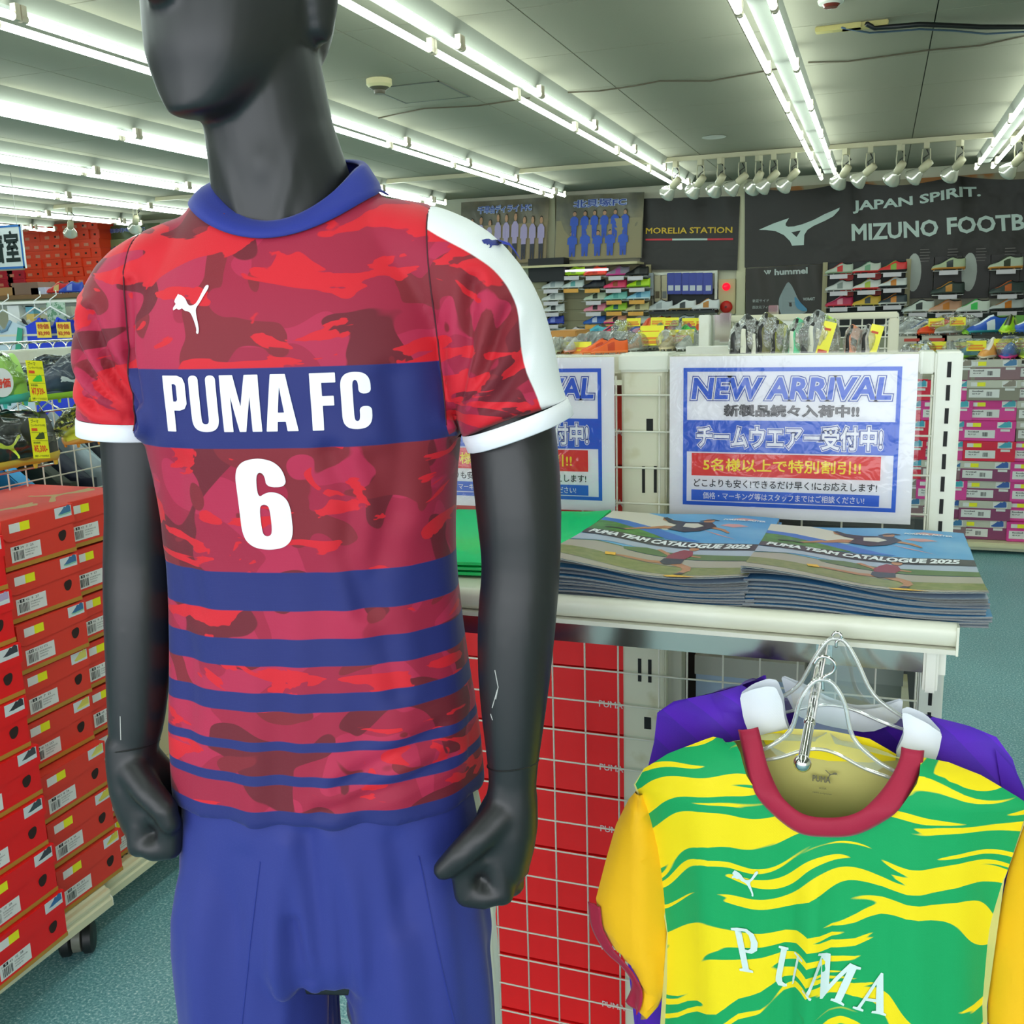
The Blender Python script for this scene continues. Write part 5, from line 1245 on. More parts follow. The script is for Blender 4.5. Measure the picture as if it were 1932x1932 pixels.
# ---- purple jersey behind
_g = P(1580, 1330, 'Y', YP); PJ = Vector((_g.x, YP, _g.z))
j2 = thing('football_jersey', 'purple jersey with white collar on the hanger behind the green one', 'jersey', PJ)
def r_(px, py): p = P(px, py, 'Y', YP); return (p.x - PJ.x, p.z - PJ.z)
pf = [r_(*p) for p in [(1440, 1290), (1400, 1292), (1340, 1308), (1270, 1325), (1240, 1345), (1234, 1400), (1240, 1500), (1215, 1700), (1195, 2100), (1190, 2350), (1560, 2400), (1900, 2380), (1930, 1800), (1938, 1600), (1932, 1500), (1910, 1430), (1880, 1390), (1830, 1372), (1760, 1352), (1730, 1350), (1690, 1400), (1560, 1450), (1470, 1400)]]
fold2 = lambda x, z: .003 * math.sin(x * 60)
sheet2, _w2 = garment(j2, pf, None, .04, fold2, None)
sheet2('front_panel', pf, 1, .030, m_pur)
pb = [r_(*p) for p in [(1440, 1290), (1400, 1292), (1340, 1308), (1270, 1325), (1240, 1345), (1234, 1400), (1195, 2100), (1190, 2350), (1560, 2400), (1900, 2380), (1938, 1600), (1932, 1500), (1880, 1390), (1760, 1352), (1730, 1350), (1650, 1362), (1560, 1366), (1500, 1345)]]
sheet2('back_panel', pb, -1, .028, [m_pur])
# stand-up polo collar: two folded wings and the back band
def wing(pts, mt, nm, y0, bulge):
    poly = [r_(*p) for p in pts]; a_ = cutgrid(outline2d([rnd(poly, .15, 1)]), .008); mb = MB(); xs = [p[0] for p in poly]; c = (min(xs) + max(xs)) / 2; h = (max(xs) - min(xs)) / 2
    for s in (1, -1): mb.add([(x, y0 - s * (.002 + bulge * (1 - min(1, abs((x - c) / h)) ** 2)), z) for x, z in a_[0]], a_[1])
    o = mb.build(nm, mt, j2, smooth=True, local=True); return o
wing([(1402, 1292), (1425, 1278), (1452, 1270), (1470, 1272), (1482, 1300), (1486, 1335), (1500, 1372), (1470, 1372), (1425, 1368), (1410, 1335)], m_wcol, 'collar', -.030, .010)
wing([(1700, 1322), (1712, 1320), (1745, 1335), (1775, 1362), (1768, 1395), (1752, 1428), (1700, 1412), (1688, 1398), (1705, 1362)], m_wcol, 'collar', -.030, .010)
wing([(1470, 1285), (1520, 1308), (1560, 1332), (1610, 1348), (1660, 1345), (1705, 1330), (1700, 1372), (1640, 1392), (1560, 1378), (1500, 1360), (1480, 1320)], m_wcol, 'collar_back', .020, .006)
ps_ = [r_(*p) for p in [(1876, 1404), (1908, 1440), (1932, 1490), (1975, 1620), (2010, 1750), (1960, 1790), (1925, 1700), (1900, 1560)]]
a_ = cutgrid(outline2d([ps_]), .012); MB().add([(x, -.012, z) for x, z in a_[0]], a_[1]).add([(x, .012, z) for x, z in a_[0]], a_[1]).build('sleeve', m_pur, j2, smooth=True, local=True)
ps_ = [r_(*p) for p in [(1240, 1345), (1234, 1400), (1205, 1520), (1170, 1680), (1200, 1960), (1240, 1950), (1260, 1600)]]
a_ = cutgrid(outline2d([ps_]), .012); MB().add([(x, .000, z) for x, z in a_[0]], a_[1]).add([(x, .012, z) for x, z in a_[0]], a_[1]).build('sleeve', m_pur, j2, smooth=True, local=True)
_h = P(1578, 1218, 'Y', YP); _h0, _h1 = P(1420, 1320, 'Y', YP), P(1760, 1360, 'Y', YP)
hanger('clear plastic hanger holding the purple jersey', _h.x, YP, _h.z, (_h1.x - _h0.x) / 2, hs=.45)
# ================================================================== shoes
def shoe_mesh(seg=10):
    """low-poly football boot, toe to -x, length 1, materials: 0 upper, 1 sole, 2 inside, 3 accent"""
    mb = MB(); st = [(-.50, .006, .055, .02), (-.485, .045, .085, .03), (-.43, .105, .125, .045), (-.33, .155, .165, .05), (-.2, .165, .22, .05), (-.08, .15, .30, .05), (.03, .13, .375, .05), (.12, .12, .40, .05), (.25, .12, .345, .052), (.37, .125, .345, .055), (.46, .11, .36, .06), (.495, .06, .33, .07), (.505, .02, .22, .09)]
    R = []
    for x, w_, h, b in st:
        r = []
        for k in range(seg):
            t = math.pi * k / (seg - 1); c, s = math.cos(t), math.sin(t)
            r.append(Vector((x, w_ * c * (1 - .25 * s), b + (h - b) * s ** .8)))
        R.append(r)
    n = len(R); vs = [p for r in R for p in r]; fs = [(i * seg + k, i * seg + k + 1, (i + 1) * seg + k + 1, (i + 1) * seg + k) for i in range(n - 1) for k in range(seg - 1)]
    mb.v = vs; mb.f = fs; mb.m = [0] * len(fs)
    for q, (i, k) in enumerate([(i, k) for i in range(n - 1) for k in range(seg - 1)]):
        if 7 <= i <= 9 and 3 <= k <= 5: mb.m[q] = 2
        elif 3 <= i <= 6 and 3 <= k <= 5: mb.m[q] = 3
        elif 5 <= i <= 6 and k in (0, 1, 7, 8): mb.m[q] = 3
    mb.loft([[Vector((x, (w_ + .012) * c, z)) for c, z in ((-1, b + .012), (-1, b - .012), (-.8, b * .1), (.8, b * .1), (1, b - .012), (1, b + .012))] for x, w_, h, b in st], 1)
    for i in (2, 4, 8, 10):
        x, w_ = st[i][0], st[i][1]
        for s in (-1, 1): mb.lathe([(.018, .01), (.012, -.03)], c=(x, s * w_ * .7, 0), seg=5, mi=1)
    return mb
_sm = shoe_mesh().build('football_boot', [M('888888')] * 4, smooth=True, local=True, angle=60); SHOE = _sm.data; COL.objects.unlink(_sm); bpy.data.objects.remove(_sm)
SHOE.transform(Matrix.Scale(.275, 4))
def shoe(loc, rz, cols, label, group=None, s=1.0, tilt=0.0, cat='shoe', parent=None):
    """cols: upper, sole, accent"""
    o = bpy.data.objects.new('football_boot', SHOE); COL.objects.link(o)
    for i, c in enumerate((cols[0], cols[1], '22201f', cols[2])):
        o.material_slots[i].link = 'OBJECT'; o.material_slots[i].material = M(c, .4)
    o.location = loc; o.rotation_euler = (0, tilt, rz); o.scale = (s, s, s)
    return tag(o, label, cat, group)
# ================================================================== back wall
BW = 11.97
def bp(px, py, y=BW): return P(px, py, 'Y', y)
ledge = MB().bx(-13.5, -2.62, 11.55, BW, 1.975 + .10, 2.0 + .10).build('wall_shelf', mat('shelf_tan', 'c9bd92', .5)); tag(ledge, 'long tan shelf along the back wall below the team photographs', 'shelf')
l0 = bp(1212, 494, 11.55)
ledge.location.z = l0.z - 2.09 - .0
LZ = l0.z - .09 + .10
banner_k = mat('banner_black', '302d2b', .55, bump=(2.2, .8, .06)); bprint = mat('banner_print', 'c3d4cd', .6)
def banner(name, label, cat, c4, mt, sag=.0, panels=1, y=BW - .06, pleats=()):
    """c4: px of the corners tl, tr, br, bl"""
    q = [P(px, py, 'Y', y) for px, py in c4]; r = thing(name, label, cat, (q[0] + q[2]) / 2)
    def S(a, b, d=0):
        p = (q[3].lerp(q[2], a)).lerp(q[0].lerp(q[1], a), b)
        fold = 0
        for c in pleats: fold += .05 * math.exp(-((a - c) / (.010 + .05 * (1 - b))) ** 2) * b
        sg = 0
        if pleats:
            pl = (0,) + tuple(pleats) + (1,)
            for i in range(len(pl) - 1):
                if pl[i] <= a <= pl[i + 1]: t = (a - pl[i]) / (pl[i + 1] - pl[i]); sg = sag * math.sin(math.pi * t) * b ** 3
        return p + Vector((0, -d - fold + .02 * math.sin(a * 17 + b * 3) * b, -sg))
    mb = MB().grid(lambda a, b: S(a, b), 60, 12); mb.build('cloth', mt, r, smooth=True)
    return r, S, (q[1] - q[0]).length, (q[0] - q[3]).length
def on_banner(r, S, nm, art, m, cutn=.06, bw=1, bh=1, d=.012):
    art = cutgrid(art, cutn); mb = MB().add([S(x / bw, y / bh, d) for x, y in art[0]], art[1]); return mb.build(nm, m, r)
r, S, bw, bh = banner('mizuno_banner'.replace('mizuno_', 'wide_'), 'wide black banner with pale bird logo and football slogan on the back wall', 'banner', [(1405, 352), (2060, 318), (2070, 470), (1405, 505)], banner_k, .07, pleats=(.315, .635))
def bq(px, py):   # photo pixel -> banner coordinates
    a = (px - 1405) / (2065 - 1405); yt = 352 + (318 - 352) * a; yb = 505 + (470 - 505) * a; return a * bw, (yb - py) / (yb - yt) * bh
BIRD = [(160, 472), (270, 425), (383, 385), (358, 425), (358, 440), (375, 448), (420, 445), (480, 430), (560, 400), (640, 360), (747, 320), (742, 337), (700, 378), (640, 408), (560, 442), (515, 470), (492, 505), (488, 575), (403, 580), (388, 548), (345, 507), (285, 480), (215, 472)]
to = lambda L: [bq(1390 + x / 3.565, 300 + y / 3.565) for x, y in L]
on_banner(r, S, 'bird_logo', outline2d([to(BIRD), to([(398, 487), (467, 474), (436, 520)])]), bprint, .06, bw, bh)
for body, x0, y0, x1, y1, b_, hh in (('JAPAN SPIRIT.', 1625, 402, 1868, 372, .03, 26), ('MIZUNO', 1622, 454, 1787, 444, .03, 33), ('FOOTBALL', 1803, 442, 2015, 428, .03, 33)):
    p0, p1 = bq(x0, y0), bq(x1, y1); a_ = fit(text2d(body, b_), p1[0] - p0[0], hh / 153 * bh)
    a_ = ([(x + p0[0], y + p0[1] + (p1[1] - p0[1]) * x / (p1[0] - p0[0])) for x, y in a_[0]], a_[1]); on_banner(r, S, 'lettering', a_, bprint, .09, bw, bh)
r, S, bw, bh = banner('station_banner', 'square black banner with yellow lettering over a red and white line', 'banner', [(1212, 375), (1396, 370), (1391, 510), (1207, 508)], banner_k, .02)
for body, m_, (x0, y0, w0, h0) in (('MORELIA STATION', mat('banner_yellow', 'd9b32a', .5), (.05, .505, .89, .085)),): on_banner(r, S, 'lettering', T2(body, x0 * bw, y0 * bh, w0 * bw, h0 * bh, .02), m_, .1, bw, bh)
for nm, m_, x0, x1 in (('red_line', mat('banner_red', 'd2293a', .5), .05, .33), ('white_line', bprint, .33, .69), ('red_line', mat('banner_red'), .69, .95)): on_banner(r, S, nm, rect(x0 * bw, .41 * bh, x1 * bw, .435 * bh), m_, .2, bw, bh)
def team_photo(label, c4, title, kit, shorts, bg, ground, rows_):
    r, S, bw, bh = banner('team_photograph', label, 'poster', c4, mat('ph_' + bg, bg, .35, noise=(ground, 3, .4, .8)), 0, y=BW - .12)
    R_ = random.Random(len(label))
    on_banner(r, S, 'pitch', rect(.01 * bw, .01 * bh, .99 * bw, .62 * bh), mat('pitch_' + ground, ground, .4), .3, bw, bh, .008)
    on_banner(r, S, 'title_outline', T2(title, .2 * bw, .80 * bh, .62 * bw, .13 * bh, -.09), mat('title_pale', 'b9c6e6', .4), .3, bw, bh, .012)
    on_banner(r, S, 'title_lettering', T2(title, .21 * bw, .805 * bh, .60 * bw, .12 * bh, .01), mat('title_blue', '2f4fae', .4), .3, bw, bh, .018)
    sk, kt, st = [], [], []
    for y0, hgt, n, x0, x1 in rows_:
        for i in range(n):
            x = (x0 + (x1 - x0) * (i + .5) / n) * bw; w_ = (x1 - x0) * bw / n * .42; y = y0 * bh; H = hgt * bh * R_.uniform(.93, 1.05)
            sk.append(ell(x, y + H * .93, w_ * .42, H * .085, 8)); kt.append(outline2d([[(x - w_ * .95, y + H * .50), (x - w_ * .9, y + H * .75), (x - w_ * .35, y + H * .84), (x + w_ * .35, y + H * .84), (x + w_ * .9, y + H * .75), (x + w_ * .95, y + H * .50), (x + w_ * .62, y + H * .50), (x + w_ * .6, y + H * .36), (x - w_ * .6, y + H * .36), (x - w_ * .62, y + H * .50)]]))
            st.append(outline2d([[(x - w_ * .6, y + H * .36), (x + w_ * .6, y + H * .36), (x + w_ * .55, y), (x + w_ * .15, y), (x, y + H * .22), (x - w_ * .15, y), (x - w_ * .55, y)]]))
    hair = [(([(px_, py_ + .018 * bh) for px_, py_ in a_[0]]), a_[1]) for a_ in sk]
    on_banner(r, S, 'players_hair', merge(hair), mat('hair', '1f1a18', .5), .3, bw, bh, .014)
    on_banner(r, S, 'players_faces', merge(sk), mat('faces', 'b98a68', .5), .3, bw, bh, .018)
    on_banner(r, S, 'players_shorts', merge(st), mat('kit_' + shorts, shorts, .5), .3, bw, bh, .020)
    on_banner(r, S, 'players_shirts', merge(kt), mat('kit_' + kit, kit, .5), .3, bw, bh, .024)
    for c_ in r.children:
        if c_.name.startswith('players'): c_['kind'] = 'stuff'
    return r
team_photo('team photograph of eleven children in blue kits', [(1050, 370), (1215, 362), (1211, 487), (1045, 493)], '北貝塚FC', '2a55c0', '2a4fb5', '5b5a4a', '8f8460', [(.33, .42, 6, .17, .86), (.06, .40, 5, .14, .86)])
team_photo('team photograph of children in lilac shirts half hidden by the shoulder', [(870, 382), (1036, 372), (1032, 494), (866, 504)], '千草台ディライトFC', 'a99bc4', '2b2d3c', '5a5748', '8d7c58', [(.06, .68, 9, .10, .98)])
team_photo('green team photograph beside the orange boxes, partly behind the shoulder', [(168, 430), (300, 420), (300, 490), (168, 496)], '千葉市作草部FC', '39508f', '2b3a66', '4c5e3c', '7d8a5a', [(.05, .45, 12, .05, .95)])
# orange boxes on the ledge, far left
ora = mat('orange_box', 'e8401c', .5); reda = mat('crimson_box', 'c01f34', .5)
BX = MB().cbox(-.155, .155, 0, .32, 0, .118, .004, 0); BX.bx(-.158, .158, -.004, .32, .085, .122, 0).bx(-.11, -.03, -.006, -.003, .03, .07, 1).bx(.06, .09, -.006, -.003, .045, .07, 2)
_b = BX.build('shoe_box', [ora, mat('faint_label', 'd9846a', .5), holem], local=True); BXM = _b.data; bpy.data.objects.remove(_b)
_n = 0
colx = [bp(px, 480, 11.6).x for px in (58, 76, 96, 115, 134, 153, 171)]
for ci, x in enumerate(colx):
    for k in range(7 if ci in (0, 3, 4, 5) else 8):
        o = bpy.data.objects.new('shoe_box', BXM); COL.objects.link(o); o.location = (x, 11.62 + random.uniform(-.01, .03), LZ + .002 + k * .124); _n += 1
        tag(o, 'orange shoe box, %s column from the left, %s from the bottom' % (ORD[ci], ORD[k]), 'shoe box', 'orange shoe boxes on the wall shelf')
for ci, px in enumerate((8, 30)):
    x = bp(px, 520, 11.6).x
    for k in range(2):
        o = bpy.data.objects.new('shoe_box', BXM); COL.objects.link(o); o.location = (x, 11.6, LZ + .002 + k * .124)
        o.material_slots[0].link = 'OBJECT'; o.material_slots[0].material = reda
        tag(o, 'crimson shoe box under the hanging sign, %s column, %s one' % (('left', 'right')[ci], ('lower', 'upper')[k]), 'shoe box', 'crimson shoe boxes on the wall shelf')
# hanging fitting-room sign
q0, q1 = P(-60, 430, 'Y', 7.5), P(48, 506, 'Y', 7.5)
r = thing('hanging_sign', 'white hanging sign with blue border and large black characters at the left edge', 'sign', ((q0.x + q1.x) / 2, 7.5, q1.z))
MB().bx(q0.x, q1.x, 7.5, 7.52, q1.z, q0.z).build('board', mat('sign_white', 'e9efef', .4), r)
f = Flat((q0.x, 7.499, q1.z), (1, 0, 0), (0, 0, 1)); f.n = Vector((0, -1, 0)); W_, H_ = q1.x - q0.x, q0.z - q1.z
f.mb([(merge([rect(0, 0, W_, .02), rect(0, H_ - .02, W_, H_), rect(W_ - .02, 0, W_, H_), rect(0, 0, .02, H_)]), 0)], .002).build('border', mat('sign_blue', '3b78c4', .4), r)
f.mb([(T2('試着室', .05, .05, W_ - .09, H_ - .10, .03), 0)], .003).build('lettering', mat('sign_ink', '23312f', .5), r)
MB().cyl((q0.x + .1, 7.51, q0.z), (q0.x + .1, 7.51, CEIL), .003, 5).cyl((q1.x - .05, 7.51, q0.z), (q1.x - .05, 7.51, CEIL), .003, 5).build('hanging_wire', steel, r)
# trims on the back wall
for i, (px, w_) in enumerate(((1400, .10), (1040, .12))):
    x = bp(px, 430).x; t = struct(MB().bx(x - w_ / 2, x + w_ / 2, BW - .03, BACK, 0, CEIL).build('trim_%d' % (i + 1), mat('trim_cream', 'cfc9a6' if i == 0 else '8a6a3c', .5)))
struct(MB().bx(-1.45, RIGHT, BW - .02, BACK, 2.68, 2.80).build('trim_3', mat('wood_trim', 'b7793c', .6, noise=('a9a284', 2, .45, .5))))
ff = lambda nm, m, x0, x1, z0, z1, y0, y1, lab, cat, grp=None: tag(MB().cbox(x0, x1, y0, y1, z0, z1, .004).build(nm, m), lab, cat, grp)
# shoe wall: slat backing, uprights, small shelves
backb = mat('slat_board', 'b3aa88', .6)
x0, x1 = bp(1000, 600).x, bp(1222, 600).x
r = thing('shoe_wall_panel', 'beige slatted shoe display wall under the team photographs', 'display wall', ((x0 + x1) / 2, BW, .4))
MB().bx(x0, x1, BW - .03, BW, .4, LZ - .03).build('board', backb, r)
for px in (1059, 1226): x = bp(px, 600).x; MB().bx(x - .03, x + .03, BW - .08, BW - .03, .4, LZ - .03).build('slotted_upright', mat('upr', 'a99f78', .5), r)
for k in range(11): MB().bx(x0, x1, BW - .036, BW - .030, .62 + k * .13, .626 + k * .13).build('slat', mat('slat_groove', '8d8468', .6), r)
strip = MB().bx(bp(1062, 505).x, bp(1158, 505).x, BW - .30, BW - .26, LZ - .085, LZ - .06).build('strip_light', mat('strip_glow', 'ffffff', .4, emit=('e8e6ff', 1.3))); tag(strip, 'lit strip lamp under the wall shelf above the shoes', 'strip light')
cardm = mat('shelf_card', 'cfc7cd', .4); cardo = mat('shelf_card_orange', 'e0a040', .45)
SHF = MB().bx(-.15, .15, 0, .16, -.006, 0, 0).bx(-.09, .09, -.006, 0, -.045, .0, 1).build('display_shelf', [mat('acryl', 'a9aaa4', .25), cardm], local=True); SHM = SHF.data; bpy.data.objects.remove(SHF)
def wall_shoe(px, py, cols, label, dark=False, rz=math.pi * 0, orange=False, y=BW - .30, grp='shoes on the back wall', s=1.0):
    p = P(px, py, 'Y', y)
    sh = bpy.data.objects.new('display_shelf', SHM); COL.objects.link(sh); sh.location = (p.x, y - .04, p.z - .055)
    sh.material_slots[1].link = 'OBJECT'; sh.material_slots[1].material = cardo if orange else cardm
    tag(sh, 'shelf under the ' + label, 'display shelf', 'small display shelves on the back wall')
    return shoe((p.x, y + .04, p.z - .055 + .012), rz + .12, cols, label, grp, s)
WS = [(1080, 512, '9acd1e', 'b4e020', '6a8a30', 'lime green shoe in the top row of the shoe wall'), (1121, 512, 'e4402c', 'f06040', 'c03020', 'bright red shoe in the top row of the shoe wall'), (1164, 512, '8f8698', 'e0459a', 'c050a0', 'grey and pink shoe in the top row of the shoe wall'), (1200, 512, '17181a', '2a2a2a', '404040', 'black shoe in the top row beside the yellow-lettered banner'),
      (1041, 537, 'c9cfcf', 'dfe3e3', '9aa6ac', 'white shoe in the second row at the left end'), (1079, 536, 'cdd9d6', 'e8eeee', '5fa8a8', 'white and teal shoe in the second row of the shoe wall'), (1119, 536, '1b1f2a', '24262c', '2b2f3a', 'dark navy shoe in the second row of the shoe wall'), (1159, 536, 'e83a66', 'f05a8a', '9a4a2a', 'hot pink shoe with brown side in the second row'), (1203, 534, 'b8e01c', '8cc020', '5a8a18', 'lime shoe at the right end of the second row'),
      (1041, 560, 'd2d5d3', 'e6e8e6', '9aa0a0', 'white shoe in the third row at the left end'), (1121, 559, 'b9c7ae', 'd6ddd0', '2c3a2c', 'pale sage shoe with dark swoosh line in the third row'), (1160, 558, '7fcabe', 'a0dcd2', '5fb0a8', 'mint shoe in the third row of the shoe wall'), (1203, 557, '8ac4dc', 'd0e6ee', '4a90b8', 'pale blue shoe in the third row of the shoe wall'),
      (1042, 581, 'd6d8d8', 'eceeee', '3a3e42', 'white shoe with dark stripe in the fourth row'), (1121, 580, 'f08aa4', 'f8a8bc', '33262a', 'pink shoe with dark swoosh in the fourth row'), (1160, 579, 'a8dc3a', 'c8e860', '2a6a6a', 'lime and mint shoe in the fourth row'), (1201, 579, 'c9c08c', 'ddd6ac', '7a7450', 'beige shoe in the fourth row of the shoe wall'),
      (1041, 604, '2a3ea8', '3a50c0', '8090e0', 'royal blue shoe in the fifth row at the left end'), (1120, 604, '2458b0', '3a70c8', 'd0d8f0', 'blue shoe with white side in the fifth row'), (1159, 603, 'f0a888', 'e8308a', '2a2020', 'peach shoe with pink heel in the fifth row'), (1203, 604, 'c4ccc4', 'd8d0c0', 'e0a890', 'pale grey shoe in the fifth row'),
      (1044, 626, 'c6ccc8', 'dde0dc', 'a0a8a0', 'white shoe in the sixth row at the left end'), (1081, 627, 'dcd2d2', 'ece4e4', 'b0a0a0', 'off-white shoe in the sixth row'), (1120, 627, '2cc4b4', '50d8c8', '189888', 'turquoise shoe in the sixth row'), (1160, 628, '2a2c5c', '3a3c6c', 'd02838', 'dark blue shoe with red mark in the sixth row'), (1119, 641, '3aa8c8', '70c8dc', '2080a0', 'sky blue shoe in the lowest row')]
for px, py, a, b, c, lab in WS: wall_shoe(px, py, (a, b, c), lab, orange=(py > 530 and px > 1070 and hash(lab) is not None and (px + py) % 3 != 0))
p = bp(1035, 512, BW - .25); ff('shoulder_bag', M('1b1c20', .6), p.x - .22, p.x + .22, p.z - .12, p.z + .15, BW - .35, BW - .12, 'black bag beside the lime shoe on the shoe wall', 'bag')
# white pegboard section: bands, packs, shelf with three shoes
x0, x1 = bp(1222, 600).x, bp(1354, 600).x
r = thing('pegboard', 'white framed pegboard with blue packs beside the fire alarm', 'pegboard', ((x0 + x1) / 2, BW, .5))
MB().bx(x0, x1, BW - .03, BW, .5, 1.92).build('board', mat('peg_board', 'cdc9b4', .5), r); MB().bx(x0, x1, BW - .06, BW - .03, 1.90, 1.93).build('frame', creamw, r); MB().bx(x1 - .03, x1, BW - .06, BW - .03, .5, 1.9).build('frame', creamw, r)
for k, px in enumerate((1266, 1279, 1294, 1307, 1320, 1337)):
    p = bp(px, 535, BW - .12); m = MB().cbox(-.045 - (.02 if k == 5 else 0), .045, -.015, .015, -.12, .12, .006, 0).bx(-.03, .03, -.018, -.014, -.08, -.02, 1).cyl((0, 0, .10), (0, .10, .13), .003, 5, 1)
    o = m.build('blue_pack', [M('23389c', .3), M('c9ccd6', .4)], local=True); o.location = p; tag(o, 'blue pack hanging on the pegboard, %s from the left' % ORD[k], 'pack', 'blue packs on the pegboard')
for k, px in enumerate((1241, 1254)):
    p = bp(px, 543, BW - .12); o = MB().cbox(-.035, .035, -.015, .015, -.16, .14, .006, 0).bx(-.025, .025, -.018, -.014, -.12, -.04, 1).build('small_pack', [M('b9ad8c', .4), M('5a4a30' if k == 0 else '6d6f6e', .5)], local=True); o.location = p
    tag(o, ('beige pack with brown print' if k == 0 else 'beige pack with grey studs') + ' left of the blue packs', 'pack')
p = bp(1225, 535, BW - .15); ff('glove_pack', M('a9b0b6', .4), p.x - .09, p.x + .05, p.z - .14, p.z + .12, BW - .18, BW - .12, 'grey and silver pack at the left edge of the pegboard', 'pack')
p0 = bp(1225, 588, BW - .3); p1 = bp(1350, 588, BW - .3)
tag(MB().bx(p0.x, p1.x, BW - .34, BW - .03, p0.z - .03, p0.z).bx(p0.x, p1.x, BW - .05, BW - .04, p0.z, p0.z + .24).build('black_shelf', M('24282a', .5)), 'black display shelf holding three white shoes beside the alarm bell', 'shelf')
for px, cols, lab in ((1243, ('c9d0d2', 'e4e8e8', 'a0a8ac'), 'silver-white shoe on the black shelf, left of three'), (1287, ('d8dcdc', 'b09a6a', '30383c'), 'white shoe with tan heel on the black shelf, middle of three'), (1331, ('dcdfe0', 'ececec', 'c08038'), 'white shoe with orange card on the black shelf, right of three')):
    p = bp(px, 586, BW - .2); shoe((p.x, BW - .2, p0.z + .01), .1, cols, lab, 'shoes on the back wall', 1.15)
for px, py, cols, lab in ((1240, 608, ('b01c28', 'd02830', 'e8e0e0'), 'dark red shoe below the black shelf'), (1285, 606, ('d4dada', 'e8ecec', '58646a'), 'white shoe below the black shelf'), (1320, 606, ('d8dcda', 'e8ecec', '889098'), 'white shoe below the black shelf at the right end')): wall_shoe(px, py, cols, lab, s=1.1)
# fire alarm
x0, z1 = bp(1357, 527).x, bp(1357, 527).z; x1, z0 = bp(1388, 592).x, bp(1388, 592).z
r = thing('fire_alarm_cabinet', 'beige fire alarm cabinet with red lamp and red bell', 'fire alarm', ((x0 + x1) / 2, BW, z0))
MB().cbox(x0, x1, BW - .06, BW, z0, z1, .006).build('cabinet', M('c8b98c', .5), r)
p = bp(1372, 541); MB().lathe([(.045, 0), (.045, -.02), (.034, -.05), (.001, -.06)], c=(p.x, BW - .06, p.z), T=Matrix.Rotation(math.radians(-90), 4, 'X'), seg=16).build('alarm_lamp', mat('alarm_red', 'e01030', .25, emit=('ff1030', .8)), r, smooth=True)
p = bp(1372, 579); MB().lathe([(.07, .0), (.07, -.02), (.068, -.035), (.05, -.05), (.001, -.055)], c=(p.x, BW - .06, p.z), T=Matrix.Rotation(math.radians(-90), 4, 'X'), seg=20).build('bell', M('d02418', .35), r, smooth=True)
MB().lathe([(.014, -.05), (.014, -.065), (.001, -.066)], c=(p.x, BW - .06, p.z), T=Matrix.Rotation(math.radians(-90), 4, 'X'), seg=10).build('bell_boss', M('601010', .4), r)
# black poster with feather
r, S, bw, bh = banner('feather_poster', 'black poster with white feather and pale lettering beside the shoe columns', 'poster', [(1407, 507), (1556, 498), (1556, 640), (1407, 640)], M('38332f', .5), 0, y=BW - .08)
hm = mat('poster_grey', 'b9c0bd', .5)
on_banner(r, S, 'lettering', T2('hummel', .37 * bw, .885 * bh, .42 * bw, .085 * bh, .04), hm, .3, bw, bh); on_banner(r, S, 'chevrons', merge([limb([(.24 * bw + k * .035 * bw, .96 * bh), (.27 * bw + k * .03 * bw, .91 * bh), (.30 * bw + k * .02 * bw, .96 * bh)], [.012 * bw * 1.5] * 3) for k in (0, 1)]), hm, .3, bw, bh)
on_banner(r, S, 'slogan_lettering', merge([T2('新足サイド', .09 * bw, .52 * bh, .21 * bw, .045 * bh), T2('四次元フィット', .09 * bw, .43 * bh, .28 * bw, .045 * bh), T2('VORART', .73 * bw, .525 * bh, .15 * bw, .04 * bh, .03)]), hm, .3, bw, bh)
on_banner(r, S, 'feather_print', outline2d([rnd([(.545 * bw, .80 * bh), (.60 * bw, .72 * bh), (.68 * bw, .52 * bh), (.80 * bw, .38 * bh), (.70 * bw, .34 * bh), (.60 * bw, .24 * bh), (.50 * bw, .26 * bh), (.43 * bw, .40 * bh), (.42 * bw, .55 * bh), (.48 * bw, .68 * bh)], .2, 2)]), M('8f9a9c', .5), .2, bw, bh, .012)
on_banner(r, S, 'feather_blue', outline2d([rnd([(.62 * bw, .60 * bh), (.70 * bw, .50 * bh), (.80 * bw, .39 * bh), (.72 * bw, .38 * bh), (.64 * bw, .44 * bh)], .2, 1)]), M('4f8fb4', .5), .2, bw, bh, .02)
on_banner(r, S, 'badge', outline2d([rnd([(.21 * bw, .10 * bh), (.22 * bw, .33 * bh), (.37 * bw, .34 * bh), (.39 * bw, .12 * bh)], .15, 2)]), hm, .3, bw, bh)
on_banner(r, S, 'badge_lettering', T2('FG', .245 * bw, .17 * bh, .12 * bw, .10 * bh, .03), M('38332f', .5), .3, bw, bh, .02)
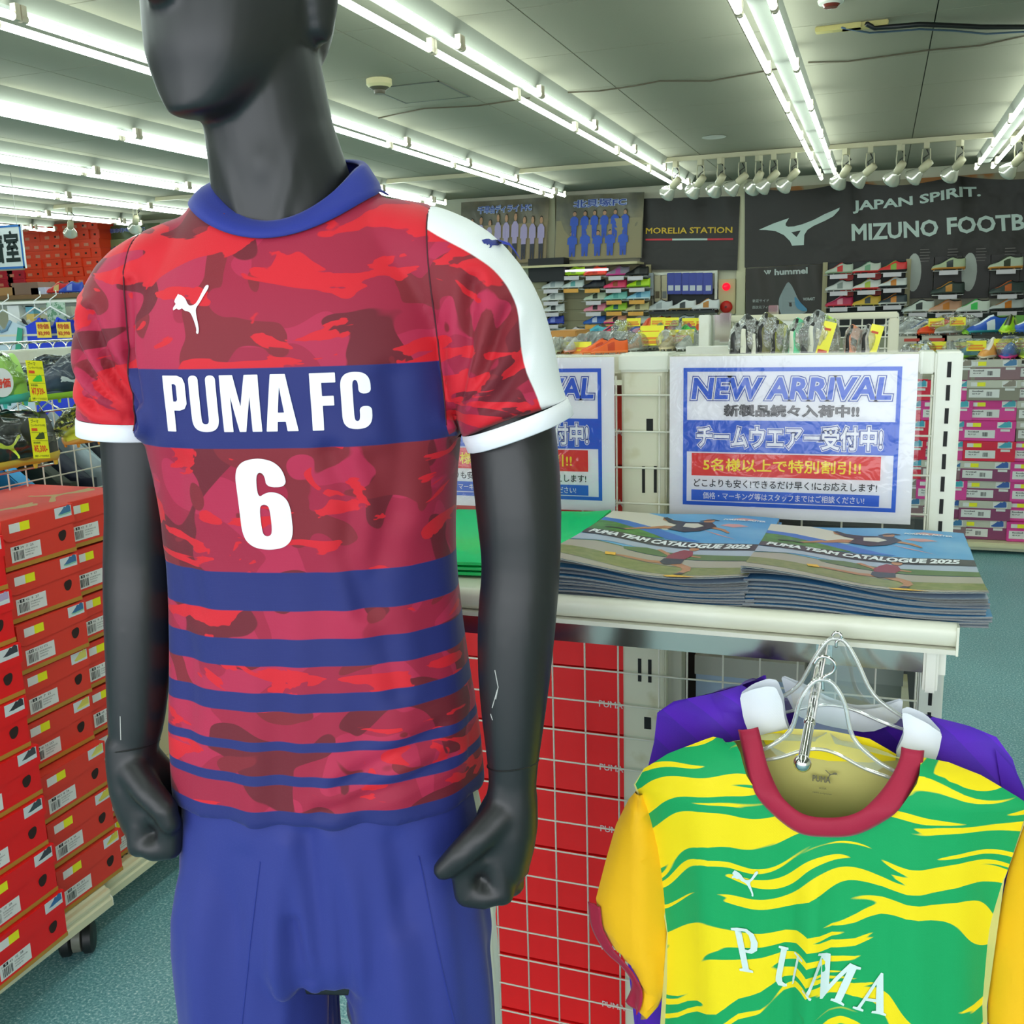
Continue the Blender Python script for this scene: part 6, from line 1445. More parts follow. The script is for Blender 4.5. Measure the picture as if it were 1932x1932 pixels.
# column of red boxed shoes, three wide
x0, x1 = bp(1558, 550).x, bp(1710, 550).x
tag(MB().bx(x0, x1, BW - .05, BW, .6, 1.97).build('display_wall', M('23282a', .5)), 'dark display wall behind the three shoe columns', 'display wall')
for px in (1556, 1711): x = bp(px, 560).x; tag(MB().bx(x - .025, x + .025, BW - .10, BW - .05, .6, 1.97).build('slotted_upright', mat('upr')), 'slotted cream upright ' + ('left' if px < 1600 else 'right') + ' of the three shoe columns', 'upright')
WR = [((1583, 508), ('b9c4b4', '98b090', 'd03030')), ((1635, 506), ('c2c8bc', 'e03a3a', '70a080')), ((1684, 504), ('e03a3a', '303030', '88b048')), ((1583, 540), ('cfd2cf', 'e0e2e0', '8a9490')), ((1635, 538), ('dadcd8', 'e84040', 'b0c850')), ((1684, 534), ('d8dcda', '3a4448', 'd88838')), ((1583, 570), ('c0305a', 'e04050', 'e8a0b0')), ((1635, 568), ('d8b040', 'e0c860', '40484c')), ((1684, 566), ('39444c', 'd8dcd8', 'd88838'))]
for i, ((px, py), cols) in enumerate(WR):
    c, r_i = i % 3, i // 3
    wall_shoe(px, py, cols, 'shoe in the three dark columns, %s row, %s column' % (('top', 'middle', 'lower')[r_i], ('left', 'middle', 'right')[c]), grp='shoes in the three dark columns', s=1.05)
    if c < 2 and r_i < 2:
        q = bp(px + 14, py + 14, BW - .08); tag(MB().lathe([(.001, 0), (.075, 0), (.075, .012), (.001, .014)], c=q, T=Matrix.Rotation(math.radians(90), 4, 'X'), seg=20).build('red_disc', M('c8281e', .4)), 'red round sticker in the shoe columns, %s row, %s one' % (('upper', 'lower')[r_i], ('left', 'right')[c]), 'sticker', 'red round stickers')
# black panels on the right with shoes and insoles
for ci, (pa, pb_) in enumerate(((1713, 1762), (1764, 1815), (1817, 1868), (1870, 1924), (1926, 1990))):
    q0, q1 = bp(pa, 485, BW - .06), bp(pb_, 560, BW - .06)
    r = thing('shoe_advert_panel', 'dark shoe advertising panel, %s from the left under the wide banner' % ORD[ci], 'panel', ((q0.x + q1.x) / 2, BW - .06, q1.z))
    z0_ = bp(pa, 563, BW - .06).z
    MB().cbox(q0.x, q1.x - .02, BW - .08, BW - .05, z0_, 1.98, .004).build('board', M('282422', .45), r)
    f = Flat((q0.x, BW - .081, z0_), (1, 0, 0), (0, 0, 1)); f.n = Vector((0, -1, 0)); W_ = q1.x - q0.x - .02
    tx = merge([rect(W_ * .45, .50 - .03 * k, W_ * (.8 + .04 * (k % 2)), .508 - .03 * k) for k in range(5)]); f.mb([(tx, 0)], .003).build('small_print', M('6d6764', .5), r)
    if ci in (0, 2): f.mb([(ell(W_ * .25, .27, .075, .20, 18), 0)], .004).build('insole_print', M('a9b0a8', .4), r)
for i, (px, py, cols, lab) in enumerate([(1790, 500, ('b0bc98', 'd09040', '30383c'), 'pale green shoe with orange card, top row of the dark panels'), (1898, 498, ('c0ccb4', 'd09040', '404838'), 'pale shoe with orange card at the top right'), (1788, 546, ('33403c', '48544c', 'd09040'), 'dark shoe with orange card in the middle row'), (1900, 545, ('3a4644', '58625c', 'c86a38'), 'dark shoe in the middle row at the right'), (1900, 577, ('c4c8c8', '303436', 'd8802c'), 'black and white shoe with orange card at the right'),
                                      (1732, 580, ('ccd4cc', 'e8ece8', '2a3234'), 'white shoe with black marks in the row above the grey boxes'), (1783, 580, ('cf9c80', 'e0ccb8', 'd08030'), 'salmon shoe with orange card in the row above the grey boxes'), (1836, 580, ('d4dcd0', 'e8ece8', '48c860'), 'white shoe with green marks in the row above the grey boxes')]): wall_shoe(px, py, cols, lab, grp='shoes on the dark panels', s=1.2)
q0, q1 = bp(1864, 596, BW - .4), bp(2000, 620, BW - .4); ff('green_panel', M('6fa848', .5), q0.x, q1.x, q1.z, q0.z, BW - .42, BW - .38, 'green display panel low on the right of the back wall', 'panel')
q0, q1 = bp(1712, 590, BW - .3), bp(2000, 700, BW - .3); ff('dark_shelf_unit', M('3a443c', .5), q0.x, q1.x, .5, q0.z, BW - .2, BW - .02, 'dark green-grey shelving below the dark panels', 'shelf unit')
# ================================================================== stacks of boxes behind the near gondola, right
def small_box(name, W, H, D, mb_, ml, label_m=True, pic='3aa0b0', seed=0):
    mb = MB().cbox(-W / 2, W / 2, 0, D, 0, H - .003, .002, 0).bx(-W / 2 - .002, W / 2 + .002, -.003, D, H - .045, H, 1)
    mb.bx(-W / 2 + .012, W * .12, -.002, 0, .018, H - .055, 2)
    f = Flat((-W / 2, -.0025, 0), (1, 0, 0), (0, 0, 1)); f.n = Vector((0, -1, 0))
    for arts, mi in (((T2('football', .03, .052, .06, .009, .02), T2('42 9 27', .03, .036, .045, .008, .02), bars(.11, .028, .03, .026, 8, seed)), 3),):
        for a_ in arts: mb.add([f.at(x, y, .001) for x, y in a_[0]], a_[1], mi)
    mb.bx(-W / 2 + .02, -W / 2 + .085, -.005, -.003, H - .036, H - .012, 2).bx(-W / 2 + .055, -W / 2 + .10, -.006, -.003, H - .036, H - .012, 4).bx(W / 2 - .10, W / 2 - .02, -.005, -.003, H - .042, H - .005, 2)
    for a_, i_ in shoe_sil(W - .095, H - .037, .07, 5, 5): mb.add([f.at(x, y, .005) for x, y in a_[0]], a_[1], i_)
    mb.bx(W * .22, W * .40, -.002, 0, .060, .074, 2)
    o = mb.build(name, [mb_, ml, mat('label_white'), mat('label_ink'), mat('label_yellow'), M(pic, .4)], local=True); me = o.data; bpy.data.objects.remove(o); return me
greyw = M('c5c4b4', .5); mauve = M('8f6f74', .55); plum = M('8a3c66', .5); pink = M('e0409a', .5); pinkd = M('d8308c', .5); redc = M('e0143c', .5); taupe = M('8f8a7a', .55)
KINDS_ = {'grey': small_box('shoe_box', .29, .122, .2, mauve, greyw, pic='3a78a8'), 'taupe': small_box('shoe_box', .29, .122, .2, taupe, greyw, pic='8a8070', seed=2), 'pink': small_box('shoe_box', .29, .122, .2, pink, pinkd, pic='38a8b8', seed=3), 'red': small_box('shoe_box', .29, .122, .2, redc, redc, pic='38a0b8', seed=4), 'plum': small_box('shoe_box', .29, .122, .2, plum, greyw, pic='2a5aa8', seed=5)}
BY = 6.72
stacks = [(1855, 1030, ['plum', 'plum', 'plum', 'plum', 'red', 'pink', 'pink', 'taupe', 'grey'], 'the tall stack right of the post'), (1950, 1040, ['pink', 'pink', 'pink', 'pink', 'pink', 'taupe', 'taupe', 'grey', 'grey'], 'the stack at the right edge'), (1775, 1028, ['grey', 'plum', 'pink', 'grey', 'pink', 'pink', 'pink', 'pink', 'taupe'], 'the stack behind the post'), (1692, 1020, ['grey', 'grey', 'taupe', 'red', 'red', 'red', 'red', 'red', 'red'], 'the stack between poster and post'), (2045, 1040, ['pink', 'grey', 'pink', 'plum', 'grey', 'pink', 'pink', 'pink', 'grey'], 'the stack beyond the right edge')]
bz = P(1850, 1018, 'Y', BY).z
UPN = ['bottom', 'second from the bottom', 'third from the bottom', 'fourth from the bottom', 'fifth from the bottom', 'sixth from the bottom', 'seventh from the bottom', 'eighth from the bottom', 'top']
colname = {'grey': 'grey-mauve', 'taupe': 'grey-brown', 'pink': 'pink', 'red': 'red', 'plum': 'plum'}
random.seed(21)
for px, py, ks, lab in stacks:
    x = P(px, 1000, 'Y', BY).x
    for k, kk in enumerate(ks):
        o = bpy.data.objects.new('shoe_box', KINDS_[kk]); COL.objects.link(o); o.location = (x + random.uniform(-.012, .012), BY + random.uniform(-.015, .015), bz + k * .1235); o.rotation_euler = (0, 0, random.uniform(-.05, .05))
        tag(o, '%s shoe box, %s of %s' % (colname[kk], UPN[k], lab), 'shoe box', 'shoe boxes stacked behind the near gondola')
g2 = thing('low_gondola', 'cream low gondola base under the mixed shoe box stacks', 'gondola', (.6, BY + .3, 0))
MB().cbox(-.35, 2.6, BY - .05, BY + .9, 0.02, bz - .035, .005).build('base', cream, g2); MB().cbox(-.37, 2.62, BY - .075, BY + .9, bz - .035, bz - .002, .006).build('base_shelf', M('dcd5ac', .4), g2)
MB().bx(-.3, 2.55, BY + .34, BY + .37, .1, 1.16).build('back_panel', cream, g2)
TOP2 = P(1850, 690, 'Y', BY).z
MB().bx(-.35, 2.6, BY - .0, BY + .34, TOP2 - .02 + .03, TOP2 + .02 + .01).build('top_shelf', M('3c3830', .6), g2)
# bagged shoes along the top of the low gondola
tagm = mat('price_yellow', 'f0e838', .4); tago = mat('price_orange', 'e8902c', .4)
bag2 = film('bag_film', amount=.4, rough=.08, bscale=30, bdist=.02, body=.05, bodycol='e9f0ee')
def bagged(px, py, y, cols, label, rz=0.0, s=1.0, grp='bagged shoes on the gondola tops', tagxy=(0, 0), tilt=0.0, bag=True, tagc=None, z=None):
    """shoe standing at pixel (px, py = its base), wrapped in clear film with a yellow price card"""
    p = P(px, py, 'Y', y)
    if z is not None: p.z = z
    r = thing('bagged_shoe', label, 'shoe', p, rz, grp)
    o = bpy.data.objects.new('football_boot', SHOE); COL.objects.link(o); o.parent = r
    for i, c in enumerate((cols[0], cols[1], '22201f', cols[2])):
        o.material_slots[i].link = 'OBJECT'; o.material_slots[i].material = M(c, .4)
    o.location = (0, 0, .012 * s); o.rotation_euler = (0, tilt, 0); o.scale = (s, s, s)
    if bag:
        global _bagme
        b_ = bpy.data.objects.new('clear_bag', _bagme); COL.objects.link(b_); b_.parent = r; b_.scale = (s, s, s); b_.rotation_euler = (0, tilt, 0)
    if tagxy is not None:
        m = MB().bx(-.055, .055, -.002, .002, -.032, .032, 0); m.bx(-.045, .035, -.004, -.002, -.004, .006, 1).bx(-.045, .045, -.004, -.002, -.024, -.010, 1)
        c_ = m.build('price_card', [tagm, tago], r, local=True); c_.location = (tagxy[0], -.065 * s, .085 * s + tagxy[1]); c_.rotation_euler = (-.35, 0, -rz)
    return r
_bo = crumple('clear_bag', '', None, (0, 0, 0), .16, .068, .068, bag2, 5, sub=3); _bagme = _bo.data; _bagme.transform(Matrix.Translation((0, 0, .062))); bpy.data.objects.remove(_bo)
ty = BY + .12; TZ2 = TOP2 + .031
for px, cols, lab, rz, s in [(1717, ('9aa09c', 'c8cc98', '6a7064'), 'bagged grey shoe with flat yellow card, left end of the low gondola top', 1.3, .8), (1745, ('5a90b4', 'd8dcdc', 'c0c8cc'), 'bagged blue shoe with glare on its card, beside the grey one', 1.4, .95), (1796, ('c0c4c0', 'e8e8e4', '8a9088'), 'bagged white shoe with glaring card behind the slotted post', 1.4, .9), (1834, ('3aa0b8', '8ac83c', '50b8c8'), 'bagged teal and lime shoe right of the slotted post', .2, 1.0), (1868, ('e8a050', 'd8c8b0', 'f0e8e0'), 'orange and white boot beside the teal bagged shoe', 1.2, 1.1), (1905, ('2868c8', 'e0388c', '3a80d8'), 'blue boot with pink studs and tilted yellow card', 1.3, 1.1), (1940, ('a0d020', 'd8e050', '404810'), 'lime boot at the right edge of the low gondola', 1.3, 1.0)]:
    bagged(px, 685, ty, cols, lab, rz, s, z=TZ2, bag=px != 1868)
# tier behind: grey-white boxes with shoes on them
BY3 = 8.3
zt = P(1760, 634, 'Y', BY3).z
gbx = {}
for i, (px, c1, txt) in enumerate(((1711, 'c9c6ba', 1), (1758, 'c4c1b4', 1), (1806, 'bdbaab', 0), (1862, '2a2c28', 0))):
    x = P(px, 640, 'Y', BY3).x
    m = MB().cbox(-.102, .102, 0, .25, -.36, -.004, .004, 0).bx(-.105, .105, -.004, .25, -.05, 0, 0)
    if txt: m.bx(-.02, .09, -.006, -.004, -.038, -.016, 1)
    o = m.build('shoe_box', [M(c1, .5), M('c8483c', .5)], local=True); o.location = (x, BY3, zt)
    tag(o, ['pale grey box with red print under the grey bagged shoes', 'pale grey box with red print under the orange shoe', 'pale grey box with yellow card behind the post', 'black display box under the blue striped shoe'][i], 'box')
g3 = thing('low_gondola', 'cream gondola behind the grey boxes near the back wall', 'gondola', (.8, BY3 + .3, 0)); MB().cbox(-.6, 3.4, BY3 - .1, BY3 + .6, .02, zt - .365, .01).build('base', cream, g3); MB().bx(-.6, 3.4, BY3 + .5, BY3 + .53, .1, zt - .03).build('back_panel', M('8d927c', .6), g3)
for px, cols, lab, rz, s, tg in [(1712, ('c2c8c8', 'd8dcdc', 'a0a8ac'), 'grey shoe in a bag on the pale boxes, leftmost', .3, 1.15, None), (1738, ('d8dcd8', 'e8e8e8', '4a6fb0'), 'white shoe with blue stripes on the pale boxes', .4, 1.0, None), (1766, ('e8481c', 'f06030', 'e8d820'), 'orange-red shoe with yellow card on the pale boxes', .3, 1.15, (-.03, 0)), (1803, ('c8d0c4', 'd8dce0', 'c8d860'), 'bagged white shoe with yellow card on the pale boxes', .4, 1.2, (-.03, 0)), (1824, ('78b828', '98d048', '508018'), 'small lime ball-shaped shoe behind the bagged white one', 1.4, .7, None), (1862, ('2858c0', '3aa0b0', 'd8e0f0'), 'blue shoe with white stripes on the black display box', .4, 1.2, None), (1903, ('a0d818', 'c8e040', '30380c'), 'lime boot with black strap near the right edge', 1.3, 1.2, None), (1945, ('3060d0', '4a80e0', 'f0f0f0'), 'blue shoe at the right edge of the second tier', .3, 1.2, None)]:
    bagged(px, 634, BY3 + .1, cols, lab, rz, s, z=zt + .002, tagxy=tg, bag=px in (1712, 1803))
# ------------------------------------------------------------------ gondola tops between mannequin and poster
MYA, MYB = 4.3, 7.6
za = P(1150, 668, 'Y', MYA).z; g4 = thing('mid_gondola', 'cream gondola carrying bagged shoes behind the left poster', 'gondola', (-1.2, MYA + .3, 0))
xa0, xa1 = P(1000, 668, 'Y', MYA).x, P(1318, 668, 'Y', MYA).x
MB().cbox(xa0 - 1.2, xa1, MYA, MYA + .7, .02, za - .03, .005).build('body', cream, g4); MB().bx(xa0 - 1.2, xa1, MYA - .02, MYA + .7, za - .03, za - .002).build('top_shelf', creamw, g4)
MB().add([(xa1, MYA, za - .03), (xa1, MYA + 1.6, za - .03), (xa1, MYA + 1.6, za + .10), (xa1, MYA, za + .0), (xa1 + .03, MYA, za - .03), (xa1 + .03, MYA + 1.6, za - .03), (xa1 + .03, MYA + 1.6, za + .10), (xa1 + .03, MYA, za)], [(0, 1, 2, 3), (7, 6, 5, 4), (0, 4, 5, 1), (1, 5, 6, 2), (2, 6, 7, 3), (3, 7, 4, 0)]).build('end_panel', creamw, g4)
p = P(1045, 664, 'Y', MYA + .45); ff('carton', M('b8823c', .6), p.x, P(1093, 664, 'Y', MYA + .45).x, za, za + .095, MYA + .4, MYA + .65, 'brown cardboard carton on the gondola beside the sleeve', 'carton')
rowA = [(1055, ('b9c0b0', 'd0d8b0', '8a9080'), 'bagged pale shoe nearest the jersey sleeve', 1.2, .8, (0, -.03), 0), (1082, ('d8d8d4', 'e8a088', 'e8e8e4'), 'bagged white shoe with white card near the sleeve', .9, .8, (-.02, -.03), 0), (1106, ('22242c', '303038', 'a02030'), 'bagged black shoe behind the orange sandals', 1.2, .9, None, .15), (1128, ('a8b4b8', 'c4ccd0', '8a98a0'), 'clear bagged silver shoe, left of the pair', .6, 1.0, None, .15), (1150, ('b8c0c4', 'd0d8d8', '707c84'), 'clear bagged silver shoe, right of the pair', .6, 1.0, None, .15), (1176, ('c0c8c8', 'dce0dc', '8a9494'), 'bagged pale grey shoe on the crowded gondola top', .3, 1.0, (.02, -.02), .1), (1200, ('d0a890', 'c8ccc8', 'a8b0b0'), 'bagged beige shoe under a yellow card', .5, .9, (.05, .0), .05), (1220, ('2a4a7c', 'b0b8bc', 'd0d8dc'), 'bagged dark blue and silver shoe with yellow card', .8, 1.0, (-.05, .02), .2), (1240, ('ccd4d0', 'e0e4e0', '98a4a0'), 'bagged white shoe with rounded back', .7, 1.1, None, .25), (1268, ('d8c8a0', 'e8d8b0', 'c0a060'), 'bagged cream shoe with yellow card near the post cap', .4, 1.0, (.0, .0), .12), (1300, ('c8ccc8', 'dce0dc', 'a0a8a4'), 'bagged grey shoe at the right end of the row', .4, 1.0, None, .12)]
for px, cols, lab, rz, s, tg, dy in rowA: bagged(px, 664, MYA + .15 + dy, cols, lab, 1.15 + rz * .3, s * .72, tagxy=tg, z=za)
for k, px in enumerate((1130, 1150)):
    o = shoe((P(px, 668, 'Y', MYA + .06).x, MYA + .06, za + .002), .2 + k * .3, ('e8601c', 'f08040', 'c84010'), 'orange sandal-like shoe at the front edge, %s of the pair' % ('left', 'right')[k], 'orange pair', .6)
zb = P(1200, 642, 'Y', MYB).z; xb0, xb1 = P(1020, 650, 'Y', MYB).x, P(1400, 650, 'Y', MYB).x
g5 = thing('far_gondola', 'gondola with colourful boots and price cards before the shoe wall', 'gondola', (-1.8, MYB + .3, 0)); MB().cbox(xb0, xb1, MYB, MYB + .8, .02, zb - .12, .005).build('body', cream, g5); MB().bx(xb0, xb1, MYB - .01, MYB + .6, zb - .12, zb - .002).build('top_shelf', M('1f211f', .6), g5)
for k, px in enumerate((1175, 1192, 1252, 1275)): p = P(px, 649, 'Y', MYB - .012); ff('price_strip', mat('label_white') if k != 1 else tagm, p.x - .05, p.x + .05, p.z - .03, p.z + .03, MYB - .016, MYB - .012, 'small price strip on the black shelf edge, %s from the left' % ORD[k], 'price strip', 'price strips on the black shelf edge')
for px, cols, lab, rz, s, tg in [(1122, ('48a8b8', '70c0c8', '2888a0'), 'teal boot on the far gondola, leftmost', .2, 1.0, None), (1150, ('3a2848', '50385c', 'e03050'), 'dark purple shoe on the far gondola', .2, 1.0, None), (1177, ('c8d038', 'e0e078', '889020'), 'yellow boot standing heel out with yellow card', 1.5, 1.2, (0, .03)), (1198, ('3060b0', '6088c8', 'c0a0c0'), 'blue shoe between the yellow and orange boots', .3, 1.0, None), (1221, ('e86020', 'f08838', 'c84010'), 'orange boot with yellow card on the far gondola', 1.4, 1.35, (0, .02)), (1248, ('a09878', 'c0b890', '707858'), 'olive boot with yellow card beside the orange boot', 1.3, 1.3, (0, .02)), (1264, ('d02818', 'e84830', 'a01808'), 'red boot leaning right of the olive boot', 1.2, 1.1, None), (1283, ('b8c0b8', 'd8dcd8', '809088'), 'grey boot with yellow card on the far gondola', 1.4, 1.1, (0, .03)), (1300, ('c84878', 'd87898', '904058'), 'pink boot with yellow card on the far gondola', 1.5, 1.2, (0, .02)), (1318, ('e86828', 'f08848', 'c84818'), 'orange boot at the right end of the far gondola', 1.4, 1.1, None)]:
    bagged(px, 642, MYB + .15, cols, lab, rz, s, z=zb, tagxy=tg, bag=px in (1177, 1283))
bagged(1289, 655, MYA + 1.2, ('20c830', '40e050', '108818'), 'bright green boot standing in front of the far gondola', 1.3, 1.0, tagxy=None, bag=False)
# ------------------------------------------------------------------ display frame and bagged shoes behind the poster
FY = 3.0
fx0, fx1, fz = P(1372, 600, 'Y', FY).x, P(1695, 592, 'Y', FY).x, P(1690, 592, 'Y', FY).z
g6 = thing('wire_display_frame', 'cream framed wire panel rising behind the right poster', 'display frame', ((fx0 + fx1) / 2, FY, .1))
MB().cbox(fx0, fx1, FY - .015, FY + .015, fz - .012, fz + .006, .003).build('top_rail', cream, g6)
for px in (1375, 1686): x = P(px, 620, 'Y', FY).x; MB().cbox(x - .014, x + .014, FY - .015, FY + .015, .0, fz - .012, .003).build('upright', cream, g6)
MB().bx(P(1448, 600, 'Y', FY).x, P(1515, 600, 'Y', FY).x, FY - .010, FY + .01, fz - .09, fz - .012).build('cream_panel', creamw, g6)
wv = MB().cyl((0, FY, .12), (0, FY, fz), .0022, 5).build('wire', wire, g6)
for i in range(6):
    o = wv if i == 0 else wv.copy()
    if i: COL.objects.link(o)
    o.location = (P(1582, 620, 'Y', FY).x + i * .031, 0, 0)
for v in wv.data.vertices: v.co.x += -0
wh = MB().cyl((P(1582, 620, 'Y', FY).x, FY - .004, 0), (P(1690, 620, 'Y', FY).x, FY - .004, 0), .0022, 5).build('wire', wire, g6, local=True)
for i in range(12):
    o = wh if i == 0 else wh.copy()
    if i: COL.objects.link(o)
    o.location = (-(fx0 + fx1) / 2, -FY, fz - .031 * (i + 1) - .1)
for i, (px, pt, w_, y, lab) in enumerate([(1330, 592, .030, 2.9, 'white side card of the display corner left of the chrome strips'), (1352, 592, .030, 2.95, 'reflective chrome post left of the bagged shoes'), (1370, 588, .030, 2.9, 'second reflective chrome post with orange glints'), (1460, 574, .030, 3.3, 'short chrome post standing above the cream panel')]):
    p = P(px, pt, 'Y', y); q = P(px, 668, 'Y', y)
    o = MB().cbox(-w_ / 2, w_ / 2, -.014, .014, 0, p.z - .005, .002).build('chrome_post' if i else 'side_card', chrome if i else creamw, local=True); o.location = (p.x, y, .002); tag(o, lab, 'post' if i else 'card')
tag(MB().bx(P(1300, 660, 'Y', 2.8).x, P(1425, 660, 'Y', 2.8).x, 2.75, 2.79, .0, P(1350, 652, 'Y', 2.8).z).build('cream_back_panel', creamw), 'cream sloping panel behind the poster top', 'panel')
BYN = 1.98; zn = 1.452
ff('rear_shelf', creamp, -.78, .10, zn - .018, zn, 1.72, 2.20, 'cream shelf behind the posters holding bagged boots', 'shelf')
silverbag = film('silver_bag', amount=.9, rough=.10, bscale=55, bdist=.006, body=.05, bodycol='cfd6d0')
_bo = crumple('clear_bag', '', None, (0, 0, 0), .055, .05, .085, silverbag, 9, sub=3); _b3 = _bo.data; bpy.data.objects.remove(_bo)
NB = [(1395, 628, 'grey', '3a3c3c', 'small grey boot', 0.2), (1430, 628, 'dark', '2b2d2c', 'black boot', .3), (1470, 626, 'olive', '7c7f2c', 'olive boot', .25), (1508, 620, 'mint', '58c890', 'boot with mint heel', .2), (1530, 612, 'dark2', '2e3030', 'tall black boot', .1), (1562, 605, 'lime', 'b4d838', 'lime boot', .05), (1610, 650, 'peach', 'd88860', 'small orange and yellow boot', .2), (1412, 640, 'dark3', '333534', 'dark grey boot', .3), (1450, 640, 'tan', '6d6a3c', 'khaki boot', .2), (1546, 640, 'silver', '8a8f90', 'silver boot', .2), (1640, 655, 'pale', 'b8b0a8', 'small pale boot', .2)]
for i, (px, py, nm, c, lab, rr) in enumerate(NB):
    p = P(px, py, 'Y', BYN - .0); h_ = max(.045, (p.z - zn)); s_ = .34 if px > 1600 else (.38 + .012 * i)
    r = thing('bagged_boot', 'bagged %s standing behind the poster, %s from the left' % (lab, ORD[i]), 'shoe', (p.x, BYN, zn), rr * 3, 'bagged boots behind the right poster')
    o = bpy.data.objects.new('football_boot', SHOE); COL.objects.link(o); o.parent = r; o.location = (0, 0, .075 * s_); o.rotation_euler = (0, -1.1, .4); o.scale = (s_ * .7,) * 3
    for k, cc in enumerate((c, 'c8c8c0' if i % 2 else c, '1a1a1a', 'd8d8c8' if i % 2 else '18181a')): o.material_slots[k].link = 'OBJECT'; o.material_slots[k].material = M(cc, .35)
    b_ = bpy.data.objects.new('clear_bag', _b3); COL.objects.link(b_); b_.parent = r; b_.location = (0, 0, .085 * s_); b_.scale = (s_, s_, s_ * 1.15)
    if i in (1, 2, 3, 4, 6):
        m = MB().bx(-.011, .011, -.001, .001, -.034, .034, 0).bx(-.008, .008, -.002, -.001, -.028, -.018, 1).bx(-.008, .004, -.002, -.001, .018, .022, 1); c_ = m.build('price_card', [tagm, M('c84a20', .5)], r, local=True); c_.location = (.02, -.030, .085 * s_); c_.rotation_euler = (-.1, .25, -rr * 3)
# ================================================================== left side goods above the boxes
NX = -2.14
ln = thing('wire_net', 'cream wire net panel behind the bagged shoes on the left', 'wire net', (NX, 2.0, .2))
v0 = MB().cyl((NX, 0, .2), (NX, 0, 1.455), .0022, 5).build('wire', wire, ln)
for i in range(18):
    o = v0 if i == 0 else v0.copy()
    if i: COL.objects.link(o)
    o.location = (0, 2.0 - 2.0 + 1.35 + i * .06, 0)
v0 = MB().cyl((NX - .003, 1.3, 0), (NX - .003, 2.6, 0), .0022, 5).build('wire', wire, ln)
for i in range(13):
    o = v0 if i == 0 else v0.copy()
    if i: COL.objects.link(o)
    o.location = (0, 0, .72 + i * .06)
lg = thing('left_gondola', 'cream gondola frame carrying the net on the left', 'gondola', (NX - .05, 2.0, 0))
MB().cbox(NX - .04, NX + .005, 1.1, 2.62, 1.452, 1.490, .004).build('top_rail', creamw, lg)
for y in (1.15, 2.60): MB().cbox(NX - .04, NX, y - .02, y + .02, .05, 1.452, .003).build('upright', creamw, lg)
MB().bx(NX - .03, NX, 1.15, 2.6, .16, .75).build('back_panel', M('c5c1a6', .5), lg)
# wire shoe holders and the bagged shoes on them
def big_shoe(cols, L=.27):
    """nearer boot with its own sole, upper, lace panel and studs"""
    pass
def holder(y, z, xo=-1.93, w_=.10, lab=''):
    r = thing('wire_shoe_holder', lab, 'holder', (NX, y, z))
    MB().tube([(NX, y - w_, z + .02), (NX, y - w_, z), (xo, y - w_, z - .004), (xo + .01, y - w_, z - .03), (xo + .01, y + w_ * .9, z - .03), (xo, y + w_ * .9, z - .004), (NX, y + w_ * .9, z), (NX, y + w_ * .9, z + .02)], .003, 6).build('wire_loop', chrome, r, smooth=True)
    return r
bag4 = film('near_bag_film', amount=.02, rough=.10, bscale=16, bdist=.010, body=.0, bodycol='eef2f2')
def near_shoe(label, y, z, x, rz, cols, s, card, tilt=0.0, cat_c=None, tg=None):
    r = thing('bagged_shoe', label, 'shoe', (x, y, z), rz, 'bagged shoes on the left net')
    mb = shoe_mesh(18)
    mb.v = [Vector(v) * .275 * s for v in mb.v]
    parts = {0: ('upper', cols[0]), 1: ('sole', cols[1]), 2: ('lining', '1c1c1e'), 3: ('lace_panel', cols[2])}
    for mi, (nm, c) in parts.items():
        q = MB(); q.v = mb.v; q.f = [f for f, m in zip(mb.f, mb.m) if m == mi]; q.m = [0] * len(q.f)
        used = sorted({i for f in q.f for i in f}); mp = {o: n for n, o in enumerate(used)}; q.v = [mb.v[i] for i in used]; q.f = [tuple(mp[i] for i in f) for f in q.f]
        o = q.build(nm, M(c, .4), r, smooth=True, local=True, angle=60); o.rotation_euler = (0, tilt, 0)
    if cat_c:
        f = Flat((-.055 * s, -.047 * s, .020 * s), (1, -.15, 0), (0, .35, 1)); f.n = Vector((-.15, -1, .3)).normalized()
        o = f.mb([(fit(cat2d, .07 * s, .045 * s), 0)], .004).build('emblem', M(cat_c, .5), r, local=True); o.rotation_euler = (0, tilt, 0)
    o = bpy.data.objects.new('clear_bag', _nb); COL.objects.link(o); o.parent = r; o.scale = (s * 1.02, s, s); o.rotation_euler = (0, tilt, 0)
    if card:
        cy, cz, price, crot = card
        c = bpy.data.objects.new('price_card', None)
        f = Flat((0, 0, 0), (1, 0, 0), (0, 0, 1)); f.n = Vector((0, -1, 0)); W_, H_ = .052, .094
        m = MB().bx(0, W_, 0, .001, 0, H_); pc = m.build('price_card', mat('card_yellow', 'f4ee14', .35), r, local=True)
        pc.location = (cy, -.062 * s, cz); pc.rotation_euler = (-.12, crot, 0)
        g = f.mb([(T2('プーマ', .004, H_ - .012, .024, .009, .01), 0), (T2('フューチャー7 マッチFG', .004, H_ - .020, .044, .006, .01), 0), (T2('本体価格', .004, .034, .022, .005, .01), 0), (T2('各種カードでのお支払可', .004, .003, .044, .005, .008), 0), (merge([limb([(0.002, H_ - .034), (W_ - .002, H_ - .034)], [.0006] * 2), limb([(0.002, .041), (W_ - .002, .041)], [.0006] * 2)]), 0)], .0006).build('card_lettering', mat('card_ink', '2a3a18', .5), pc, local=True)
        f.mb([(rect(.004, H_ - .030, .022, H_ - .0235), 0), (T2(price, .004, .012, W_ - .010, .019, .03), 0)], .0006).build('price_lettering', mat('card_red', 'e8501c', .5), pc, local=True)
        f.mb([(a_, 0) for a_, i_ in shoe_sil(.012, .045, .030, 0, 0)], .0008).build('shoe_picture', M(tg or '38c83c', .5), pc, local=True)
    return r
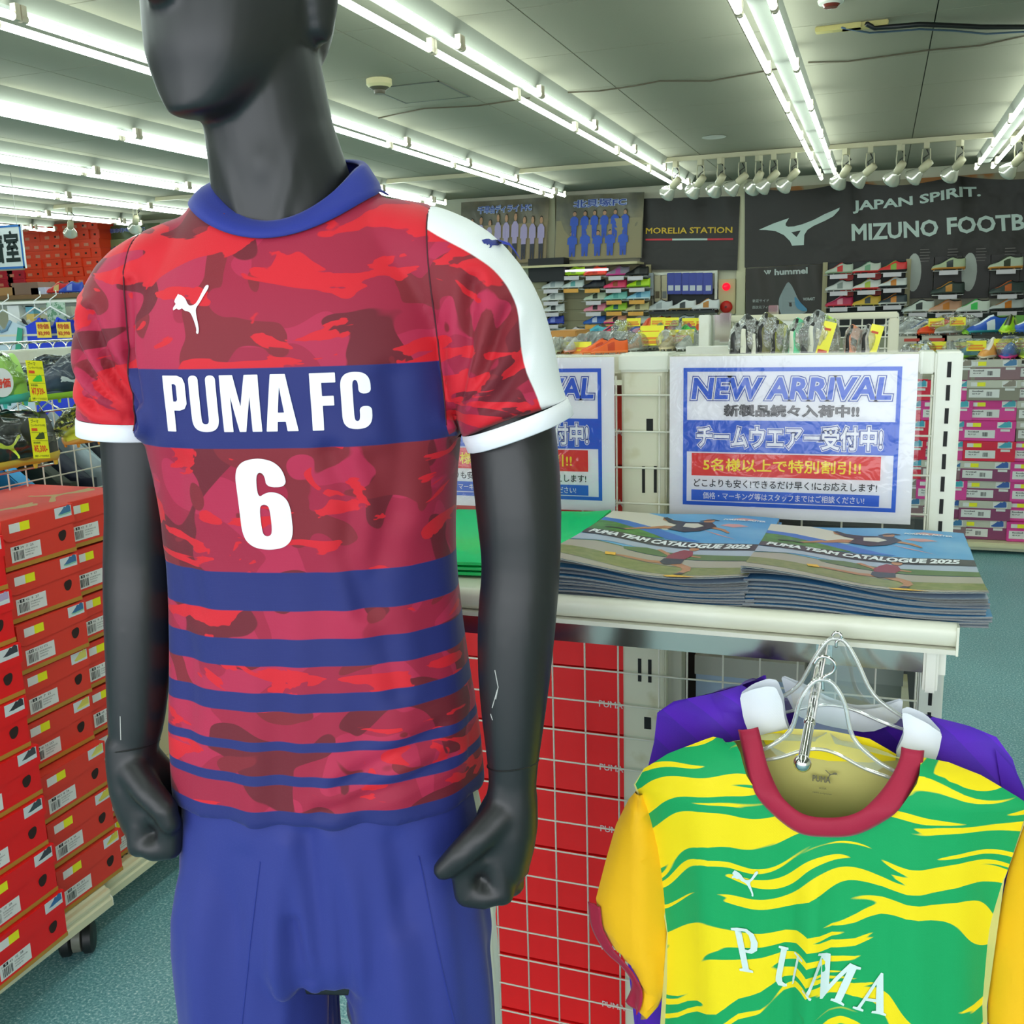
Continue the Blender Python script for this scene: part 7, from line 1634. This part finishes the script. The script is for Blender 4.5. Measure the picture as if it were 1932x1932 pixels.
_bo = crumple('clear_bag', '', None, (0, 0, 0), .150, .056, .052, bag4, 12, sub=4); _nb = _bo.data; _nb.transform(Matrix.Translation((.0, 0, .054))); _nb.polygons.foreach_set('use_smooth', [True] * len(_nb.polygons)); bpy.data.objects.remove(_bo)
SX = -1.90
holder(1.86, 1.245, lab='chrome wire holder under the black bagged shoe'); holder(1.72, 1.385, lab='chrome wire holder under the lime and teal shoe'); holder(2.03, 1.375, lab='chrome wire holder under the navy shoe')
near_shoe('black shoe in a clear bag with yellow sole and price card', 1.76, 1.232, SX, 1.62, ('23262a', 'd8b83c', '2e3136'), 1.22, (.030, .020, '¥5,300-', .12), 0.02, 'd8e838', '3a4a18')
near_shoe('lime and teal bagged shoe with yellow price card', 1.70, 1.378, SX, 1.62, ('a8dc60', '4cc8b8', '40b8b0'), 1.15, (.112, .005, '¥7,939-', .10), 0.0, None, '38c83c')
near_shoe('navy bagged shoe with white cat emblem and lime sole', 2.05, 1.37, SX - .06, 1.60, ('2c3c54', '9ad030', '35485f'), 1.0, None, 0.0, 'd8e0e4')
near_shoe('yellow bagged shoe half hidden behind the mannequin sleeve', 2.16, 1.25, SX - .05, 1.60, ('d8d838', 'd8a040', '384020'), 1.0, None)
q = P(3, 722, 'X', SX + .075); rs = thing('round_sticker', 'round white sticker with red print on the lime shoe bag', 'sticker', q)
T_ = Matrix.Rotation(math.radians(90), 4, 'Y'); MB().lathe([(.001, 0), (.032, 0), (.032, .001), (.001, .0015)], T=T_, seg=28).build('disc', M('e4e6e6', .4), rs, local=True)
f = Flat((.002, -.022, -.016), (0, 1, 0), (0, 0, 1)); f.mb([(T2('特価', 0, .004, .044, .022, .03), 0)], .0008).build('lettering', M('e03a24', .5), rs, local=True)
# clothes hanging behind the net with chrome hangers along the top
random.seed(5)
gcol = ['3f8fd0', 'b9a888', '8fb4c4', '2b3a50', '1c6fd0', 'c4b08c', '232a38', '3aa0e0', '2a3328', '1c2438', '9fb0b8', '30343c']
for i in range(12):
    y = 1.45 + i * .10; x = NX - .26
    r = thing('hanging_shirt', 'shirt edge hanging behind the left net, %s from the left' % ORD[i], 'shirt', (x, y, 1.19), random.uniform(-.15, .15), 'shirts hanging behind the left net')
    mb = MB()
    def gs(a, b, s): 
        wv_ = .22 * (1 - .35 * (1 - b) ** 0 * max(0, b - .85) / .15 * .9)
        return Vector(((a - .5) * 2 * wv_ * (1 if b < .9 else 1 - (b - .9) * 5), s * (.016 + .008 * math.sin(a * 14 + i)), -.65 + b * .75 - .10 * abs(a - .5) * 2 * (b > .8)))
    mb.grid(lambda a, b: gs(a, b, -1), 12, 8).grid(lambda a, b: gs(a, b, 1), 12, 8, 0, True)
    for e0, e1 in (((0, 0), (0, 1)), ((1, 1), (1, 0)), ((0, 1), (1, 1)), ((1, 0), (0, 0))): mb.grid(lambda a, b: gs(e0[0] + (e1[0] - e0[0]) * a, e0[1] + (e1[1] - e0[1]) * a, 1 - 2 * b), 8, 1)
    mb.build('cloth', M(gcol[i], .6), r, smooth=True, local=True, angle=50)
    MB().tube(catmull([(-.17, 0, .09), (-.08, 0, .14), (0, 0, .17), (0, 0, .20), (.022, 0, .225), (.0, 0, .25), (-.022, 0, .23)], 4), .003, 6).tube([(0, 0, .17), (.08, 0, .14), (.17, 0, .09)], .003, 6).build('hanger', chrome, r, smooth=True, local=True)
tag(MB().cyl((NX - .12, 1.2, 1.506), (NX - .12, 2.9, 1.506), .004, 8).build('hook_rail', chrome, smooth=True, angle=40), 'thin chrome rail carrying the row of hanger hooks', 'rail')
tag(MB().cyl((NX - .26, 1.2, 1.437), (NX - .26, 2.9, 1.437), .009, 10).build('clothes_rail', chrome, smooth=True, angle=40), 'chrome clothes rail behind the left net', 'rail')
for i in range(16):
    y = 1.95 + i * .052; mb = MB().tube([(0, .0, 0)] + [Vector((.019 * math.sin(t), 0, .019 + -.019 * math.cos(t))) for t in np.linspace(.3, 5.2, 10)], .0022, 6)
    o = mb.build('hanger_hook', chrome, smooth=True, local=True); o.location = (NX - .12, y, 1.468); o.rotation_euler = (0, 0, .5 + .1 * math.sin(i * 3)); tag(o, 'chrome hanger hook above the cream rail, %s from the left' % ORD[i], 'hanger', 'chrome hanger hooks in a row')
# display of replica jerseys farther back
JY = 3.6
def flat_jersey(px, py, w_, cols, label, stripes=0):
    p = P(px, py, 'Y', JY); p.y += .05 * ((px // 40) % 2); r = thing('replica_jersey', label, 'jersey', p)
    k = w_ / .5
    poly = [(-.07, 0), (-.20, -.05), (-.27, -.26), (-.20, -.28), (-.17, -.16), (-.17, -.62), (.17, -.62), (.17, -.16), (.20, -.28), (.27, -.26), (.20, -.05), (.07, 0), (.035, -.045), (0, -.055), (-.035, -.045)]
    a_ = cutgrid(outline2d([[(x * k, z * k) for x, z in poly]]), .04); mb = MB()
    for s in (-1, 1): mb.add([(x, s * (.02 - .10 * abs(x) ** 1.5), z) for x, z in a_[0]], a_[1])
    mb.build('cloth', M(cols[0], .6), r, smooth=True, local=True)
    MB().tube([Vector((x * k, -.022, z * k)) for x, z in [(-.07, 0), (-.035, -.045), (0, -.055), (.035, -.045), (.07, 0)]], .007, 6).build('collar', M(cols[1], .6), r, smooth=True, local=True)
    f = Flat((0, -.024, 0), (1, 0, 0), (0, 0, 1)); f.n = Vector((0, -1, 0))
    if stripes == 1: f.mb([(limb([((-.245 + i * .022) * k, -.20 * k), ((-.185 + i * .022) * k, -.06 * k)], [.010, .010]), 0) for i in range(3)], .004).build('shoulder_stripes', M('3a80c8', .5), r, local=True)
    if stripes == 2: f.mb([(limb([(-.20 * k, -.05 * k), (-.26 * k, -.25 * k)], [.03, .03]), 0)], .004).build('sleeve_panel', M('2c9a78', .5), r, local=True)
    MB().tube([(-.1, 0, .0), (0, 0, .05), (.1, 0, 0)], .004, 6).tube([(0, 0, .05), (0, 0, .08), (.02, .02, .10), (0, .04, .12)], .0025, 6).build('hanger', M('e0e4e4', .3), r, smooth=True, local=True)
    return r
flat_jersey(8, 606, .42, ('b8ccd6', '6f8fa8'), 'pale blue replica jersey with three blue shoulder stripes', 1)
flat_jersey(52, 602, .42, ('c4c8c2', '22262a'), 'white replica jersey with black collar', 0)
flat_jersey(98, 600, .40, ('1c3cc8', '1c3cc8'), 'blue replica jersey with green sleeve panel', 2)
flat_jersey(150, 600, .40, ('2040d0', 'd87838'), 'bright blue replica jersey beside the mannequin sleeve', 0)
o = shoe((P(22, 622, 'Y', JY - .1).x, JY + .02, P(60, 630, 'Y', JY).z + .002), .5, ('98d838', 'e0603c', '283018'), 'lime shoe perched on the rail beside the white jersey', None, .38)
for i, px in enumerate((83, 121)):
    a0, a1 = P(px - 15, 608, 'Y', JY - .07), P(px + 15, 637, 'Y', JY - .07)
    r = thing('price_card', 'yellow price card on the replica jerseys, %s one' % ('left', 'right')[i], 'price card', ((a0.x + a1.x) / 2, JY - .07, a1.z), 0, 'yellow cards on the replica jerseys')
    MB().bx(a0.x, a1.x, JY - .072, JY - .07, a1.z, a0.z).build('card', M('e8c838', .4), r); f = Flat((a0.x, JY - .0725, a1.z), (1, 0, 0), (0, 0, 1)); f.n = Vector((0, -1, 0)); w_, h_ = a1.x - a0.x, a0.z - a1.z
    f.mb([(T2('特価', w_ * .1, h_ * .55, w_ * .8, h_ * .35, .02), 0), (T2('¥3,990', w_ * .08, h_ * .12, w_ * .84, h_ * .3, .03), 0)], .001).build('lettering', M('b8401c', .5), r)
g7 = thing('jersey_display_rack', 'rack with grey-green header beam behind the replica jerseys', 'display rack', (P(60, 570, 'Y', JY).x, JY + .1, 0))
b0, b1 = P(-60, 585, 'Y', JY + .1), P(300, 564, 'Y', JY + .1)
MB().cbox(b0.x, b1.x, JY + .16, JY + .20, b0.z, b1.z + .0, .006).build('header_beam', M('8f9c92', .4), g7); MB().bx(b0.x, b1.x, JY + .13, JY + .22, b1.z, b1.z + .012).build('header_top', M('dfe2da', .4), g7)
for px in (-30, 136): x = P(px, 600, 'Y', JY + .1).x; MB().bx(x - .02, x + .02, JY + .08, JY + .12, .0, b0.z).build('upright', M('b9bcab', .4), g7)
MB().bx(b0.x, b1.x, JY + .45, JY + .47, .2, b0.z - .01).build('back_panel', M('b9b79c', .6), g7); MB().bx(b0.x, b1.x, JY - .02, JY + .25, P(60, 634, 'Y', JY).z, P(60, 630, 'Y', JY).z).build('shelf', M('cfccb4', .5), g7)
a0, a1 = P(90, 571, 'Y', JY + .02), P(128, 606, 'Y', JY + .02); tag(MB().bx(a0.x, a1.x, JY + .01, JY + .015, a1.z, a0.z).build('notice_sheet', mat('notice', 'a9bfae', .5, noise=('5a8a68', 60, .5, .52))), 'green printed notice sheet hanging below the header beam', 'notice')
a0, a1 = P(32, 577, 'Y', JY + .2), P(58, 612, 'Y', JY + .2); tag(MB().bx(a0.x, a1.x, JY + .14, JY + .2, a1.z, a0.z).build('white_bag', M('d0d6d6', .4)), 'white bag hanging behind the jersey collars', 'bag')
a0, a1 = P(60, 577, 'Y', JY + .2), P(78, 607, 'Y', JY + .2); tag(MB().bx(a0.x, a1.x, JY + .16, JY + .2, (a0.z + a1.z) / 2, a0.z, 0).bx(a0.x, a1.x, JY + .16, JY + .2, a1.z, (a0.z + a1.z) / 2, 1).build('packet', [M('5aa0b8', .4), M('c8b060', .4)]), 'blue and tan packet beside the white bag', 'packet')
# shelf items between header beam and orange boxes
LY = 9.5
l1 = P(60, 556, 'Y', LY).z
ff('far_shelf', M('8a6848', .6), P(-200, 556, 'Y', LY).x, P(260, 556, 'Y', LY).x, l1 - .05, l1, LY, LY + .4, 'brown far shelf below the orange boxes', 'shelf')
for px, c, w_, h_, lab in ((20, 'b98a58', .3, .06, 'tan box on the far shelf at the left edge'), (58, '8c6f60', .4, .09, 'brown box on the far shelf'), (82, 'c8c8e0', .22, .05, 'pale lit box on the far shelf')):
    p = P(px, 552, 'Y', LY + .1); ff('box', M(c, .5), p.x - w_ / 2, p.x + w_ / 2, l1 + .001, l1 + h_ * 1.6, LY + .02, LY + .3, lab, 'box')
for px, cols, lab in ((110, ('c82028', 'e04038', 'c8b070'), 'red shoe on the far shelf'), (135, ('2040b0', '3058d0', '8090d0'), 'blue shoe on the far shelf beside the red one')):
    p = P(px, 552, 'Y', LY + .1); shoe((p.x, LY + .1, l1 + .012), .1, cols, lab, None, 1.2)
